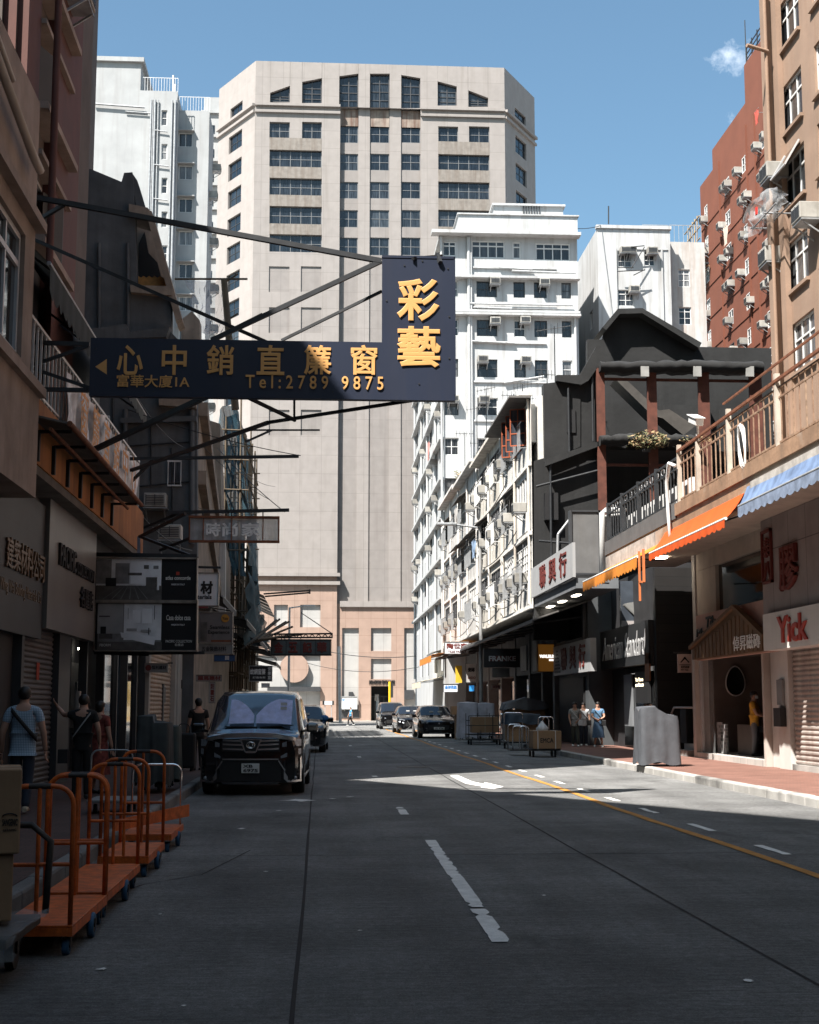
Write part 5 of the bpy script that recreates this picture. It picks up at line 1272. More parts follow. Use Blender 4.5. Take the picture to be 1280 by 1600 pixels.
# shop with the shutter (near right)
GREYP = tiles('pinkish grey panels', (.30, .26, .25), (.31, .27, .26), (.12, .1, .1), 1.15, 2.6, .012, 0, .6, 'YZ', bump=.2)
WHITES = M('white sign board', (.62, .60, .57), .5, var=.06, streak=.15)
F10 = Fr(10.8, 60, 0, -90)
s1 = E('shop_unit', (10.8, 31.5, .15), 'closed shop with a grey roller shutter at the right edge', 'shop')
m = MB(F10); m.box(U(33.0), U(-60), -.35, .4, 3.72, 5.94); m.build('upper_panels', GREYP, s1)
m = MB(F10); m.box(U(33.9), U(33.25), .06, .3, .15, 3.1); m.box(U(33.1), U(32.3), -.05, .3, .15, 3.1); parts(m, 'pillar', M('white pillar tiles', (.55, .53, .5), .6, var=.08), s1)
shutter(s1, F10, U(32.2), .28, 60, 2.8, M('weathered shutter', (.40, .36, .33), .55, .2, var=.2, vs=3, streak=.6, sd=.5, grime=(.16, .08, .05)), .05, .11)
m = MB(F10); m.box(U(33.1), U(-60), -.02, .3, .15, .28); m.build('sill', KERB, s1)
m = MB(F10); m.box(U(32.2), U(-60), -.02, .3, 3.08, 3.2); m.build('shutter_box', ALU_D, s1)
m = MB(F10); m.box(U(33.0), U(32.5), -.2, -.06, 1.12, 1.55); m.build('letter_box', BLACK, s1)
m = MB(F10); m.box(U(32.95), U(32.55), -.12, -.06, 1.62, 2.2); m.build('notice', M('grey notice board', (.2, .2, .2), .6, var=.2), s1)
sg = E('shop_sign', (10.3, 31, 3.2), 'white fascia board with Yick in red rounded letters', 'sign')
m = MB(F10); m.box(U(32.6), U(-60), -.5, -.05, 2.86, 3.7); m.build('panel', WHITES, sg)
RL2 = M('red sign lettering', (.36, .045, .03), .5, var=.1)
text(sg, F10, 'Yick', U(31.5), 2.98, 2.0, .6, RL2, y=-.5, depth=.05, bold=.022)
sg = E('shop_character', (10.4, 32, 4.7), 'large dark red raised character on the grey panels at the right', 'sign')
text(sg, F10, '膠', U(31.55), 4.15, 1.2, 1.0, REDL, y=-.35, depth=.1, bold=.02, name='character')
sg = E('shop_seal', (10.4, 33.6, 4.6), 'framed dark red seal characters at the panel edge', 'sign')
text(sg, F10, '泰\n八', U(32.75), 4.5, .5, 1.0, REDL, y=-.36, depth=.05, bold=.01)
m = MB(F10)
for a, b, c, d in ((-.1, .62, -.08, -.02), (-.1, .62, 1.12, 1.18), (-.1, -.04, -.08, 1.18), (.56, .62, -.08, 1.18)): m.box(U(32.75) + a, U(32.75) + b, -.42, -.36, 4.5 + c, 4.5 + d)
m.build('frame', REDL, sg)

# tile shop with the timber gable sign
WOOD = M('brown timber slats', (.14, .085, .045), .7, var=.25, vs=2, streak=.4, grime=(.07, .04, .02))
s2 = E('shop_unit', (10.8, 37.4, .15), 'open tile shop with a glass front and oval mirror inside', 'shop')
m = MB(F10); m.box(U(40.6), U(40.3), -.1, .3, .15, 3.2); m.box(U(34.1), U(33.95), -.1, .3, .15, 3.1); parts(m, 'pillar', M('cream door pillar', (.46, .42, .38), .7, var=.1), s2)
m = MB(F10); m.box(U(40.3), U(34.1), 0, .1, 2.95, 3.2); m.box(U(40.3), U(40.15), .02, .1, .3, 2.95); m.build('door_frame', ALU, s2)
m = MB(F10); m.box(U(40.3), U(34.1), -.12, 3.6, .15, .3); m.build('floor', PAVE_G, s2)
m = MB(F10); m.box(U(40.3), U(33.9), 3.4, 3.6, .3, 3.2); m.box(U(40.42), U(40.31), .1, 3.4, .3, 3.2); m.box(U(34.05), U(33.95), .31, 3.4, .3, 3.2); m.box(U(40.3), U(34.06), .1, 3.39, 3.0, 3.1); m.build('inner_walls', M('taupe shop wall', (.12, .1, .09), .8, var=.15), s2)
mc = pix(1149, 1064, Y=40.22); egg = lambda r_: [(mc.x + r_ * .26 * cos(t * pi / 12) * (1 - .18 * sin(t * pi / 12)), 40.22, mc.z + r_ * .4 * sin(t * pi / 12)) for t in range(25)]
m = MB(); m.prism([(a_, c_) for a_, b_, c_ in egg(1)[:-1]], 40.2, 40.26); m.build('mirror', GL_DARK, s2)
m = MB(); m.tube(egg(1.04), .022, 6); m.build('mirror_frame', ALU, s2)
m = MB(F10); m.box(U(39.6), U(37), .9, 1.4, .9, 1.05); m.box(U(39.6), U(37), .9, 1.3, .3, .6); m.box(U(38.3), U(37.0), .5, .56, .3, 1.1); m.build('counter', M('dark counter', (.07, .055, .045), .6, var=.2), s2)
tl = tiles('patterned tile sample', (.5, .5, .5), (.05, .05, .05), (.3, .3, .3), .09, .09, .01, 0, .4, 'YZ')
m = MB(F10); m.box(U(39.6), U(39.2), .3, .35, .3, 1.15); m.box(U(39.1), U(38.75), .32, .37, .3, 1.1); parts(m, 'tile_sample', tl, s2)
m = MB(F10); m.add([(U(40.3), .05, .3), (U(38.9), .05, .3), (U(38.9), .05, 2.95), (U(40.3), .05, 2.95)], [(0, 1, 2, 3)])
GLC = M('clear shop glass', (.9, .95, .95), .02, var=0); GLC.node_tree.nodes['Principled BSDF'].inputs['Alpha'].default_value = .12
m.build('glass', GLC, s2)
sg = E('shop_sign', (10.4, 37.4, 3), 'pink sign board with a brown timber gable over the tile shop', 'sign')
PINK = M('salmon sign board', (.46, .29, .24), .7, var=.08)
m = MB(F10); m.box(U(39.35), U(32.62), -.28, -.12, 2.85, 4.1); m.build('panel', PINK, sg)
u0, u1, um = U(39.2), U(32.65), U(34.95)
m = MB(F10); m.prism([(u0, 2.87), (u1, 2.87), (u1, 3.2), (um, 4.02), (u0, 3.2)], -.45, -.282)
m.build('gable', WOOD, sg)
m = MB(F10)
for k in range(18):
    u = u0 + .12 + (u1 - u0 - .2) * k / 18; t = (u - u0) / (um - u0) if u < um else (u1 - u) / (u1 - um); m.box(u, u + .26, -.475, -.451, 2.89, 3.14 + .72 * max(0, min(1, t)))
m.build('slats', WOOD, sg)
m = MB(F10); m.bar((u0 - .05, -.47, 3.2), (um, -.47, 4.06), .14, .09); m.bar((um, -.469, 4.06), (u1 + .04, -.469, 3.2), .14, .09); m.build('gable_edge', WOOD, sg)
text(sg, F10, '倬昇磁磚', U(35.1), 2.95, 2.2, .36, WHITEL, y=-.48, depth=.015, bold=.006)
text(sg, F10, 'My', U(39.25), 3.42, .95, .3, BLACK, y=-.29, depth=.03, bold=.02, shear=.25); text(sg, F10, 'Tile', U(38.3), 3.62, 1.05, .38, BLACK, y=-.29, depth=.03, bold=.02, shear=.25)
sg = E('hanging_sign', (10.4, 41.4, 2.6), 'small white square hanging sign with a roof emblem', 'sign')
Fh = Fr(10.0, 41.6, 0)
a = pix(1059, 1051, Y=41.6); b = pix(1080, 1022, Y=41.6); m = MB(); m.box(a.x, b.x, 41.55, 41.63, a.z, b.z); m.build('panel', M('salmon white board', (.5, .40, .36), .6), sg)
m = MB(); w = b.x - a.x; xm = (a.x + b.x) / 2
for k, s in ((0, .5), (.035, .32)):
    m.bar((xm - s * w * .6, 41.54, a.z + .3 + k), (xm, 41.54, a.z + .42 + k), .03, .03); m.bar((xm, 41.54, a.z + .42 + k), (xm + s * w * .6, 41.54, a.z + .3 + k), .03, .03)
m.box(a.x + .04, b.x - .04, 41.535, 41.549, a.z + .22, a.z + .235); m.build('emblem', BLACK, sg)
text(sg, Fr(0, 41.55, 0), '倬昇磁磚\nMY TILE', a.x + .08, a.z + .05, w - .16, .15, BLACK, bold=.02)
m = MB(); m.bar((a.x - .1, 41.6, b.z + .04), (10.9, 41.6, b.z + .04), .04); m.build('bracket', ALU_D, sg)
# stair entrance
s3 = E('stair_entrance', (10.8, 43, .15), 'dark stair entrance with stone steps and a handrail', 'entrance')
DST = tiles('dark wall tiles', (.018, .017, .017), (.024, .022, .021), (.01, .01, .01), .6, .3, .01, .5, .5, 'YZ')
m = MB(F10); m.box(U(45.2), U(44.9), -.1, 3, .15, 6); m.box(U(45.2), U(40.6), 3, 3.2, .15, 6); m.box(U(40.9), U(40.6), .2, 3, .15, 6); m.build('inner_wall', DST, s3)
m = MB(F10)
for k in range(5): m.box(U(42.4), U(40.92), -.2 + k * .28, 3, .151 + k * .17, .15 + (k + 1) * .17)
m.build('steps', KERB, s3)
m = MB(F10); m.tube([(U(43.2), -.2, 1.1), (U(42.4), -.2, 1.55), (U(41.2), .3, 1.55)], .03); m.build('handrail', ALU, s3)
m = MB(F10); m.box(U(42.9), U(42.2), .1, .15, .5, 1.5); m.build('noticeboard', DARKW, s3)

# dark bathroom shop
s4 = E('shop_unit', (10.8, 49, .15), 'black bathroom showroom with script lettering on the right', 'shop')
m = MB(F10); m.box(U(53.2), U(45.3), -.25, .2, 2.95, 4.35); m.build('fascia', M('black fascia', (.02, .021, .023), .5, var=.1), s4)
m = MB(F10); m.box(U(53.2), U(45.2), .2, 5.4, .15, 6.2); m.build('wall', DARKW, s4)
m = MB(F10); m.box(U(50.9), U(46), .12, .19, .2, 2.9); m.build('shop_window', GL_DARK, s4)
m = MB(F10); m.box(U(50.6), U(49.3), .05, .11, .9, 2.7); m.build('poster', M('pale poster', (.18, .19, .2), .6, var=.1), s4)
m = MB(F10); m.box(U(48.6), U(46.6), .02, .1, 1.7, 2.75); m.build('screen', BLACK, s4)
text(s4, F10, 'Turn Time to\nnew Moments', U(48.5), 2.25, 1.2, .3, M('lit screen text', (.9, .75, .5), emit=1.3), y=.01, bold=.03)
m = MB(F10); m.box(U(45.9), U(45.3), -.25, -.2, 2.4, 3.3); m.build('plaque', M('orange brown plaque', (.25, .1, .045), .6, var=.2), s4)
text(s4, F10, 'American Standard', U(52.8), 3.25, 6.9, .85, ALU, y=-.25, depth=.02, bold=.006, shear=.3)
sg = E('billboard', (10.6, 48.8, 4.5), 'dark basin advertisement board above the black showroom', 'billboard')
a = pix(972, 994, Y=49.4); b = pix(1031, 908, Y=49.4); Fb = Fr(0, 49.4, 0)
m = MB(); m.box(a.x, b.x, 49.42, 49.7, a.z, b.z); m.build('panel', M('dark picture board', (.05, .06, .075), .4, var=.4, vs=1.2), sg)
zc = pix(1000, 970, Y=49.4).z; m = MB(); m.box(a.x, b.x, 49.4, 49.418, a.z, zc); m.build('caption_panel', M('grey caption', (.33, .30, .29), .6), sg)
bs = MB(); rings = []
for k in range(6):
    t = k / 5; rings.append([(xm_, 49.415 - .06 * t, zz) for xm_, zz in [((a.x + b.x) / 2 + .2 + cos(q * pi / 8) * (.85 - .35 * t), zc + .55 - .3 * t + sin(q * pi / 8) * .13) for q in range(16)]])
bs.loft(rings); bs.build('basin_picture', M('basin grey', (.13, .13, .125), .5), sg)
text(sg, Fb, 'American Standard', a.x + .2, a.z + .28, b.x - a.x - .35, .15, BLACK, y=-.005, bold=.03, shear=.2); text(sg, Fb, 'Raising The Standard', a.x + .25, a.z + .12, b.x - a.x - .5, .09, BLACK, y=-.005, bold=.03)

# hardware shop with characters, two signs
s5 = E('shop_unit', (10, 55, .15), 'grey fronted hardware shop with two white character signs', 'shop')
FX = Fr(10.0, 60, 0, -90)
m = MB(FX); m.box(U(60), U(53.3), .1, 6.4, .15, 6.2); m.build('wall', M('dark grey cladding', (.06, .066, .07), .6, var=.15), s5)
m = MB(FX); m.box(U(59.4), U(54.0), .02, .09, .2, 2.7); m.build('doorway', BLACK, s5)
m = MB(FX); m.box(U(59.6), U(53.6), -.05, .09, 4.1, 4.2); m.box(U(59.6), U(53.6), -.05, .09, 5.9, 6.0); m.box(U(59.7), U(59.55), -.05, .09, 4.1, 6.0); m.box(U(53.7), U(53.5), -.05, .09, 4.1, 6); m.build('window_frame', ALU_D, s5)
m = MB(FX); m.box(U(59.5), U(53.7), .03, .08, 4.2, 5.9); m.build('mezzanine_window', GL_DARK, s5)
m = MB(FX); m.box(U(60.2), U(47.6), -1.35, .1, 5.55, 5.9); m.build('canopy', M('grey canopy soffit', (.13, .14, .15), .7, var=.15), s5)
m = MB(FX); 
for y in (56, 53.2, 50.2): m.box(U(y + .9), U(y), -.9, -.7, 5.53, 5.549)
parts(m, 'strip_lamp', M('strip lamp', (1, .9, .75), emit=9), s5)
for nm, F_, ua, ub, za, zb_, yy, lab in (('upper', Fr(8.62, 60, 0, -90), U(57), U(47.5), 5.92, 7.1, -.1, 'upper long white sign with three dark red characters on the canopy'), ('lower', FX, U(59.4), U(51.2), 2.85, 4.05, -.22, 'lower white sign with three dark red characters and a mountain emblem')):
    sg = E('shop_sign', F_ @ Vector(((ua + ub) / 2, 0, za)), lab, 'sign')
    m = MB(F_); m.box(ua, ub, yy, 0, za, zb_); m.build('panel', M('grey white sign board', (.33, .335, .34), .5, var=.06, streak=.2), sg)
    for i, c_ in enumerate('聯興行'): text(sg, F_, c_, ua + (ub - ua) * (.24 + .24 * i), za + .17, (ub - ua) * .16, (zb_ - za) * .75, REDL, y=yy, depth=.04, bold=.02)
    if nm == 'lower':
        m = MB(F_); 
        for k in range(7): m.prism([(ua + .3 + .07 * k, za + .1 + .14 * k), (ua + 1.7 - .09 * k, za + .1 + .14 * k), (ua + 1.65 - .11 * k, za + .18 + .14 * k), (ua + .35 + .09 * k, za + .18 + .14 * k)], yy - .03, yy - .003)
        m.build('emblem', M('grey green emblem', (.12, .13, .13), .6), sg)
# arcade shops under the white row
s6 = E('shop_row', (10, 80, .15), 'dark shopfronts in the arcade under the white row', 'shop')
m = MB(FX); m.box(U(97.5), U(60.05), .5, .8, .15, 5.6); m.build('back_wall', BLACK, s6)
m = MB(FX)
for y in (97, 90, 84, 78, 72.5, 67.5, 63.6, 60.4): m.box(U(y), U(y - .45), -.1, .5, .15, 5.0)
parts(m, 'pillar', M('grey shop pillar', (.16, .155, .15), .7, var=.2), s6)
m = MB(FX); m.box(U(97.5), U(60.05), -.05, .45, 3.1, 5.0); m.build('fascia', M('dirty grey fascia', (.10, .10, .10), .7, var=.3), s6)
m = MB(FX)
for i, y in enumerate((95, 88.5, 82, 76, 70.5, 65.5)): m.box(U(y), U(y - 2.3), .2, .45, .2, 2.9)
parts(m, 'glass_front', GL_DARK, s6)
m = MB(FX); m.box(U(66), U(64.7), -.12, -.06, 3.2, 4.6); m.box(U(70), U(68), -.12, -.06, 3.3, 4.5); parts(m, 'fascia_panel', M('pale grey panel', (.28, .28, .27), .6, var=.2), s6)
cn = E('street_canopy', (8.4, 70, 4.8), 'long dark corrugated canopy over the right pavement', 'canopy')
m = MB(FX); m.add([(U(96), .1, 5.5), (U(52.5), .1, 5.5), (U(52.5), -2.1, 4.75), (U(96), -2.1, 4.75), (U(96), .1, 5.56), (U(52.5), .1, 5.56), (U(52.5), -2.1, 4.81), (U(96), -2.1, 4.81)], [(0, 1, 2, 3), (7, 6, 5, 4), (0, 4, 5, 1), (1, 5, 6, 2), (2, 6, 7, 3), (3, 7, 4, 0)]); m.build('sheet', CORR, cn)
m = MB(FX); 
for i in range(12): y = 54 + i * 3.7; m.bar((U(y), .1, 5.0), (U(y), -2.05, 4.7), .06)
m.bar((U(96), -2.1, 4.7), (U(52.5), -2.1, 4.7), .08); m.build('frame', METAL_D, cn)

# white row of old tenements (street side in the sun)
ROWM = [M('sunlit white render', (.66, .65, .62), .85, var=.12, streak=.6, sd=.54, grime=(.25, .19, .14), bump=.2, bs=8), M('cream white render', (.62, .59, .53), .85, var=.14, streak=.7, sd=.5, grime=(.2, .14, .1), bump=.2, bs=8), M('grey white render b', (.6, .59, .57), .85, var=.14, streak=.7, sd=.5, grime=(.18, .14, .11), bump=.2, bs=8), M('stained white render', (.64, .62, .6), .85, var=.14, streak=.7, sd=.5, grime=(.2, .15, .11), bump=.2, bs=8)]
bounds = [57.05, 66, 76.5, 87, 97.8]; zf = [5.6, 8.6, 11.45, 14.3]
labs = ['white tenement with a large gridded window next to the black building', 'cream tenement second from the black building with sheet awnings', 'greyish tenement third from the black building with caged windows', 'stained white tenement at the far end of the row']
XR = 8.6; rr = random.Random(12)
for i in range(4):
    y0, y1 = bounds[i], bounds[i + 1] - .05; e = E('tenement_house', (XR, (y0 + y1) / 2, 0), labs[i], 'house')
    F = Fr(XR, y1, 0, -90); W = y1 - y0; holes = []
    topz = 14.3 + (0, .2, .6, .8)[i]
    for k in range(3):
        if i == 0 and k == 0: holes += [(W - 5.2, 6.9, 4.9, 2.0), (.6, 6.8, 2.4, 1.5)]
        else: holes += [(.5, zf[k] + 1.0, W * .42, 1.6), (W * .52, zf[k] + 1.0, W * .42, 1.6)]
    m = MB(F).wall(W, topz - 5.6, holes, .3, 0, 5.6); m.quad((0, 0, 5.6), (0, 2, 5.6), (W, 2, 5.6), (W, 0, 5.6)); m.build('street_wall', ROWM[i], e)
    m = MB(F); m.box(0, W, .31, 8 if i else 2.3, 5.62, topz); m.build('rear_wall_and_roof', ROWM[i], e)
    for h in holes: window(e, F, *h, 9 if h[3] > 1.9 else 5, 6 if h[3] > 1.9 else (2 if rr.random() < .5 else 1), WHITE_FR if i % 2 == 0 else ALU_D, GL_OLD, .03, .05)
    m = MB(F)
    for k in range(3): m.box(0, W, -.12, -.002, zf[k] - .08, zf[k] + .08)
    m.box(-.05, W + .0, -.5, .05, topz, topz + .16); parts(m, 'slab_edge', ROWM[i], e)
    m = MB(F)
    for k in (1, 2):
        if i == 0 and k == 2: continue
        for a, b in ((.3, W * .48), (W * .5, W - .2)):
            if rr.random() < .6:
                z = zf[k] + 2.85 - .15; d = rr.uniform(.45, .8); m.add([(a, 0, z), (b, 0, z), (b, -d, z - .45), (a, -d, z - .45), (a, 0, z + .03), (b, 0, z + .03), (b, -d, z - .42), (a, -d, z - .42)], [(0, 1, 2, 3), (7, 6, 5, 4), (0, 4, 5, 1), (1, 5, 6, 2), (2, 6, 7, 3), (3, 7, 4, 0)])
    if i == 0: m.box(0, W, -.9, 0, 14.2, 14.28)
    parts(m, 'window_canopy', CORR, e)
    m = MB(F)
    for k in range(3):
        for q in range(2):
            a = .8 + W * .5 * q; z = zf[k] + .75
            if rr.random() < .7:
                m = MB(F)
                for s in range(int(W * .35 / .25)): m.bar((a + s * .25, -.35, z), (a + s * .25, -.35, z + 1.1 * rr.choice((1, 1, .9))), .025)
                m.bar((a, -.35, z), (a + W * .35, -.35, z), .035); m.bar((a, -.35, z + 1.1), (a + W * .35, -.35, z + 1.1), .035); m.bar((a, -.35, z), (a, 0, z), .03); m.bar((a + W * .35, -.35, z), (a + W * .35, 0, z), .03); m.build('window_cage', METAL_G if i != 1 else WHITE_FR, e)
    m = MB(F)
    for u in (.2, W * .5, W - .25): m.cyl((u, -.1, 5.7), (u + rr.uniform(-.1, .1), -.1, topz - .1), .06)
    parts(m, 'drainpipe', ROWM[(i + 1) % 4], e)
    spots = [(W * .31 * q + rr.uniform(.3, 1.6), zf[k] + (.45 if rr.random() < .5 else 1.5)) for k in range(3) for q in range(3) if rr.random() < .8]
    rz = {}
    spots = [(x, zf[min(range(3), key=lambda k: abs(zf[k] + 1 - z))] + 1.1) for x, z in spots]
    acs(F, spots, f'air conditioner, {["gridded window", "cream", "greyish", "far stained"][i]} tenement', 'air conditioners on the white row', .95)
# open rust red casements at the top of the first tenement
e = E('open_casements', (XR - .3, 60, 12.5), 'open rust red casement windows on the top floor beside the black building', 'window')
F = Fr(XR, 66, 0, -90); OC = M('rust red frame', (.30, .075, .03), .7, var=.2)
for k, u in enumerate((4.6, 6.0, 7.4)):
    m = MB(F); A = Vector((u, -.02, 12.5)); B = Vector((u - .25, -.62, 12.5)); H = 1.55
    for t in (0, .5, 1): m.bar(A.lerp(B, t), A.lerp(B, t) + Vector((0, 0, H)), .045)
    for t in (0, .33, .67, 1): m.bar(A + Vector((0, 0, H * t)), B + Vector((0, 0, H * t)), .045)
    fo = m.build('casement', OC, e); m = MB(F); m.quad(A, B, B + Vector((0, 0, H)), A + Vector((0, 0, H))); m.build('pane', GL_OLD, fo)
# aerials on the roofs of the row
rr = random.Random(21)
for i in range(8):
    Yq = 60 + i * 4.2 + rr.uniform(-1, 1); xq = 8.9 + rr.uniform(0, 1.6); base = 14.4 + (.2 if Yq > 66 else 0) + (.4 if Yq > 76 else 0); H = rr.uniform(2.2, 4.2)
    e = E('tv_aerial', (xq, Yq, base), f'thin rooftop television aerial on the white row, {ORD[i]} from the black building', 'aerial', 'aerials on the white row')
    m = MB(); m.cyl((xq, Yq, base - .1), (xq, Yq, base + H), .025, n=5); m.build('mast', METAL_D, e)
    m = MB(); dirx = rr.choice((-1, 1))
    for q in range(rr.choice((1, 2))):
        zz = base + H - .15 - q * .8; Lb_ = rr.uniform(.9, 1.5); m.cyl((xq - Lb_ * .5, Yq + .3 * dirx, zz), (xq + Lb_ * .5, Yq - .3 * dirx, zz + .12), .016, n=4)
        for s in range(6): t = -.45 + .9 * s / 5; c = Vector((xq + Lb_ * t, Yq - .6 * dirx * t, zz + .06 + .12 * t)); m.cyl(c + Vector((.05, .25, 0)), c - Vector((.05, .25, 0)), .011, n=4); m.cyl(c + Vector((0, 0, .22)), c - Vector((0, 0, .22)), .011, n=4)
    m.build('elements', METAL_D, e)
e = E('shrub', (9.0, 75, 14.5), 'wild bush growing on the roof edge of the white row', 'plant'); shrub(e, Vector((9.0, 75, 14.75)), .7, .9, 260, 15, LEAF, LEAF2, .1, .15)
e = E('shrub', (8.8, 84, 14.9), 'second wild bush farther along the white row roof edge', 'plant'); shrub(e, Vector((8.8, 84, 15.2)), .8, .8, 220, 16, LEAF2, LEAF, .1, .15)
# ================================================================== SIGNS HUNG ACROSS THE STREET
SBLUE = M('navy blue sign sheet', (.014, .02, .04), .45, var=.08, vs=1.2, streak=.12, bump=.05, bs=3)
SORG = M('orange sign lettering', (.62, .33, .11), .5, var=.06)
def rect(x0, y0, x1, y1, Y):
    a = pix(x0, y1, Y=Y); b = pix(x1, y0, Y=Y); return a.x, a.z, b.x - a.x, b.z - a.z
def ptext(root, Y, body, x0, y0, x1, y1, m, depth=.02, bold=.02, y=-.06, shear=0):
    r_ = rect(x0, y0, x1, y1, Y); return text(root, Fr(0, Y, 0), body, *r_, m, y=y, depth=depth, bold=bold, shear=shear)
def pbox(mb, x0, y0, x1, y1, Y, d=.06, front=0):
    a = rect(x0, y0, x1, y1, Y); mb.box(a[0], a[0] + a[2], Y - front, Y + d, a[1], a[1] + a[3]); return mb
YS = 23.0
bs_ = E('hanging_sign', pix(420, 619, Y=YS), 'big navy blue L shaped hanging sign with orange window blind characters over the road', 'sign')
m = MB(); a = rect(140, 536, 711, 619, YS); b = rect(597, 404, 711, 536, YS)
m.prism([(a[0], a[1]), (a[0] + a[2], a[1]), (b[0] + b[2], b[1] + b[3]), (b[0], b[1] + b[3]), (b[0], b[1]), (a[0], b[1])], YS - .05, YS + .07); m.build('panel', SBLUE, bs_)
m = MB()
for (x0, y0, x1, y1) in ((597, 402.5, 711, 404), (709.6, 404, 711, 619), (140, 618, 711, 619.5)): pbox(m, x0, y0, x1, y1, YS, .09, .06)
m.build('edge_trim', SBLUE, bs_)
for c_, x0, y0, x1, y1 in (('彩', 620, 438, 686, 503), ('藝', 620, 512, 688, 575)): ptext(bs_, YS, c_, x0, y0, x1, y1, SORG, .014, .026)
for c_, x0, x1 in (('心', 183, 225), ('中', 253, 293), ('銷', 323, 367), ('直', 401, 445), ('簾', 475, 518), ('窗', 548, 590)): ptext(bs_, YS, c_, x0, 541, x1, 587, SORG, .01, .018)
ptext(bs_, YS, '富華大廈1A', 183, 588, 297, 606, SORG, .012, .014); ptext(bs_, YS, 'T e l : 2 7 8 9   9 8 7 5', 384, 590, 599, 608, SORG, .012, .012)
m = MB(); q = [pix(x, y, Y=YS - .052) for x, y in ((149, 573), (167, 561), (167, 585))]; m.add([*q, *[p + Vector((0, .01, 0)) for p in q]], [(0, 2, 1), (0, 1, 4, 3), (1, 2, 5, 4), (2, 0, 3, 5)]); m.build('arrow', SORG, bs_)
m = MB()
for (x, y) in ((632, 415), (700, 420), (604, 470), (702, 495), (702, 560), (655, 600), (660, 408), (150, 545), (240, 612), (420, 541), (520, 612)): p = pix(x, y, Y=YS - .05); m.cyl(p, p + Vector((0, -.012, 0)), .014, n=6)
m.build('rivets', METAL_D, bs_)
fr = E('sign_gantry', pix(50, 618, Y=YS + .2), 'black steel gantry and stays holding the big blue sign', 'gantry')
def beam(m, x0, y0, Y0, x1, y1, Y1, w=.09): m.bar(pix(x0, y0, Y=Y0), pix(x1, y1, Y=Y1), w, w)
Yg = YS + .2
for pr in (((47, 307, Yg), (596, 408, Yg), .11), ((330, 532, Yg), (596, 408, Yg), .10), ((440, 532, Yg + .6), (597, 455, Yg + .2), .06), ((55, 375, Yg + 1.6), (420, 536, Yg), .08), ((50, 350, Yg + .5), (100, 320, Yg), .08),
           ((45, 300, Yg), (45, 620, Yg), .1), ((45, 535, Yg), (140, 538, Yg), .09), ((45, 608, Yg), (140, 610, Yg), .09), ((46, 572, Yg), (138, 541, Yg), .07), ((46, 574, Yg), (140, 606, Yg), .07),
           ((140, 706, Yg + 2), (330, 616, Yg), .11), ((205, 735, Yg + 5), (420, 660, Yg + .6), .08), ((385, 620, Yg), (462, 657, Yg + .5), .07), ((420, 660, Yg + .6), (655, 624, Yg), .07), ((460, 657, Yg + .5), (460, 619, Yg), .05)):
    pass
m = MB()
for p_, q_, w_ in (((47, 307, Yg), (596, 408, Yg), .11), ((330, 532, Yg), (596, 408, Yg), .10), ((440, 532, Yg + .6), (597, 455, Yg + .2), .06), ((55, 375, Yg + 1.6), (420, 536, Yg), .08), ((50, 350, Yg + .5), (100, 320, Yg), .08),
           ((45, 300, Yg), (45, 620, Yg), .1), ((45, 535, Yg), (140, 538, Yg), .09), ((45, 608, Yg), (140, 610, Yg), .09), ((46, 572, Yg), (138, 541, Yg), .07), ((46, 574, Yg), (140, 606, Yg), .07),
           ((140, 706, Yg + 2), (330, 616, Yg), .11), ((205, 735, Yg + 5), (420, 660, Yg + .6), .08), ((385, 620, Yg), (462, 657, Yg + .5), .07), ((420, 660, Yg + .6), (655, 624, Yg), .07), ((460, 657, Yg + .5), (460, 619, Yg), .05)):
    beam(m, *p_, *q_, w_ * .75)
beam(m, 645, 404, Yg - .3, 690, 400, Yg + .3, .05); beam(m, 683, 397, YS, 688, 410, YS - .1, .06)
m.build('beams', METAL_D, fr)
wr = E('wires', pix(300, 640, Y=34), 'thin sagging wires strung from the left buildings', 'wires')
m = MB()
def wire(a, b, sag=.3, r=.012, n=14):
    a, b = Vector(a), Vector(b); m.tube([a.lerp(b, i / n) - Vector((0, 0, sag * 4 * (i / n) * (1 - i / n))) for i in range(n + 1)], r, 4)
for (a, b, s) in (((200, 640, 34), (470, 712, 33), .1), ((280, 655, 50), (420, 780, 60), .3), ((217, 800, 36), (300, 860, 44), .2), ((340, 700, 50), (445, 800, 40), .1), ((300, 790, 50), (410, 800, 60), .2), ((180, 560, 35), (290, 700, 50), .4), ((372, 730, 60), (430, 760, 80), .2)):
    wire(pix(*a[:2], Y=a[2]), pix(*b[:2], Y=b[2]), s)
m.build('strands', METAL_D, wr)
w2 = E('wires', pix(560, 1027, Y=120), 'pair of cables sagging across the far crossing before the tower', 'wires')
m = MB(); wire(pix(425, 990, Y=110), pix(650, 1025, Y=100), .7, .03); wire(pix(480, 1036, Y=110), pix(655, 1042, Y=104), .5, .025); wire(pix(900, 357, Y=98), pix(940, 352, Y=102), .1, .03); m.build('strands', METAL_D, w2)
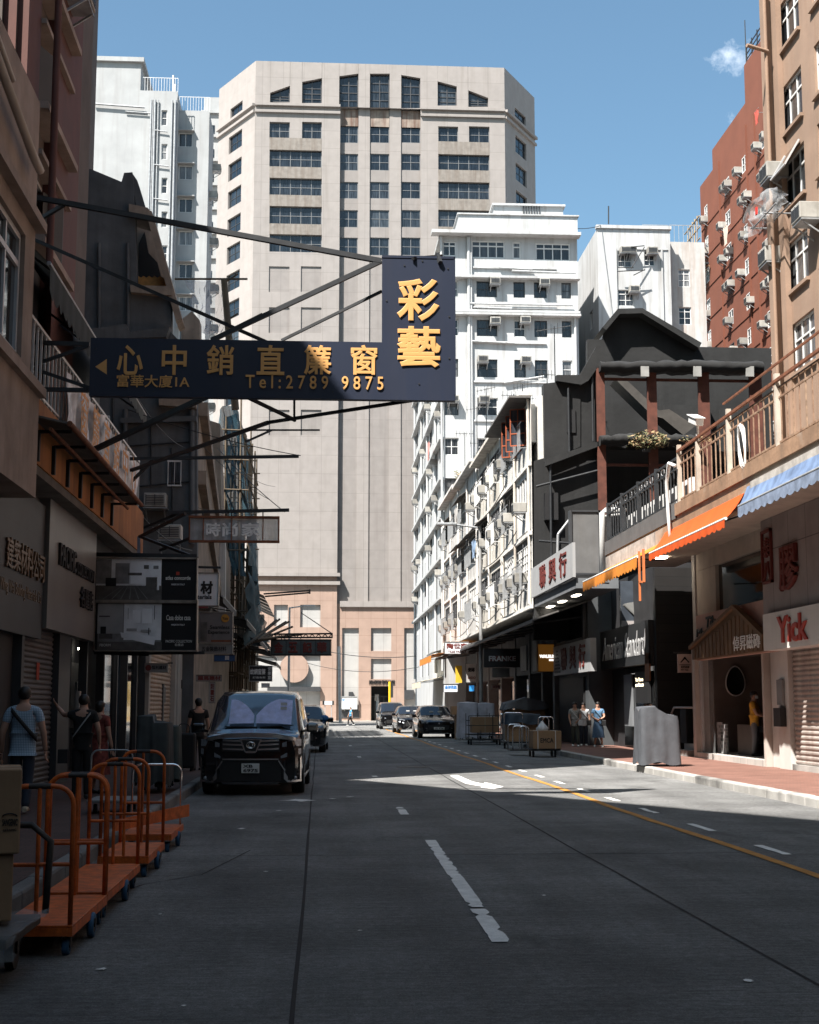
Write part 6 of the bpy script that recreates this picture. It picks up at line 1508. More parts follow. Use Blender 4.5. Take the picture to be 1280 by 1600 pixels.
# a lone beam, then the glass sign
e = E('steel_beam', pix(205, 716, Y=33), 'thin horizontal steel beam reaching over the road below the blue sign', 'beam')
m = MB(); beam(m, 195, 717, 33, 467, 713, 33, .07); beam(m, 198, 760, 33.5, 240, 718, 33, .06); m.build('beam', METAL_D, e)
e = E('steel_beam', pix(400, 675, Y=42), 'shorter steel beam end seen right of the netting', 'beam'); m = MB(); beam(m, 385, 690, 42, 425, 672, 42, .06); beam(m, 378, 672, 52, 500, 672, 52, .06); parts(m, 'beam', METAL_D, e)
Y_ = 36.0
e = E('hanging_sign', pix(366, 847, Y=Y_), 'rusty framed pale glass sign with faded characters hanging over the left lane', 'sign')
PGL = M('dirty pale sign glass', (.5, .53, .55), .4, var=.3, vs=3, streak=.6, sd=.48, grime=(.12, .09, .07))
PGL.node_tree.nodes['Principled BSDF'].inputs['Alpha'].default_value = .6
m = pbox(MB(), 297, 809, 436, 846, Y_, .03); m.build('panel', PGL, e)
m = MB()
for r_ in ((295, 807, 437, 809.5), (295, 845, 437, 847.5), (295, 809.5, 297.5, 845), (434.5, 809.5, 437, 845), (317, 809.5, 319, 845), (361, 809.5, 363, 845), (410, 809.5, 412, 845)): pbox(m, *r_, Y_, .06, .06)
m.build('frame', RUST, e)
FADE = M('faded white characters', (.72, .73, .73), .6, var=.3, vs=6)
for c_, x0, x1 in (('時', 322, 345), ('尚', 347, 372), ('家', 377, 406)): ptext(e, Y_, c_, x0, 817, x1, 838, FADE, 0, .03, -.005)
ptext(e, Y_, '時尚家裝', 414, 812, 432, 842, FADE, 0, .01, -.004) if False else None
m = MB(); beam(m, 222, 826, Y_ + .6, 285, 800, Y_ + .1, .06); beam(m, 262, 801, Y_ + .1, 452, 797, Y_, .08); beam(m, 250, 860, Y_ + 1, 300, 840, Y_ + .1, .06)
for x in (317, 362, 411): beam(m, x, 798, Y_ + .03, x, 808, Y_ + .03, .03)
m.build('bracket', METAL_D, e)
# room billboard pair
YB1 = 31.0
PICW = M('greyish room photo wall', (.85, .87, .9), .5, var=.3, vs=1.5); PICD = M('dark room photo floor', (.1, .095, .09), .5, var=.4, vs=4); PICM = M('mid grey furniture picture', (.22, .22, .225), .5, var=.3, vs=5); PICB = M('black billboard', (.012, .013, .015), .4, var=.1); PICL = M('pale picture tone', (.85, .87, .9), .5, var=.1)
SILVER = M('tarnished sign frame', (.28, .25, .22), .5, .4, var=.35, vs=5)
for (nm, y0, y1, lab) in (('a', 873, 938, 'upper room billboard with a dark wood floor picture and white lettering on black'), ('b', 942, 1016, 'lower bathroom billboard with a stone washbasin picture and white lettering on black')):
    e = E('billboard', pix(228, y1, Y=YB1), lab, 'billboard')
    pbox(MB(), 148, y0, 307, y1, YB1, .2).build('panel', PICB, e)
    m = MB()
    for r_ in ((147, y0 - 1.5, 309, y0), (147, y1, 309, y1 + 1.5), (147, y0, 149, y1), (306.5, y0, 309, y1)): pbox(m, *r_, YB1, .22, .05)
    m.build('frame', SILVER, e)
    f = .012
    def pp(x0, ya, x1, yb, mt, k, nm_='picture'): pbox(MB(), x0, ya, x1, yb, YB1, -.001, .004 + .003 * k).build(nm_, mt, e)
    if nm == 'a':
        pp(150, 874, 253, 915, PICW, 0); pp(150, 915, 253, 937, PICD, 0); pp(150, 874, 175, 912, PICM, 1); pp(204, 875, 228, 912, PICL, 1); pp(228, 902, 246, 922, PICD, 2); pp(225, 883, 233, 889, PICD, 2); pp(240, 884, 248, 889, PICM, 2); pp(180, 880, 203, 912, PICM, 1); pp(165, 903, 182, 916, PICB, 2); pp(200, 895, 222, 899, PICD, 2); pp(244, 902, 249, 922, PICL, 2)
        m = MB(); 
        for k in range(6): m.prism([(rect(160 + k * 14, 937, 161, 938, YB1)[0], rect(150, 930, 151, 936, YB1)[1]), (rect(161.5 + k * 14, 937, 162, 938, YB1)[0], rect(150, 930, 151, 936, YB1)[1]), (rect(190 + k * 5, 916, 191, 917, YB1)[0], rect(150, 910, 151, 916, YB1)[1]), (rect(189.5 + k * 5, 916, 190, 917, YB1)[0], rect(150, 910, 151, 916, YB1)[1])], YB1 - .011, YB1 - .009)
        m.build('floor_boards', PICM, e)
        ptext(e, YB1, 'atlas concorde', 259, 900, 298, 906, WHITEL, 0, .02, -.006); ptext(e, YB1, 'MADE IN ITALY', 268, 912, 289, 914.5, PICL, 0, .0, -.006)
        m = MB(); c = pix(278, 896, Y=YB1 - .007); m.cyl(c, c + Vector((0, -.004, 0)), .05, n=4, smooth=False); m.build('emblem', M('red emblem', (.4, .05, .03), .5), e)
    else:
        pp(152, 943, 253, 1015, PICM, 0); pp(193, 944, 253, 1000, PICW, 1); pp(152, 944, 193, 990, M('grey room photo wall', (.4, .41, .42), .5, var=.2), 1); pp(207, 953, 220, 973, PICL, 2); pp(222, 951, 238, 974, PICL, 2)
        m = MB(); q = [pix(x, y, Y=YB1 - .014) for x, y in ((188, 988), (243, 995), (241, 1008), (190, 996))]; m.add(q, [(3, 2, 1, 0)]); m.build('picture', PICL, e)
        pp(198, 982, 214, 986, M('white basin tone', (.38, .38, .38), .4), 4); pp(220, 984, 236, 988, M('white basin tone', (.38, .38, .38), .4), 4); pp(200, 950, 201, 967, PICB, 2); pp(241, 946, 242.5, 968, PICB, 2); pp(157, 979, 166, 990, PICB, 2); pp(155, 990, 176, 998, PICD, 2); pp(232, 981, 233.5, 992, PICB, 5); pp(155, 962, 172, 964, PICD, 2); pp(152, 1003, 253, 1015, PICD, 2)
        ptext(e, YB1, 'FBORM', 156, 1006, 173, 1010, WHITEL, 0, .0, -.016); ptext(e, YB1, 'Casa dolce casa', 260, 961, 298, 969, WHITEL, 0, .01, -.006); ptext(e, YB1, 'MADE IN ITALY', 268, 975, 289, 977.5, PICL, 0, 0, -.006)
        ptext(e, YB1, 'PACIFIC COLLECTION', 259, 1000, 300, 1004, WHITEL, 0, 0, -.006); ptext(e, YB1, '名匯店', 273, 1005.5, 287, 1009.5, WHITEL, 0, 0, -.006)
e = E('gantry', pix(228, 870, Y=31.2), 'steel bracket frame that carries the room billboards', 'bracket')
m = MB(); beam(m, 148, 868, 31.3, 148, 1019, 31.35, .05); beam(m, 137, 866, 31.3, 308, 869, 31.3, .08); beam(m, 217, 840, 34, 217, 870, 31.4, .07); beam(m, 220, 838, 33, 290, 803, 31.4, .06); beam(m, 218, 838, 33, 308, 872, 31.4, .06); beam(m, 148, 1019, 31.3, 233, 1022, 31.3, .09); beam(m, 228, 1021, 31.3, 320, 1020, 31.3, .06); m.build('beams', METAL_D, e)
# white board 材
def panel_sign(lab, r_, Y, mat, frame=METAL_D, fw=1.2, d=.18, brack=None, name='hanging_sign'):
    e = E(name, pix((r_[0] + r_[2]) / 2, r_[3], Y=Y), lab, 'sign')
    pbox(MB(), *r_, Y, d).build('panel', mat, e)
    m = MB(); x0, y0, x1, y1 = r_
    for q in ((x0 - fw, y0 - fw, x1 + fw, y0), (x0 - fw, y1, x1 + fw, y1 + fw), (x0 - fw, y0, x0, y1), (x1, y0, x1 + fw, y1)): pbox(m, *q, Y, d + .02, .03)
    m.build('frame', frame, e)
    if brack:
        m = MB()
        for q in brack: beam(m, *q)
        m.build('bracket', METAL_D, e)
    return e
SWH = M('white acrylic sign', (.7, .72, .75), .4, var=.06)
Y_ = 39.0
e = panel_sign('white sign with a black character, half hidden behind the room billboards', (300, 896, 341, 946), Y_, SWH, SILVER, 1.2, .3, (((270, 885, Y_, 345, 887, Y_, .06)),))
ptext(e, Y_, '材', 313, 908, 333, 928, BLACK, .01, .045, -.005); ptext(e, Y_, 'Materials', 290 + 8, 929, 331, 936, BLACK, .005, .03, -.005)
m = MB(); pbox(m, 300, 946.5, 325, 950, Y_, .2, .02); m.build('red_strip', M('red strip', (.2, .03, .03), .5), e)
Y_ = 41.0
e = panel_sign('dark lock advertisement with a yellow disc and grey words', (311, 957, 363, 1004), Y_, M('dim grey poster', (.15, .14, .14), .45, var=.15, vs=2), SILVER, 1.2, .25)
c = pix(352, 966, Y=Y_ - .03); m = MB(); m.cyl(c, c + Vector((0, .02, 0)), .115, n=20, smooth=False); m.build('disc', M('amber disc', (.42, .2, .03), .5), e)
ptext(e, Y_, 'Yale', 347.5, 964, 356.5, 968.5, BLACK, 0, .02, -.032); ptext(e, Y_, 'Seamless', 328, 977, 359, 983, BLACK, 0, .02, -.005); ptext(e, Y_, 'Experience', 325, 985, 359, 992, BLACK, 0, .02, -.005)
pbox(MB(), 313, 972, 324, 1002, Y_, .01, .008).build('figure_picture', PICD, e); pbox(MB(), 330, 1000, 361, 1003, Y_, .01, .008).build('handle_picture', RUST, e)
e = panel_sign('grey strip sign with five dark characters under the lock advertisement', (311, 1007, 363, 1021), Y_, M('grey strip sign', (.22, .215, .21), .5, var=.1), SILVER, .8, .25); ptext(e, Y_, '五金裝飾材料', 315, 1010, 354, 1018, BLACK, 0, .02, -.005)
e = panel_sign('small deep blue sign with a white square mark', (335, 1024, 367, 1033), 44, M('deep blue sign', (.02, .06, .16), .5), METAL_D, .6, .15); ptext(e, 44, '回', 352, 1025, 358, 1031, WHITEL, 0, .02, -.005)
e = panel_sign('small pale box sign with a red disc and dark characters', (227, 1037, 262, 1050), 41, M('pale box sign', (.24, .23, .22), .5, var=.06), SILVER, .8, .12, ((262, 1036, 41, 270, 1036, 41, .04),)); ptext(e, 41, '恒利建材', 237, 1040, 260, 1046, BLACK, 0, .03, -.005)
c = pix(232, 1043.5, Y=40.99); m = MB(); m.cyl(c, c + Vector((0, -.008, 0)), .085, n=16, smooth=False); m.build('disc', REDL, e)
e = panel_sign('grey sign with four dark red characters above the dark figure', (307, 1055, 346, 1064), 48, M('grey pink strip sign', (.25, .22, .21), .5), METAL_D, .5, .1); ptext(e, 48, '羅馬建材', 309, 1056, 345, 1063, REDL, 0, .04, -.005)
e = panel_sign('tall narrow pale sign with red characters hanging below it', (327, 1066, 336, 1098), 48, M('pale narrow sign', (.3, .28, .27), .5), METAL_D, .5, .1); ptext(e, 48, '防\n雲\n石', 328.5, 1068, 335, 1096, REDL, 0, .04, -.005)
# far hanging signs
Y_ = 62.0
e = panel_sign('dark green grey truss sign with four dark red characters', (424, 1000, 517, 1023), Y_, M('dark grey green sign', (.035, .045, .048), .5, var=.2), BLACK, 1.2, .3)
for i, c_ in enumerate('金五記華'): ptext(e, Y_, c_, 428 + i * 22.5, 1003, 443 + i * 22.5, 1020, REDL, .03, .05, -.03); pbox(MB(), 425 + i * 23, 1001, 446.5 + i * 23, 1022, Y_, .0, .02).build('field', M('slate sign field', (.07, .085, .09), .5, var=.2), e)
m = MB(); beam(m, 415, 991, Y_, 519, 990, Y_, .07); beam(m, 415, 996.5, Y_, 519, 996, Y_, .07)
for i in range(10): beam(m, 418 + i * 10, 991, Y_, 423 + i * 10, 996.5, Y_, .04); beam(m, 423 + i * 10, 996.5, Y_, 428 + i * 10, 991, Y_, .04)
beam(m, 519, 989, Y_, 519, 997, Y_, .06); beam(m, 470, 957, 75, 519, 990, Y_, .03)
for x in (440, 470, 500): beam(m, x, 996, Y_, x, 1000, Y_, .03)
m.build('truss', BLACK, e)
e = panel_sign('small black sign with white blind fitter characters over the van', (390, 1041, 425, 1064), 56, BLACK, METAL_G, .8, .15); ptext(e, 56, '蚊網窗簾', 391, 1045, 415, 1054, WHITEL, 0, .01, -.005); ptext(e, 56, '安\n樂\n窩', 418.5, 1042, 424, 1062, WHITEL, 0, .01, -.005); ptext(e, 56, '訂造各款', 395, 1057, 415, 1060, WHITEL, 0, 0, -.005)
e = panel_sign('small white tray sign under the black blind sign', (409, 1068, 421, 1074), 55, SWH, METAL_D, .5, .1)
e = E('steel_beam', pix(450, 928, Y=66), 'empty double steel sign arm below the tower cornice', 'bracket'); m = MB(); beam(m, 412, 928, 66, 484, 923, 66, .07); beam(m, 414, 932, 66, 484, 926, 66, .07); beam(m, 484, 921, 66, 484, 928, 66, .08); m.build('arm', METAL_D, e)
# right side hanging signs
Y_ = 63.0
e = panel_sign('white sign with three dark red characters on the far right awnings', (695, 1003, 732, 1021), 80, SWH, SILVER, .6, .3); ptext(e, 80, '陶世家', 698, 1005, 731, 1014, REDL, 0, .04, -.005); ptext(e, 80, 'TILES FAMILY', 700, 1016.5, 729, 1020, REDL, 0, .03, -.005)
e = panel_sign('black hanging sign with grey capitals on a dark red band', (757, 1014, 812, 1042), Y_, BLACK, BLACK, .6, .3); pbox(MB(), 764, 1025, 806, 1033, Y_, .0, .012).build('red_band', M('dark red band', (.10, .022, .018), .5), e); ptext(e, Y_, 'FRANKE', 764, 1025, 806, 1033, M('grey capitals', (.4, .4, .4), .5), .01, .03, -.014)
Y_ = 60.0
e = panel_sign('amber lit square sign with white capitals beside the character signs', (841, 1007, 869, 1049), Y_, M('amber light box', (.30, .125, .02), .5, var=.06, emit=.08), M('amber frame', (.16, .075, .02), .5), 1.0, .3); ptext(e, Y_, 'WALRUS', 843, 1023, 867, 1028, M('lit white letters', (.9, .9, .85), emit=.7), .01, .06, -.005); ptext(e, Y_, '華樂仕', 858, 1029.5, 867, 1033, M('lit white letters', (.9, .9, .85), emit=.7), .01, .03, -.005)
e = panel_sign('white sign with blue characters over the far right pavement', (693, 1069, 715, 1081), 84, SWH, METAL_D, .4, .2); ptext(e, 84, '金洋花紙', 695, 1071, 714, 1077, M('blue letters', (.05, .2, .5), .5), 0, .05, -.005)
e = panel_sign('tilted grey board with red and black marks below the far awnings', (728, 1037, 744, 1066), 82, M('grey white board', (.4, .4, .39), .5, var=.2, vs=3), METAL_D, .4, .1); ptext(e, 82, '瓷磚', 731, 1043, 742, 1050, BLACK, 0, .06, -.005); ptext(e, 82, 'SADO', 731, 1057, 743, 1061, REDL, 0, .04, -.005)
e = panel_sign('bright blue panel with white letters in the dark far shopfront', (733, 1071, 741, 1080), 83, M('bright blue panel', (.03, .22, .55), .5, emit=.25), METAL_D, .3, .1)
e = panel_sign('small salmon board with red words in the arcade', (769, 1070, 782, 1077), 68, M('salmon board', (.3, .2, .17), .5), METAL_D, .3, .1); ptext(e, 68, 'HOME', 770.5, 1071.5, 780.5, 1075.5, REDL, 0, .04, -.005)
e = panel_sign('pale rectangular sign board behind the black hanging sign', (770, 1044, 796, 1058), 68, M('pale grey board', (.24, .24, .23), .5, var=.2), METAL_D, .3, .1)
# far right awnings in the sun
for i, (u0, u1, z, out, mt, lab) in enumerate(((U(104), U(97.9), 5.3, 1.6, CORR, 'dark sheet awning at the far end of the white row'), (U(97), U(87), 4.7, 2.6, YOC, 'faded orange scalloped awning in the sun at the far end of the right pavement'), (U(108), U(99), 3.3, 2.4, M('cream canvas', (.62, .55, .42), .8, var=.15), 'cream awning low at the far right corner'), (U(86), U(76), 4.9, 2.0, CORR, 'dark sheet awning above the tile character sign'))):
    awning(lab, u0, u1, FX, 0, z + .8, -out - .6 if i < 3 else -out, z, mt, .45 if i in (1, 2) else .2, None)
YLW = M('yellow panel', (.6, .38, .03), .6)
e = E('yellow_banner', Vector((8.6, 88, 4.4)), 'yellow strip banner under the far awnings', 'banner'); m = pbox(MB(), 712, 1040, 722, 1067, 86, .05); m.build('sheet', YLW, e)

# ================================================================== STREET FURNITURE
def street_lamp(base, h, armlen, dirx, lab, r=.09):
    e = E('street_lamp', base, lab, 'street lamp')
    m = MB(); m.cyl(base, base + Vector((0, 0, h)), r * 1.25, r * .8, 10); m.build('pole', M('grey lamp pole', (.3, .3, .3), .6, .2, var=.12), e)
    m = MB(); m.cyl(base, base + Vector((0, 0, 1.0)), r * 1.8, r * 1.7, 10); m.build('base', M('grey lamp pole', ()), e)
    m = MB(); t = base + Vector((0, 0, h - .05)); m.cyl(t, t + Vector((dirx * armlen * .6, 0, .18)), r * .6, r * .5, 8); m.build('arm', METAL_G, e)
    m = MB(); m.rbox(*sorted((t.x + dirx * armlen * .55, t.x + dirx * armlen)), t.y - .14, t.y + .14, t.z + .12, t.z + .26, .04); m.build('lamp_head', METAL_G, e)
    return e
street_lamp(Vector((pix(752, 1100, Y=72).x, 72, .15)), 10.55, 2.2, -1, 'grey street lamp reaching over the road by the white row')
street_lamp(Vector((pix(451, 1100, Y=118).x, 118, .15)), pix(451, 949, Y=118).z - .15, 2.1, 1, 'thin far street lamp on the left in front of the tower', .1)
e = E('sign_pole', Vector((pix(532, 1100, Y=124).x, 124, 0)), 'grey pole standing at the crossing in front of the tower', 'pole'); m = MB(); m.cyl(pix(532, 1130, Y=124), pix(530, 1010, Y=124), .13, n=8); m.build('pole', METAL_G, e)
e = E('traffic_light', Vector((pix(590, 1100, Y=124).x, 124, 0)), 'grey signal post with a signal head by the tower door', 'traffic light'); m = MB(); m.cyl(pix(590, 1131, Y=124), pix(590, 1088, Y=124), .12, n=8); m.build('pole', METAL_G, e); pbox(MB(), 586, 1085, 592, 1095, 124, .3, .1).build('signal_head', SILVER, e); pbox(MB(), 592.2, 1086, 595, 1093, 124, .3, .05).build('side_head', BLACK, e)
e = E('yellow_pole', Vector((pix(609, 1100, Y=121).x, 121, 0)), 'yellow pole with a dark signal behind the far parked van', 'traffic light'); m = MB(); m.cyl(pix(609, 1128, Y=121), pix(609, 1065, Y=121), .1, n=8); m.build('pole', M('yellow pole paint', (.75, .48, .02), .5), e); pbox(MB(), 610.5, 1068, 614.5, 1090, 121, .4).build('signal_head', METAL_D, e)
e = E('street_name_sign', pix(513, 1128, Y=140), 'low street name plate on two posts before the tower', 'sign'); m = pbox(MB(), 505, 1095.5, 521, 1101, 140, .1); m.build('plate', SWH, e); m = MB()
for x in (508, 518): m.bar(pix(x, 1128, Y=140.05), pix(x, 1100, Y=140.15), .07)
m.build('post', METAL_G, e); ptext(e, 140, 'ARGYLE ST', 508, 1097, 518, 1099.6, BLACK, 0, .03, -.01) if False else None
m = MB(); pbox(m, 504, 1095, 507, 1101.5, 140, .11, .02); pbox(m, 519, 1095, 522, 1101.5, 140, .11, .02); parts(m, 'plate_end', BLACK, e)
e = E('notice_board', pix(546, 1108, Y=144.9), 'large white notice board on the tower wall', 'notice board'); pbox(MB(), 533, 1089, 558, 1107.5, 144.98, .2).build('panel', M('bright white board', (.8, .8, .78), .5, var=.03), e)
m = MB(); 
for r_ in ((532.5, 1088, 558.5, 1089), (532.5, 1107.5, 558.5, 1108.5), (532.5, 1089, 533.2, 1107.5), (557.8, 1089, 558.5, 1107.5)): pbox(m, *r_, 144.9, .3)
m.build('frame', METAL_G, e); ptext(e, 144.9, 'HKT 1', 534.5, 1092, 542, 1095, M('blue letters', ()), 0, .05, .06)
bv = E('litter_signboard', pix(594, 1128, Y=126), 'folding A board standing by the far crossing', 'sign board'); m = MB(); a = pix(592, 1129, Y=126); m.prism([(a.x, 0.02), (a.x + .16, .02), (a.x + .36, 1.15), (a.x + .3, 1.15)], 126, 126.5); m.prism([(a.x + .46, 0.02), (a.x + .62, .02), (a.x + .38, 1.15), (a.x + .361, 1.15)], 126, 126.5); m.build('boards', SILVER, bv)

# ================================================================== VEHICLES
PAINT = M('black car paint', (.003, .0033, .0045), .2, var=0, coat=1, spec=.4)
CHROME = M('chrome', (.85, .85, .85), .22, 1, var=0)
CGLASS = M('car glass', (.012, .016, .024), .04, var=0, spec=.7)
WGLASS = M('windscreen glass', (.03, .045, .09), .03, var=0, spec=.6); WGLASS.node_tree.nodes['Principled BSDF'].inputs['Alpha'].default_value = .22
TYRE = M('tyre rubber', (.014, .014, .014), .85, var=.2)
RIM = M('alloy rim', (.35, .35, .36), .3, .8, var=.05)
PLATE = M('white number plate', (.6, .6, .58), .5, var=.03)
LAMP = M('headlamp glass', (.25, .27, .3), .08, .3, var=.3, vs=20, spec=.8)
BPLAST = M('black trim plastic', (.012, .012, .013), .6, var=.1)
r_skin = {}
def car(name, lab, W, st, wheels, wr_, front, F, plate='', wind=(3, 4), sides=(), shade=None, mirror_z=1.1):
    """st: stations (y, half width, floor z, shoulder z, top half width, top z); the nose is at y=0 towards the viewer"""
    r = E(name, (0, 0, 0), lab, 'van' if 'van' in name else 'car'); rings = []
    def ring(s):
        y, w, zb, zs, wt, zt = s
        h = [(0, zb), (w * .86, zb), (w * .97, zb + .07), (w, zb + (zs - zb) * .45), (w * .992, zs - .06), (w * .965, zs), (wt + (w * .965 - wt) * .12, zs + (zt - zs) * .86), (wt * .93, zt - .012), (wt * .6, zt + .012), (0, zt + .02)]
        return [(x, y, z) for x, z in h] + [(-x, y, z) for x, z in h[-2:0:-1]]
    rings = [ring(s) for s in st]
    MB().loft(rings).build('body', PAINT, r)
    # windscreen and side glass follow the body skin
    a, b = rings[wind[0]], rings[wind[1]]
    def skin(t, x):
        pl = [Vector(a[q]).lerp(Vector(b[q]), t) for q in range(6, 13)]
        for u, v in zip(pl, pl[1:]):
            if v.x - 1e-6 <= x <= u.x + 1e-6: return u.lerp(v, (u.x - x) / (u.x - v.x)) + Vector((0, -.025, .02))
        return pl[3]
    r_skin['f'] = skin
    m = MB(); n = 8; G = []
    idx = [6, 7, 8, 9, 10, 11, 12]
    for k in range(n + 1):
        t = .06 + .88 * k / n; G.append([Vector(a[q]).lerp(Vector(b[q]), t) + Vector((0, -.045, .036)) for q in idx])
    m.loft(G[::-1], closed=False, caps=False); m.build('windscreen', WGLASS if 'people' in lab else CGLASS, r)
    for (i, j, u0, u1) in sides:
        for sgn in (1, -1):
            m = MB(); lo, hi = (5, 6) if sgn == 1 else (13, 12); A, B = rings[i], rings[j]; Q = []
            for u in (u0, u1):
                l = Vector(A[lo]).lerp(Vector(B[lo]), u); h = Vector(A[hi]).lerp(Vector(B[hi]), u); Q.append((l.lerp(h, .08) + Vector((sgn * .012, 0, 0)), l.lerp(h, .95) + Vector((sgn * .012, 0, 0))))
            q = [Q[0][0], Q[1][0], Q[1][1], Q[0][1]]; m.quad(*(q if sgn == 1 else q[::-1])); m.build('side_window', CGLASS, r)
    for y in wheels:
        for sgn in (1, -1):
            x1 = sgn * (W + .005); x0 = sgn * (W - .22); m = MB(); rr = []
            prof = [(x0, wr_ * .6), (x0, wr_ * .95), (x0 + (x1 - x0) * .15, wr_), (x0 + (x1 - x0) * .85, wr_), (x1, wr_ * .95), (x1, wr_ * .62)]
            for q in range(22):
                t = 2 * pi * q / 22; rr.append([(px_, y + rad * cos(t), wr_ + rad * sin(t)) for px_, rad in prof])
            rr.append(rr[0]); m.loft(rr, closed=False, caps=False); w = m.build('wheel', TYRE, r)
            m = MB(); xx = sgn * (W - .02); m.cyl((xx - sgn * .1, y, wr_), (xx - sgn * .06, y, wr_), wr_ * .63, n=20, smooth=False)
            for q in range(6): t = 2 * pi * q / 6; m.bar((xx, y, wr_), (xx, y + wr_ * .6 * cos(t), wr_ + wr_ * .6 * sin(t)), .05, .04)
            m.tube([(xx, y + wr_ * .6 * cos(2 * pi * q / 20), wr_ + wr_ * .6 * sin(2 * pi * q / 20)) for q in range(21)], .02, 5); m.build('rim', RIM, w)
            m = MB(); 
            for q in range(13): t = pi * q / 12; 
            m.loft([[(sgn * (W + .006), y + rad * cos(pi * q / 14), wr_ + rad * sin(pi * q / 14)) for rad in (wr_ * 1.04, wr_ * 1.14)] + [(sgn * (W - .05), y + wr_ * 1.14 * cos(pi * q / 14), wr_ + wr_ * 1.14 * sin(pi * q / 14)), (sgn * (W - .05), y + wr_ * 1.04 * cos(pi * q / 14), wr_ + wr_ * 1.04 * sin(pi * q / 14))] for q in range(15)]); m.build('wheel_arch', BPLAST, r)
    for sgn in (1, -1):
        y = st[wind[0]][0] + .25; m = MB(); m.rbox(*sorted((sgn * (W + .03), sgn * (W + .25))), y, y + .12, mirror_z - .02, mirror_z + .15, .04); m.bar((sgn * (W - .05), y + .06, mirror_z), (sgn * (W + .05), y + .06, mirror_z + .02), .05); m.build('mirror', PAINT, r)
    def yf(x): 
        t = min(1, abs(x) / W); return st[1][0] * (1.15 * t ** 5) - .012
    def strip_(pts, nm, mat, th=.02, n=8):
        """a trim piece on the nose: list of (x, z_low, z_high)"""
        m = MB(); R0 = []
        for i in range(len(pts) - 1):
            for k in range(n if i < len(pts) - 2 else n + 1):
                t = k / n; x, a_, b_ = [pts[i][q] + (pts[i + 1][q] - pts[i][q]) * t for q in range(3)]; y = yf(x); R0.append([(x, y - th, a_), (x, y - th, b_), (x, y + .06, b_), (x, y + .06, a_)])
        m.loft(R0, smooth=False); return m.build(nm, mat, r)
    front(r, strip_, yf)
    if plate:
        pz_ = F[1]; m = MB(); hw, hh = F[2]; m.rbox(-hw, hw, -.06, -.03, pz_ - hh, pz_ + hh, .008); p_ = m.build('number_plate', PLATE, r)
        text(p_, Fr(0, -.06, 0), plate, -hw * .85, pz_ - hh * .78, hw * 1.7, hh * 1.56, BLACK, y=-.002, bold=.03)
    for o in r.children: pass
    drop(r, F[0]); return r
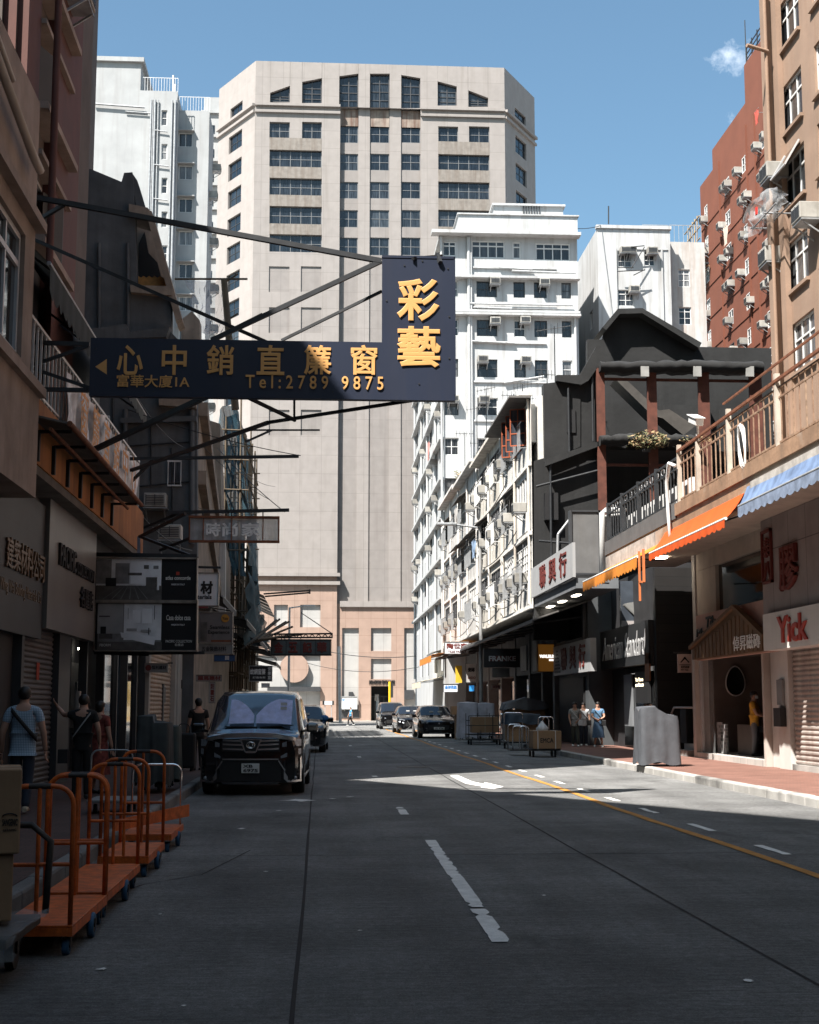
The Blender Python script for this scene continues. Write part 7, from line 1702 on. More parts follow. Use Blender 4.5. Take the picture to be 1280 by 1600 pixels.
def van_front(r, S, yf):
    S([(-.80, .97, 1.03), (-.45, 1.02, 1.10), (0, 1.03, 1.115), (.45, 1.02, 1.10), (.80, .97, 1.03)], 'chrome_bar', CHROME, .03)
    S([(-.52, .78, 1.0), (0, .78, 1.02), (.52, .78, 1.0)], 'grille', BPLAST, .012)
    for z in (.95, .88, .80):
        for s in (1, -1): S([(s * .13, z, z + .03), (s * .5, z + .015, z + .045)] if s > 0 else [(-.5, z + .015, z + .045), (-.13, z, z + .03)], 'grille_slat', CHROME, .022)
    m = MB(); m.prism([(-.2, 1.0), (.2, 1.0), (.11, .78), (.08, .755), (-.08, .755), (-.11, .78)], -.05, .0); m.build('badge_surround', CHROME, r)
    m = MB(); m.prism([(-.165, .985), (.165, .985), (.09, .79), (-.09, .79)], -.058, -.051); m.build('badge_panel', BPLAST, r)
    m = MB(); m.tube([(.075 * cos(t * pi / 10), -.062, .895 + .055 * sin(t * pi / 10)) for t in range(21)], .009, 5); m.tube([(.035 * cos(t * pi / 8), -.062, .9 + .045 * sin(t * pi / 8)) for t in range(17)], .007, 5); m.build('badge', CHROME, r)
    for s in (1, -1):
        a = [(.56, .86, .93), (.75, .87, 1.0), (.9, .88, 1.0)]; b = [(.54, .66, .70), (.72, .70, .8), (.9, .74, .84)]; c = [(.5, .62, .66), (.55, .55, .62)]
        f = (lambda l: [(x, q, w) for x, q, w in l] if s > 0 else [(-x, q, w) for x, q, w in l][::-1])
        S(f(a), 'headlight', LAMP, .014); S(f(b), 'lower_headlight', LAMP, .016)
        S(f([(.5, .60, .635), (.62, .42, .46)]), 'chrome_trim', CHROME, .03, 4); S(f([(.60, .30, .44), (.67, .235, .33)]), 'chrome_trim', CHROME, .03, 3); S(f([(.66, .235, .275), (.91, .25, .285)]), 'chrome_trim', CHROME, .03); S(f([(.885, .285, .66), (.905, .29, .7)]), 'chrome_trim', CHROME, .025, 3)
        S(f([(.6, .47, .62), (.88, .3, .64)]), 'corner_vent', BPLAST, .01)
        for z in (.36, .43, .5, .57): S(f([(.68, z, z + .02), (.87, z + .01, z + .035)]), 'vent_slat', M('vent slat', (.05, .05, .05), .4), .02, 4)
        m = MB(); m.ball((s * .80, yf(.8) - .03, .31), .04, .03, .04); m.build('fog_lamp', LAMP, r)
    S([(-.5, .635, .655), (0, .63, .655), (.5, .635, .655)], 'chrome_bar', CHROME, .035)
    S([(-.55, .26, .62), (0, .26, .62), (.55, .26, .62)], 'lower_grille', BPLAST, .008)
    S([(-.5, .205, .245), (0, .2, .245), (.5, .205, .245)], 'lower_lip', M('dark chrome', (.12, .12, .13), .2, .8, var=0), .03)
    # sunshade behind the windscreen, wiper and paper permits
    SHD = M('silver sunshade', (.62, .62, .86), .35, .25, var=.2, vs=8, bump=.3, bs=6)
    sk = r_skin['f']
    for s in (-1, 1):
        R0 = []
        for k in range(11):
            x = s * (.02 + .66 * k / 10); tt = .86 - .5 * (1 - min(1, k / 7)) ** 2
            if s < 0 and k > 6: tt = .9 - .05 * (k - 6)
            R0.append([sk(.12 + (tt - .12) * q / 5, x) + Vector((0, .012 * sin(k * 1.7 + q), 0)) for q in range(6)])
        R0 = R0[::-1] if s > 0 else R0[:8]
        m = MB(); m.loft(R0, closed=False, caps=False); m.build('sunshade', SHD, r)
    m = MB()
    for z in (1.60, 1.52): t = (z - 1.18) / .62; m.box(.46, .58, .80 + .82 * t - .075, .80 + .82 * t - .065, z, z + .055)
    parts(m, 'permit_paper', PLATE, r)
    m = MB(); m.bar((.1, .82, 1.2), (.72, .86, 1.235), .02); m.bar((-.55, .83, 1.21), (.05, .82, 1.2), .02); m.build('wiper', BPLAST, r)
    m = MB()
    for s in (1, -1): m.box(*sorted((s * .926, s * .932)), 1.0, 4.6, .28, .33); m.box(*sorted((s * .926, s * .94)), 2.5, 2.7, .98, 1.02); m.box(*sorted((s * .924, s * .930)), 1.75, 1.78, .35, 1.1)
    parts(m, 'side_trim', CHROME, r)
vst = [(0, .80, .24, .84, .74, .97), (.14, .90, .2, .93, .84, 1.05), (.5, .925, .2, 1.0, .84, 1.11), (.80, .925, .2, 1.08, .80, 1.16), (1.62, .925, .2, 1.12, .74, 1.78), (2.3, .925, .2, 1.12, .745, 1.87), (3.4, .925, .2, 1.12, .745, 1.88), (4.5, .92, .22, 1.12, .72, 1.83), (4.88, .88, .26, 1.08, .68, 1.55)]
car('parked_van', 'black people carrier van with a silver sunshade parked on the left', .925, vst, (.95, 3.95), .34, van_front, (Fr(-1.22, 26.0, 0, -1.5), .485, (.16, .085)), 'XB\n6975', (3, 4), ((3, 4, .45, .97), (4, 5, .1, .95), (5, 6, .05, .95), (6, 7, .05, .9)), mirror_z=1.12)
def suv_front(kind):
    def f(r, S, yf):
        S([(-.52, .42, .66), (0, .42, .67), (.52, .42, .66)], 'grille', BPLAST, .012)
        for s in (1, -1):
            g = (lambda l: l if s > 0 else [(-x, q, w) for x, q, w in l][::-1])
            S(g([(.55, .74, .80), (.72, .74, .86), (.88, .76, .86)]), 'headlight', LAMP, .016)
            S(g([(.58, .36, .58), (.86, .38, .6)]), 'corner_vent', BPLAST, .01)
            if kind == 'arrow': S(g([(.42, .72, .78), (.22, .45, .5)][::-1]), 'chrome_trim', CHROME, .03); S(g([(.22, .42, .48), (.44, .2, .26)]), 'chrome_trim', CHROME, .03); S(g([(.6, .6, .64), (.9, .68, .72)]), 'running_light', M('lit running light', (.8, .82, .85), emit=.6), .03)
            else: S(g([(.6, .5, .515), (.84, .51, .525)]), 'vent_slat', METAL_G, .02)
        S([(-.5, .24, .27), (0, .235, .27), (.5, .24, .27)], 'lower_lip', METAL_G, .025)
        m = MB(); m.cyl((0, -.03, .75), (0, -.045, .75), .045, n=14, smooth=False); m.build('badge', CHROME, r)
        m = MB()
        for s in (1, -1): m.box(*sorted((s * .12, s * .32)), 1.62, 1.64, 1.22, 1.36)
        parts(m, 'permit_paper', PLATE, r)
    return f
sst = [(0, .78, .26, .74, .72, .80), (.16, .92, .22, .84, .82, .90), (.7, .965, .22, .93, .84, 1.0), (1.35, .965, .22, 1.0, .80, 1.07), (2.25, .96, .22, 1.04, .67, 1.56), (2.9, .96, .22, 1.04, .67, 1.63), (3.8, .955, .22, 1.06, .66, 1.6), (4.45, .93, .26, 1.04, .62, 1.3), (4.65, .86, .3, .95, .55, 1.1)]
sides = ((3, 4, .5, .97), (4, 5, .1, .95), (5, 6, .05, .95), (6, 7, .05, .7))
car('parked_car', 'black sport utility car nearest in the right parking bay with a white number plate', .965, sst, (.95, 3.8), .37, suv_front('plain'), (Fr(5.98, 71.6, 0, 1.5), .5, (.26, .06)), 'YK 9700', (3, 4), sides, mirror_z=1.05)
car('parked_car', 'black car with an arrow shaped chrome grille parked second in the right bay', .95, sst, (.95, 3.8), .37, suv_front('arrow'), (Fr(5.62, 85, 0, 2), .5, (.26, .06)), '', (3, 4), sides, mirror_z=1.05)
car('parked_van', 'black van parked farthest in the right bay before the tower door', .925, vst, (.95, 3.95), .34, suv_front('plain'), (Fr(5.2, 100, 0, 2), .5, (.26, .06)), '', (3, 4), ((3, 4, .45, .97), (4, 5, .1, .95), (5, 6, .05, .95), (6, 7, .05, .9)), mirror_z=1.12)
car('parked_car', 'dark car half hidden behind the left van with a blue mirror', .92, sst, (.95, 3.8), .36, suv_front('plain'), (Fr(-.72, 49.6, 0, -2), .5, (.26, .06)), '', (3, 4), sides, mirror_z=1.05)
e = E('blue_cloth', Vector((.2, 50.8, 1.1)), 'bright blue cloth over the mirror of the car behind the van', 'cloth'); m = MB(); m.ball((-.02 + .2, 51.2, 1.17), .16, .12, .12); m.build('cloth', M('bright blue cloth', (.02, .13, .35), .6, var=.2, vs=9), e)

# ================================================================== TROLLEYS, GOODS
ORP = M('chipped orange trolley paint', (.56, .115, .018), .5, var=.35, vs=11, streak=.75, sd=.56, grime=(.11, .03, .012), fine=.15, bump=.1, bs=40)
TBLUE = M('blue rubber tyre', (.03, .09, .17), .7, var=.2); 
SCUFF = M('scuffed black paint', (.03, .025, .022), .6, var=.4, vs=12)
def handle(m, x0, x1, y, z0, z1, r=.017, lean=.0, cross=.45):
    R0 = .12; xm = (x0 + x1) / 2
    pts = [(x0, y, z0), (x0, y, z1 - R0)] + [(x0 + R0 - R0 * cos(t * pi / 10), y, z1 - R0 + R0 * sin(t * pi / 10)) for t in range(1, 6)] + [(x1 - R0 + R0 * sin(t * pi / 10), y, z1 - R0 + R0 * cos(t * pi / 10)) for t in range(0, 6)] + [(x1, y, z0)]
    m.tube(pts, r, 8)
    m.cyl((xm, y, z0), (xm, y, z1), r * .85, n=8); zc = z0 + (z1 - z0) * cross; m.cyl((x0, y, zc), (xm, y, zc), r * .8, n=8); m.cyl((xm, y, zc + .002), (x1, y, zc + .002), r * .8, n=8)
def trolley(lab, x0, x1, y0, y1, zd=.2, hts=((0, 1.07), (1, 1.07)), wheels=TBLUE, grp='orange platform trolleys in a line along the kerb', deckmat=None):
    e = E('platform_trolley', Vector(((x0 + x1) / 2, (y0 + y1) / 2, 0)), lab, 'trolley', grp)
    m = MB(); m.rbox(x0, x1, y0, y1, zd - .015, zd, .004); m.build('deck', deckmat or ORP, e)
    m = MB()
    for q in ((x0 - .002, x0 + .03, y0 - .003, y1 + .003), (x1 - .03, x1 + .002, y0 - .003, y1 + .003)): m.box(*q, zd - .07, zd - .016)
    for q in (y0 - .004, (y0 + y1) / 2, y1 - .036): m.box(x0 + .031, x1 - .031, q, q + .04, zd - .068, zd - .016)
    m.build('chassis', ORP, e)
    for (s, h) in hts:
        m = MB(); y = y0 + .02 if s == 0 else y1 - .02; handle(m, x0 + .018, x1 - .018, y, zd - .03, h); ho = m.build('handle', ORP, e)
        m = MB(); m.cyl(((x0 + x1) / 2 - .07, y, h + .0005), ((x0 + x1) / 2 + .07, y, h + .0005), .0185, n=8); m.build('chipped_patch', SCUFF, ho)
    for (x, y, r_) in ((x0 + .05, y0 + .1, .055), (x1 - .05, y0 + .1, .055), (x0 + .03, (y0 + y1) / 2 + .05, .085), (x1 + .0, (y0 + y1) / 2 + .05, .085), (x0 + .05, y1 - .1, .055), (x1 - .05, y1 - .1, .055)):
        m = MB(); rr_ = []
        for q in range(19):
            t = 2 * pi * q / 18; rr_.append([(x + a, y + b * cos(t), r_ + b * sin(t)) for a, b in ((-.022, r_ * .6), (-.022, r_ * .93), (-.012, r_), (.012, r_), (.022, r_ * .93), (.022, r_ * .6))])
        m.loft(rr_, closed=False, caps=False); w = m.build('wheel', wheels, e)
        m = MB(); m.cyl((x - .018, y, r_), (x + .018, y, r_), r_ * .62, n=14, smooth=False); m.cyl((x - .026, y, r_), (x + .026, y, r_), r_ * .2, n=8); m.build('hub', SCUFF, w)
        m = MB(); m.box(x - .03, x - .025, y - .025, y + .025, r_, zd - .07); m.box(x + .025, x + .03, y - .025, y + .025, r_, zd - .07); m.box(x - .03, x + .03, y - .02, y + .02, zd - .075, zd - .0701); m.build('fork', SCUFF, w)
    return e
tx_ = lambda a, b, Y: pix(a, b, Y=Y).x + .018
trolley('orange platform trolley nearest the camera beside the cardboard boxes', tx_(113, 1330, 9.47) - .47, tx_(113, 1330, 9.47), 9.45, 10.95)
trolley('second orange platform trolley in the line with a plain deck', tx_(168, 1280, 11.12) - .47, tx_(168, 1280, 11.12), 11.1, 13.05)
trolley('third orange platform trolley in the line nearest the silver handle', tx_(231, 1280, 13.72) - .47, tx_(231, 1280, 13.72), 13.7, 15.1, hts=((0, 1.09), (1, 1.12)))
t4 = trolley('farthest trolley with a raised orange side plate and thin silver handle', -2.15, -1.6, 16.0, 17.4, zd=.2, hts=())
m = MB(); m.add([(-2.2, 15.9, .24), (-1.52, 17.2, .30), (-1.52, 17.2, .44), (-2.2, 15.9, .36), (-2.2, 15.93, .24), (-1.52, 17.23, .30), (-1.52, 17.23, .44), (-2.2, 15.93, .36)], [(0, 1, 2, 3), (7, 6, 5, 4), (0, 4, 5, 1), (1, 5, 6, 2), (2, 6, 7, 3), (3, 7, 4, 0)]); m.build('side_plate', ORP, t4)
m = MB()
def silver(m, x0, x1, y, z0, z1, r=.013): 
    R0 = .1; m.tube([(x0, y, z0), (x0 + .0, y, z1 - R0)] + [(x0 + R0 - R0 * cos(t * pi / 10), y, z1 - R0 + R0 * sin(t * pi / 10)) for t in range(1, 6)] + [(x1 - R0 + R0 * sin(t * pi / 10), y, z1 - R0 + R0 * cos(t * pi / 10)) for t in range(0, 6)] + [(x1, y, z0)], r, 8)
silver(m, -2.2, -1.63, 17.3, .2, .9); m.build('silver_handle', CHROME, t4)
e = E('hand_cart', Vector((-2.75, 20, .15)), 'small flat cart with a thin bent tube handle on the left pavement', 'trolley'); m = MB(); silver(m, -3.05, -2.5, 19.6, .32, 1.0, .012); m.build('handle', METAL_G, e); m = MB(); m.rbox(-3.1, -2.45, 19.6, 20.5, .3, .34, .01); m.build('deck', M('grey plastic deck', (.2, .2, .2), .6), e); m = MB()
for x in (-3.0, -2.55):
    for y in (19.75, 20.35): m.cyl((x - .02, y, .22), (x + .02, y, .22), .065, n=12)
parts(m, 'wheel', TYRE, e)
# boxes on the trolley at the left edge
CARD = M('brown cardboard', (.30, .185, .105), .85, var=.12, vs=3, bump=.15, bs=20, streak=.15)
FBX = Fr(pix(33, 1255, Y=8.5).x, 8.5, 0, 12)
e = E('cardboard_box', Vector((-2.2, 8.7, .82)), 'upper cardboard box printed with a dark oval mark at the left edge', 'box')
m = MB(); m.F = FBX; m.rbox(-.8, 0, 0, .7, .74, 1.22, .01); m.build('carton', CARD, e); m = MB(); m.F = FBX; m.box(-.8, 0, .32, .38, 1.2205, 1.2215); m.build('tape', M('packing tape', (.3, .22, .14), .3), e)
text(e, FBX, 'SANGENIC', -.10, .9, .085, .04, BLACK, y=-.002, bold=.03); text(e, FBX, 'CERAMIC', -.095, .87, .075, .014, BLACK, y=-.002)
m = MB(FBX); m.tube([(-.06 + .045 * cos(t * pi / 8), -.003, .945 + .025 * sin(t * pi / 8)) for t in range(1, 8)], .004, 4); m.build('oval_mark', BLACK, e)
e = E('cardboard_box', Vector((-2.2, 8.7, .35)), 'lower cardboard box under the printed one at the left edge', 'box'); m = MB(); m.F = FBX; m.rbox(-.8, -.03, .03, .66, .36, .738, .01); m.build('carton', CARD, e)
t5 = E('platform_trolley', Vector((-2.2, 8.8, 0)), 'low dark trolley carrying the cardboard boxes at the left edge', 'trolley'); m = MB(); m.rbox(-2.65, -1.72, 8.25, 9.25, .24, .30, .01); m.build('deck', SCUFF, t5); m = MB()
for x in (-2.5, -1.85):
    for y in (8.45, 9.05): m.cyl((x - .025, y, .1), (x + .025, y, .1), .1, n=14); m.box(x - .04, x + .04, y - .03, y + .03, .1, .24)
parts(m, 'wheel', SCUFF, t5); m = MB(); m.tube([(-2.35, 9.28, .3), (-2.35, 9.28, .7), (-2.25, 9.28, .84), (-1.8, 9.28, .84), (-1.68, 9.28, .74), (-1.7, 9.28, .3)], .022, 8); m.build('handle', SCUFF, t5)
e = E('plastic_sheet', Vector((-2.1, 8.8, .31)), 'torn clear plastic wrap lying under the cardboard boxes', 'plastic sheet'); rr = random.Random(31); m = MB(); rings = []
for i in range(15):
    x = -2.62 + .96 * i / 14; rings.append([(x + rr.uniform(-.01, .01), 8.2 + 1.0 * j / 7, .315 + rr.uniform(0, .028)) for j in range(8)] )
m.loft(rings, closed=False, caps=False); rings = []
for i in range(15):
    x = -2.62 + .96 * i / 14; rings.append([(x + rr.uniform(-.01, .01), 8.19 + rr.uniform(-.02, .01), .33 - .14 * j / 4) for j in range(5)])
m.loft(rings, closed=False, caps=False); m.build('wrap', PLAS, e)
e = E('rope', Vector((-2.0, 8.15, 0)), 'frayed dark rope hanging from the low trolley', 'rope'); m = MB(); m.tube([(-1.86, 8.2, .24), (-1.9, 8.12, .14), (-2.0, 8.1, .05), (-2.02, 8.1, .02), (-2.12, 8.05, .015), (-2.3, 8.1, .015)], .014, 6); m.build('strand', SCUFF, e)
# tarpaulin covered carts
def tarp(name, lab, x0, x1, y0, y1, z0, z1, mat, seed, top=None, wheels=True, flare=.06, z_wave=.05, cat='covered cart'):
    """a cart under a hanging tarpaulin: folded cloth over a box-like load, wheels showing under it"""
    rr = random.Random(seed); e = E(name, Vector(((x0 + x1) / 2, (y0 + y1) / 2, z0 - .1 if wheels else z0)), lab, cat); cx, cy = (x0 + x1) / 2, (y0 + y1) / 2; hx, hy = (x1 - x0) / 2, (y1 - y0) / 2; N = 64; rings = []; ph = [rr.uniform(0, 6.28) for _ in range(6)]
    for k in range(12):
        t = k / 11; row = []
        for i in range(N):
            a = 2 * pi * i / N; ca, sa = cos(a), sin(a); p_ = 9.0; q = (abs(ca) ** p_ + abs(sa) ** p_) ** (-1 / p_)
            fold = (.085 * (abs(sin(4.5 * a + ph[0] + .9 * t)) - .5) + .055 * (abs(sin(7.5 * a + ph[1] - 1.3 * t)) - .5) + .012 * sin(17 * a + ph[2])) * t ** .6 + flare * t ** 1.5
            tt = top((ca * q, sa * q)) if top else 0
            z = z1 + tt * (1 - t) - (z1 - z0) * t + (z_wave * sin(5 * a + ph[3]) * t)
            if k == 0: z += .0
            rnd_ = 1 - .025 * (1 - min(1, t * 8)) ** 2
            row.append((cx + ca * q * hx * rnd_ * (1 + fold), cy + sa * q * hy * rnd_ * (1 + fold), z))
        rings.append(row)
    m = MB(); m.loft(rings[::-1], caps=False); c0 = [Vector(p) for p in rings[0]]; tops = [c0]
    for s in (.7, .4, .1): tops.append([Vector((cx + (p.x - cx) * s, cy + (p.y - cy) * s, p.z + .035 * (1 - s) + rr.uniform(-.008, .008))) for p in c0])
    m.loft(tops, caps=False); m.add(tops[-1], [tuple(range(N))], True); m.build('tarpaulin', mat, e)
    if wheels:
        m = MB()
        for x in (x0 + .15, x1 - .15):
            for y in (y0 + .12, y1 - .12): m.cyl((x - .025, y, z0 - .02), (x + .025, y, z0 - .02), .08, n=14)
        parts(m, 'wheel', TYRE, e); m = MB(); m.box(x0 + .06, x1 - .06, y0 + .05, y1 - .05, z0 + .04, z0 + .1); m.build('base', METAL_D, e)
    return e
TARPG = M('silver grey tarpaulin', (.085, .09, .10), .38, .15, var=.12, vs=4, bump=.7, bs=5, fine=.06)
tarp('covered_cart', 'silver grey tarpaulin covered cart standing on the right pavement', 7.72, 8.68, 34.2, 35.0, .22, 1.36, TARPG, 3, lambda p: .1 - .13 * max(-.5, min(1, p[0] * 2)) + .05 * sin(p[1] * 4), z_wave=.04)
tarp('covered_cart', 'dark green tarpaulin covered cart on the left pavement by the trolleys', -3.05, -2.5, 24.2, 25.0, .3, 1.36, CLOTHG, 4, lambda p: .06 if p[0] < 0 else -.05)
tarp('covered_cart', 'second dark tarpaulin cart just behind the dark green one', -2.95, -2.42, 25.1, 25.7, .3, 1.24, M('green grey tarpaulin', (.05, .065, .062), .7, var=.25, vs=3), 5)
# goods on the right
e = E('goods_trolley', Vector((7.05, 45.5, 0)), 'chrome goods trolley carrying a large printed carton by the right kerb', 'trolley'); m = MB(); m.rbox(6.6, 7.6, 45, 46, .2, .26, .01); m.build('deck', METAL_D, e); m = MB()
for x in (6.75, 7.45):
    for y in (45.15, 45.85): m.cyl((x - .025, y, .1), (x + .025, y, .1), .1, n=14)
parts(m, 'wheel', TYRE, e); m = MB(); silver(m, 7.05, 7.55, 46.02, .26, 1.25, .016); silver(m, 7.2, 7.4, 46.04, .26, 1.24, .016); silver(m, 6.45, 6.75, 46.1, .2, .95, .016); m.build('handle', CHROME, e)
e = E('cardboard_box', Vector((7.1, 45.4, .27)), 'large brown carton with white straps on the chrome trolley', 'box'); m = MB(); m.rbox(6.72, 7.62, 44.95, 45.9, .265, .82, .01); m.build('carton', CARD, e); m = MB(); m.box(6.86, 6.885, 44.94, 45.91, .26, .826); m.box(7.42, 7.445, 44.94, 45.91, .26, .826); parts(m, 'strap', PLATE, e); text(e, Fr(0, 44.95, 0), 'EMCA', 6.95, .45, .42, .15, SCUFF, y=-.002, bold=.03)
e = E('plastic_bag', Vector((7.1, 45.4, .83)), 'white plastic bag on top of the large carton', 'bag'); m = MB(); rr = random.Random(5)
m.loft([[(7.08 + r_ * cos(a * pi / 5) * rr.uniform(.85, 1.15), 45.4 + r_ * sin(a * pi / 5), z) for a in range(10)] for r_, z in ((.17, .83), (.19, .9), (.13, .98), (.06, 1.06), (.02, 1.13))]); m.build('bag', M('white plastic', (.6, .62, .64), .4, var=.1), e)
e = E('goods_trolley', Vector((7.6, 46.9, .1)), 'two empty chrome frame trolleys nested behind the carton', 'trolley'); m = MB(); silver(m, 6.2, 6.65, 47, .15, 1.0, .02); silver(m, 6.3, 6.75, 46.6, .15, .95, .02); m.build('handle', CHROME, e); m = MB(); m.box(6.2, 6.8, 46.5, 47.3, .16, .2); m.build('deck', METAL_D, e)
def crate_stack(lab, x, y, w, d, zs, mat, seed, name='cardboard_box', cat='box'):
    e = E(name, Vector((x, y, zs[0])), lab, cat); m = MB(); m.rbox(x - w / 2, x + w / 2, y - d / 2, y + d / 2, zs[0], zs[1], .012); m.build('carton', mat, e); m = MB(); m.box(x - .03, x + .03, y - d / 2 - .002, y + d / 2, zs[0] + .02, zs[1] + .001); m.build('tape', M('packing tape', (.3, .22, .14), .3), e); return e
e = E('goods_trolley', Vector((7.6, 54, 0)), 'low steel trolley under dark cartons beyond the chrome trolleys', 'trolley'); m = MB(); m.rbox(6.9, 8.5, 53.4, 54.6, .22, .28, .01); m.build('deck', METAL_D, e); m = MB()
for x in (7.05, 8.35):
    for y in (53.55, 54.45): m.cyl((x - .025, y, .11), (x + .025, y, .11), .11, n=12)
parts(m, 'wheel', TYRE, e); m = MB(); silver(m, 6.92, 7.0, 54.55, .25, 1.3, .02); silver(m, 6.9, 7.6, 53.4, .28, 1.35, .02); m.build('handle', CHROME, e)
crate_stack('lower dark carton on the low steel trolley', 7.75, 54, 1.3, 1.0, (.285, .75), CARD, 1); crate_stack('upper dark carton on the low steel trolley', 7.7, 54, 1.2, .95, (.752, 1.15), CARD, 2)
tarp('tarpaulin_cover', 'dark blue sheet draped over the cartons on the low trolley', 6.95, 8.3, 53.4, 54.6, .95, 1.3, M('dark blue sheet', (.025, .04, .06), .6, var=.3), 8, None, False, cat='sheet')
crate_stack('brown carton on the cage trolley under the grey sheet', 6.9, 60, 1.1, .9, (.5, 1.15), CARD, 3)
e = E('cage_trolley', Vector((6.9, 60, 0)), 'black wire cage trolley loaded with cartons beside the parked cars', 'trolley'); m = MB(); m.rbox(6.15, 7.65, 59.4, 60.6, .4, .45, .01); m.rbox(6.2, 7.6, 59.4, 60.6, .2, .24, .01); m.build('decks', METAL_D, e); m = MB()
for x in (6.2, 6.7, 7.2, 7.6): m.bar((x, 59.4, .2), (x, 59.4, 1.2 if x != 6.7 else .6), .03); m.bar((x, 60.6, .2), (x, 60.6, 1.3), .03)
m.bar((6.2, 59.4, 1.2), (7.6, 59.4, 1.2), .03); m.bar((6.2, 59.4, .8), (7.6, 59.4, .8), .03); m.bar((6.2, 60.6, 1.0), (7.6, 60.6, 1.0), .03); m.bar((6.2, 59.4, .8), (6.2, 60.6, .8), .03); m.bar((7.6, 59.4, .8), (7.6, 60.6, .8), .03); m.build('cage', METAL_D, e); m = MB()
for x in (6.3, 7.5):
    for y in (59.5, 60.5): m.cyl((x - .03, y, .1), (x + .03, y, .1), .1, n=12)
parts(m, 'wheel', TYRE, e)
TARPL = M('pale lilac grey sheet', (.42, .42, .48), .5, var=.2, vs=3, bump=.2, bs=6)
tarp('covered_cart', 'pale lilac sheet covered load beside the cage trolley', 6.1, 6.95, 62.5, 63.6, .25, 1.75, TARPL, 11); tarp('covered_cart', 'second pale sheet covered load behind the lamp pole', 7.0, 7.8, 63.5, 64.6, .25, 1.72, TARPL, 12)
tarp('tarpaulin_cover', 'grey peaked sheet over the dark stall of cartons', 8.0, 9.9, 61.5, 63, 1.45, 1.75, M('dark grey sheet', (.12, .125, .14), .6, var=.25), 13, lambda p: .22 * (1 - abs(p[0])), False, cat='sheet'); crate_stack('broad dark stall carton under the grey peaked sheet', 8.9, 62.2, 1.7, 1.2, (.16, 1.45), CARD, 14)
WSACK = M('white woven sack', (.62, .62, .62), .8, var=.15, vs=6, bump=.3)
rr = random.Random(17)
for i, (x, y, z, s) in enumerate(((5.9 + .9, 68, 0, 1.0), (6.9, 68.2, .55, .9), (7.3, 67, 0, 1.1), (7.35, 67.1, .6, .95), (7.9, 68.5, .16, 1.1))):
    e = E('sack', Vector((x, y, z)), f'plump white woven sack by the parked cars, {["at the road edge", "on top at the road edge", "in front of the lamp pole", "topmost in the middle", "on the kerb side"][i]}', 'sack', 'white sacks by the parked cars')
    m = MB(); m.loft([[(x + s * r_ * cos(a * pi / 6) * rr.uniform(.92, 1.08), y + s * r_ * .8 * sin(a * pi / 6), z + zz * s) for a in range(12)] for r_, zz in ((.26, 0), (.34, .12), (.35, .3), (.28, .46), (.12, .56), (.09, .62))]); m.build('sack', WSACK, e)
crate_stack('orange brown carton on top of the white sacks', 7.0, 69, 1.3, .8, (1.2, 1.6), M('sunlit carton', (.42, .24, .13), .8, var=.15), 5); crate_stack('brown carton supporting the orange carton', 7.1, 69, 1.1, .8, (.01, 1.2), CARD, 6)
e = E('suitcase', Vector((-2.95, 32.5, .15)), 'black upright suitcase on the left pavement near the van', 'suitcase'); m = MB(); m.rbox(-3.3, -2.75, 32.3, 32.6, .22, 1.0, .05); m.build('case', BPLAST, e); m = MB(); silver(m, -3.15, -2.9, 32.5, .95, 1.2, .012); m.build('handle', SCUFF, e)
m = MB()
for x in (-3.2, -2.85): m.cyl((x - .02, 32.45, .185), (x + .02, 32.45, .185), .036, n=10)
parts(m, 'wheel', TYRE, e)
e = E('wall_poster', Vector((-4.98, 29.6, 1.4)), 'pale round sink display standing in the left doorway', 'display'); m = MB(); m.box(-5.2, -5.15, 30.9, 31.3, 1.5, 2.1); m.build('panel', M('paper notice', ()), e)

# ================================================================== PEOPLE
SKIN = M('skin', (.42, .24, .17), .6, var=.06); HAIR = M('black hair', (.012, .01, .009), .5, var=.2)
def skinmesh(name, mat, joints, edges, root, parent, sub=2):
    me = bpy.data.meshes.new('t'); ks = list(joints); ix = {k: i for i, k in enumerate(ks)}
    me.from_pydata([joints[k][0] for k in ks], [(ix[a], ix[b]) for a, b in edges], [])
    o = bpy.data.objects.new('t', me); COL.objects.link(o); o.modifiers.new('s', 'SKIN').use_smooth_shade = True
    if not me.skin_vertices: raise RuntimeError('no skin layer')
    for k in ks:
        sv = me.skin_vertices[0].data[ix[k]]; r_ = joints[k][1]; sv.radius = r_ if isinstance(r_, tuple) else (r_, r_); sv.use_root = k == root
    sb = o.modifiers.new('b', 'SUBSURF'); sb.levels = sub; sb.render_levels = sub
    bpy.context.view_layer.update(); nm = bpy.data.meshes.new_from_object(o.evaluated_get(bpy.context.evaluated_depsgraph_get()))
    bpy.data.objects.remove(o); bpy.data.meshes.remove(me)
    m = MB(); m.add([v.co for v in nm.vertices], [tuple(p.vertices) for p in nm.polygons], True); bpy.data.meshes.remove(nm)
    return m
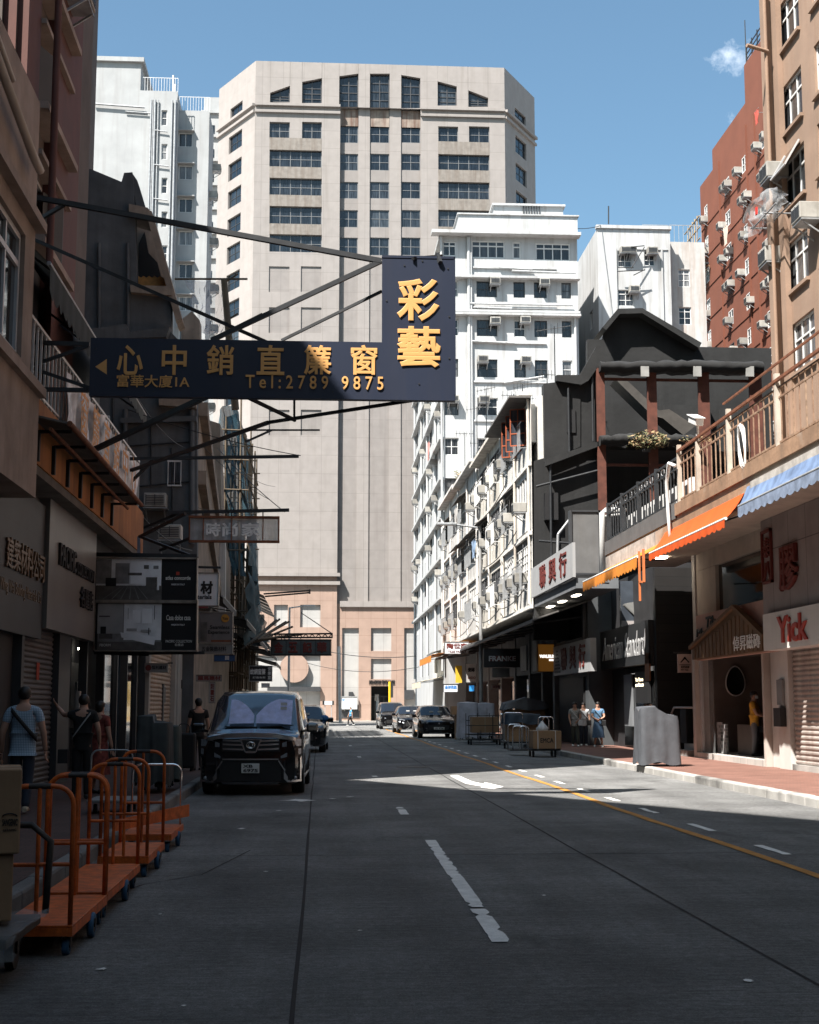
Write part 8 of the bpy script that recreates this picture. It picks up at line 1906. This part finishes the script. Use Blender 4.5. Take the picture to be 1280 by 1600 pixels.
def person(lab, F, H, top, bottom, shoe=BPLAST, hairlen=0, arms=None, legs=None, turn=0, mask=False, skirt=None, sleeves='short', hat=None, extras=None, build=1.0, skin=SKIN):
    """H metres tall, facing -y in its own frame; arms: {side: (elbow, hand)}, legs: {side: (knee, ankle)} in units of H"""
    e = E('person', (0, 0, 0), lab, 'person'); V = lambda x, y, z: Vector((x * H, y * H, z * H)); b = build
    A = {1: ((.135, .01, .63), (.15, -.03, .475)), -1: ((-.135, .01, .63), (-.15, -.03, .475))}; A.update(arms or {})
    Lg = {1: ((.052, -.01, .275), (.055, .02, .045)), -1: ((-.052, -.01, .275), (-.055, .02, .045))}; Lg.update(legs or {})
    J = {'pel': (V(0, 0, .52), (.085 * H * b, .062 * H)), 'wai': (V(0, .0, .6), (.075 * H * b, .055 * H)), 'che': (V(0, .005, .72), (.088 * H * b, .06 * H)), 'sho': (V(0, .01, .80), (.062 * H, .045 * H)), 'nec': (V(0, .0, .845), .032 * H), 'hea': (V(0, -.005, .90), (.043 * H, .05 * H)), 'top': (V(0, .0, .955), (.04 * H, .046 * H))}
    Eg = [('pel', 'wai'), ('wai', 'che'), ('che', 'sho'), ('sho', 'nec'), ('nec', 'hea'), ('hea', 'top')]
    for s in (1, -1):
        n = 'L' if s > 0 else 'R'; el, ha = A[s]; kn, an = Lg[s]
        J['s' + n] = (V(s * .1 * b, .01, .79), .036 * H); J['e' + n] = (V(*el), .026 * H); J['h' + n] = (V(*ha), .018 * H)
        J['hip' + n] = (V(s * .048, 0, .47), .05 * H); J['k' + n] = (V(*kn), .035 * H); J['a' + n] = (V(*an), .023 * H)
        Eg += [('sho', 's' + n), ('s' + n, 'e' + n), ('e' + n, 'h' + n), ('pel', 'hip' + n), ('hip' + n, 'k' + n), ('k' + n, 'a' + n)]
    m = skinmesh('b', skin, J, Eg, 'pel', e)
    # face: nose, ears, brow and chin
    hc = V(0, -.005, .91); m.ball(hc + V(0, -.004, -.028), .036 * H, .043 * H, .034 * H); m.cyl(hc + V(0, -.042, .004), hc + V(0, -.058, -.012), .006 * H, .009 * H, 6); 
    for s in (1, -1): m.ball(hc + V(s * .044, .004, -.002), .006 * H, .012 * H, .016 * H, 6, 5)
    m.ball(hc + V(0, -.046, -.030), .016 * H, .006 * H, .005 * H, 8, 5)
    # hands: palm, four fingers and a thumb
    for s in (1, -1):
        el, ha = Vector(A[s][0]) * H, Vector(A[s][1]) * H; d = (ha - el).normalized(); side = d.cross(Vector((s, 0, 0))); side = (side if side.length > .2 else d.cross(Vector((0, 0, 1)))).normalized(); nrm = side.cross(d).normalized()
        p = ha + d * .028 * H; m.loft([[c + side * (w * cos(a * pi / 4)) + nrm * (t_ * sin(a * pi / 4)) for a in range(8)] for c, w, t_ in ((ha, .016 * H, .013 * H), (ha + d * .025 * H, .024 * H, .011 * H), (ha + d * .05 * H, .023 * H, .008 * H))])
        for k in range(4):
            q = ha + d * .048 * H + side * (k - 1.5) * .0115 * H; l = (.036, .044, .041, .031)[k] * H; m.tube([q, q + d * l * .5 - nrm * s * .004 * H, q + d * l * .92 - nrm * s * .014 * H], [.0056 * H, .0052 * H, .004 * H], 6)
        q = ha + d * .012 * H + side * .018 * H; m.tube([q, q + (d * .6 + side * .8) * .022 * H, q + (d * 1.0 + side * .5) * .042 * H], [.0068 * H, .006 * H, .0045 * H], 6)
    m.build('body', skin, e)
    ey = MB()
    for s in (1, -1): ey.ball(hc + V(s * .017, -.046, .008), .0065 * H, .004 * H, .0045 * H, 7, 5)
    ey.build('eyes', BPLAST, e)
    g = 1.14
    Jt = {k: (J[k][0], tuple(q * g for q in J[k][1]) if isinstance(J[k][1], tuple) else J[k][1] * g) for k in ('pel', 'wai', 'che', 'sho', 'sL', 'sR')}
    Jt['pel'] = (V(0, 0, .53), (.095 * H * b, .072 * H)); Jt['hem'] = (V(0, 0, .445), (.098 * H * b, .074 * H)); Et = [('hem', 'pel'), ('pel', 'wai'), ('wai', 'che'), ('che', 'sho'), ('sho', 'sL'), ('sho', 'sR')]
    for n in 'LR':
        f = {'short': .62, 'long': 1.0}[sleeves]; Jt['m' + n] = (J['s' + n][0].lerp(J['e' + n][0], f), .037 * H); Et.append(('s' + n, 'm' + n))
        if sleeves == 'long': Jt['w' + n] = (J['e' + n][0].lerp(J['h' + n][0], .9), .026 * H); Et.append(('m' + n, 'w' + n))
    Jt['col'] = (V(0, .004, .838), .04 * H); Et.append(('sho', 'col'))
    skinmesh('t', top, Jt, Et, 'pel', e).build('shirt', top, e)
    if skirt:
        m = MB(); m.loft([[V(w * cos(a * pi / 10) * (1 + .07 * sin(a * 1.9 + z * 20)), .8 * w * sin(a * pi / 10), z) for a in range(20)] for z, w in ((.56, .088), (.5, .1), (.4, .112), (.28, .13), (.2, .14))][::-1]); m.build('skirt', skirt, e)
    else:
        Jb = {k: (J[k][0], J[k][1] * 1.16 if not isinstance(J[k][1], tuple) else tuple(q * 1.06 for q in J[k][1])) for k in ('pel', 'hipL', 'hipR', 'kL', 'kR')}
        for n in 'LR': Jb['a' + n] = (J['a' + n][0] + V(0, 0, -.015), .034 * H); Jb['k' + n] = (J['k' + n][0], .045 * H)
        Jb['top'] = (V(0, 0, .60), (.075 * H * b, .056 * H)); skinmesh('p', bottom, Jb, [('pel', 'top'), ('pel', 'hipL'), ('pel', 'hipR'), ('hipL', 'kL'), ('hipR', 'kR'), ('kL', 'aL'), ('kR', 'aR')], 'pel', e).build('trousers', bottom, e)
    for s in (1, -1):
        an = Vector(Lg[s][1]) * H; m = MB(); z0 = an.z - .045 * H
        m.loft([[(an.x + w * H * cos(a * pi / 5), an.y + y * H + 0, z0 + (h * H) * (.5 + .5 * sin(a * pi / 5))) for a in range(10)] for y, w, h in ((.035, .018, .03), (.025, .026, .045), (0, .027, .05), (-.05, .028, .035), (-.085, .026, .026), (-.105, .015, .018))]); m.build('shoe', shoe, e)
    if hat is None:
        m = MB(); nv = 9; rings = []
        for j in range(1, nv):
            t = pi * j / nv; rr_ = []
            for i in range(16):
                a = 2 * pi * i / 16; x, y, z = sin(t) * cos(a), sin(t) * sin(a), cos(t)
                if z < .15 and y < -.25: z = max(z, .15 + .3 * (-.25 - y))
                rr_.append(hc + Vector((x * .052 * H, y * .06 * H + .004 * H, (z if z > -.2 else -.2 + (z + .2) * (1.2 + hairlen * 25) * max(0, min(1, y * 4 + .5))) * .056 * H + .016 * H)))
            rings.append(rr_)
        m.loft(rings[::-1]); m.build('hair', HAIR, e)
    else:
        m = MB(); m.loft([[hc + Vector((w * H * cos(a * pi / 8), w * 1.15 * H * sin(a * pi / 8), z * H)) for a in range(16)] for z, w in ((.012, .05), (.03, .051), (.05, .046), (.062, .03), (.066, .006))]); m.prism([(-.045 * H, .0), (.045 * H, 0), (.045 * H, .004), (-.045 * H, .004)], -.11 * H, -.04 * H)
        k = 8; 
        for v in m.v[-k:]: v.z += hc.z + .014 * H
        m.build('cap', hat, e)
    if mask: m = MB(); m.loft([[hc + V(.034 * cos(a * pi / 6 + pi), -.02 - .04 * sin(a * pi / 6), z) for a in range(7)] for z in (-.045, -.032, -.014, 0)], closed=False, caps=False); m.build('face_mask', M('white face mask', (.65, .68, .7), .7), e)
    if extras: extras(e, V, H)
    drop(e, F); return e
def chk(name, c1, c2, s):
    m = M(name, c1, .8, var=.05); t = m.node_tree; n = t.nodes; ck = n.new('ShaderNodeTexBrick'); ck.inputs['Scale'].default_value = 1; ck.inputs['Brick Width'].default_value = s; ck.inputs['Row Height'].default_value = s; ck.offset = 0; ck.inputs['Mortar Size'].default_value = s * .14
    ck.inputs['Color1'].default_value = (*c1, 1); ck.inputs['Color2'].default_value = (*c1, 1); ck.inputs['Mortar'].default_value = (*c2, 1); tc = n.new('ShaderNodeTexCoord'); sx = n.new('ShaderNodeSeparateXYZ'); cx = n.new('ShaderNodeCombineXYZ'); t.links.new(tc.outputs['Object'], sx.inputs[0]); t.links.new(sx.outputs[0], cx.inputs[0]); t.links.new(sx.outputs[2], cx.inputs[1]); t.links.new(cx.outputs[0], ck.inputs['Vector']); t.links.new(ck.outputs['Color'], n['Principled BSDF'].inputs['Base Color']); return m
CHECK = chk('pale blue checked cotton', (.42, .55, .66), (.14, .2, .28), .022)
NAVY = M('navy trousers', (.022, .03, .048), .85, var=.15); BLKC = M('black cotton', (.012, .012, .013), .9, var=.15); YEL = M('mustard patterned cotton', (.50, .26, .03), .85, var=.35, vs=14); GRT = M('grey trousers', (.13, .13, .14), .85, var=.1); DENIM = M('blue denim', (.07, .13, .22), .85, var=.2, vs=8); LSH = M('pale patterned blouse', (.3, .3, .29), .85, var=.45, vs=22); WSH = M('white shirt', (.6, .62, .64), .8, var=.05); TEAL = M('blue print blouse', (.1, .2, .32), .85, var=.4, vs=18); REDC = M('red patterned dress', (.2, .045, .035), .85, var=.5, vs=16); DGR = M('dark green trousers', (.05, .055, .045), .85, var=.2)
def strap(col, a, b, w=.022, both=True):
    def f(e, V, H):
        m = MB(); pts = []
        for k in range(15):
            t = k / 14; x = a[0] + (b[0] - a[0]) * t; z = a[1] + (b[1] - a[1]) * t
            y = (.088 if .56 < z < .8 else .086) * (1 - min(1, abs(x) / .125) ** 2.5) ** .5 + .012; pts.append((x, y, z))
        m.loft([[V(x, y, z + w), V(x, y, z - w), V(x, y + .006, z - w), V(x, y + .006, z + w)] for x, y, z in pts]); m.build('bag_strap', col, e)
    return f
# left: man in checked shirt walking away, seen from behind (faces +y)
person('man from behind in a pale blue checked shirt with a black cross strap', Fr(-4.02, 19.9, .15, 180 + 4), 1.74, CHECK, NAVY, shoe=M('tan trainers', (.4, .33, .24), .7, var=.2), arms={1: ((.155, .03, .62), (.165, -.02, .46)), -1: ((-.155, .02, .625), (-.17, -.03, .47))}, legs={1: ((.05, -.035, .275), (.05, -.05, .045)), -1: ((-.05, .01, .28), (-.045, .09, .06))}, extras=strap(BPLAST, (.09, .8), (-.11, .57)), build=1.08)
def tote(e, V, H):
    m = MB(); m.box(*[V(.13, 0, 0).x, V(.22, 0, 0).x], V(0, -.06, 0).y, V(0, .06, 0).y, V(0, 0, .33).z, V(0, 0, .46).z); m.build('bag', BPLAST, e); strap(M('pale strap', (.3, .3, .3), .7), (-.08, .8), (.09, .56), .01)(e, V, H)
person('person in black from behind reaching one arm up to the left wall', Fr(-3.72, 23.0, .15, 180), 1.66, BLKC, BLKC, arms={1: ((.19, -.05, .78), (.27, -.1, .87)), -1: ((-.15, .02, .64), (-.15, -.05, .5))}, extras=tote)
person('woman in a red patterned dress half hidden behind the person in black', Fr(-3.66, 24.3, .15, 150), 1.56, REDC, BLKC, skirt=REDC, hairlen=.03)
person('person in dark clothes by the suitcase left of the van', Fr(-2.75, 33.0, .15, 200), 1.66, BLKC, BLKC, hairlen=.01)
# right: three women walking towards the camera
def sling(c): 
    def f(e, V, H): m = MB(); m.rbox(V(.07, 0, 0).x, V(.17, 0, 0).x, V(0, -.09, 0).y, V(0, -.05, 0).y, V(0, 0, .46).z, V(0, 0, .58).z, .02); m.bar(V(-.08, -.07, .8), V(.12, -.08, .56), .02); m.build('bag', c, e)
    return f
person('woman in a pale patterned blouse walking on the right pavement', Fr(9.25, 51.6, .15, -10), 1.63, LSH, DGR, shoe=M('white shoes', (.6, .6, .58), .6), hairlen=.05, arms={1: ((.13, -.02, .64), (.06, -.09, .56)), -1: ((-.13, -.01, .64), (-.1, -.07, .52))}, legs={1: ((.055, -.05, .27), (.07, -.06, .045)), -1: ((-.045, .0, .275), (-.05, .06, .055))}, extras=sling(WSH))
person('woman in a white shirt and shorts behind the denim skirt woman', Fr(9.75, 52.6, .15, -5), 1.62, WSH, NAVY, shoe=M('white shoes', ()), hairlen=.04, extras=sling(BPLAST))
person('woman in a blue print blouse and long denim skirt on the right pavement', Fr(9.98, 51.0, .15, -8), 1.64, TEAL, DENIM, skirt=DENIM, shoe=M('white shoes', ()), hairlen=.04, mask=False, arms={1: ((.14, -.03, .65), (.05, -.1, .6)), -1: ((-.14, -.03, .65), (-.04, -.1, .6))}, legs={1: ((.05, -.03, .27), (.08, -.05, .045)), -1: ((-.05, 0, .275), (-.08, .03, .045))}, extras=sling(BPLAST))
# man inside the tile shop, facing right (+x)
person('man in a mustard shirt with a face mask standing inside the tile shop', Fr(11.38, 37.0, .3, 62), 1.72, YEL, GRT, mask=True, arms={1: ((.15, -.06, .63), (.06, -.15, .6)), -1: ((-.15, -.06, .63), (-.05, -.15, .6))})
# pedestrian crossing far away, to the left
person('pedestrian in a blue shirt striding across the far crossing', Fr(pix(548, 1130, Y=119).x, 119, 0, -85), 1.58, M('bright blue shirt', (.12, .36, .6), .8, var=.4, vs=12), BLKC, shoe=M('white shoes', ()), legs={1: ((.03, -.12, .30), (.04, -.14, .05)), -1: ((-.03, .04, .28), (-.04, .2, .09))}, arms={1: ((.14, .06, .64), (.14, .07, .49)), -1: ((-.14, -.06, .64), (-.14, -.12, .51))})
# people behind the goods
person('masked worker standing behind the dark stall on the right', Fr(9.85, 66, .15, -10), 1.66, BLKC, BLKC, mask=True, hairlen=.02)
person('worker in black bending over the cartons by the parked cars', Fr(7.9, 72, .15, 30), 1.62, BLKC, BLKC)

# washing and odd cables
for i, (F_, u, z, w, h, mt, lab) in enumerate(((FB, 9.3, zb - 8.6, 1.0, 1.6, M('pale towel', (.5, .4, .33), .9, var=.1), 'pale towel hanging from a window rack on the red brown block'), (FB, 18.6, zb - 2.0, .7, 1.1, M('red shirt', (.4, .07, .05), .9, var=.1), 'small red garment drying high on the red brown block'), (FS, 24.5, zy(700), 1.2, 1.3, M('pink washing', (.45, .2, .18), .9, var=.2), 'pink washing hung on the street side of the white block'), (Fr(XR, 76.4, 0, -90), 3.0, 9.2, 1.3, .9, M('blue washing', (.2, .28, .4), .9, var=.2), 'blue washing hung outside the cream tenement'), (Fr(XR, 86.9, 0, -90), 4.0, 12.2, 1.2, .9, M('grey washing', (.4, .38, .36), .9, var=.2), 'grey washing hung outside the greyish tenement'))):
    e = E('laundry', F_ @ Vector((u, -.7, z)), lab, 'washing'); m = MB(F_)
    m.loft([[(u + w * k / 8, -.7 + .05 * sin(k * 2.1 + j) , z + h * j / 5) for j in range(6)] for k in range(9)], closed=False, caps=False); m.build('cloth', mt, e)
    m = MB(F_); m.cyl((u - .2, -.7, z + h), (u + w + .2, -.7, z + h), .02, n=5); m.cyl((u, -.7, z + h), (u, 0, z + h), .02, n=5); m.build('pole', METAL_G, e)
e = E('wires', Vector((8.3, 70, 6)), 'drooping cables strung along the front of the white row', 'wires'); m = MB()
for (y0, z0, y1, z1, s_) in ((57.5, 6.4, 66, 6.1, .25), (66, 6.1, 77, 6.3, .4), (60, 9.0, 72, 8.6, .3), (77, 6.3, 90, 6.0, .4), (63, 11.6, 76, 11.4, .35), (58, 8.2, 58.6, 5.6, .1)): wire((8.35, y0, z0), (8.3, y1, z1), s_, .022)
m.build('strands', METAL_D, e)
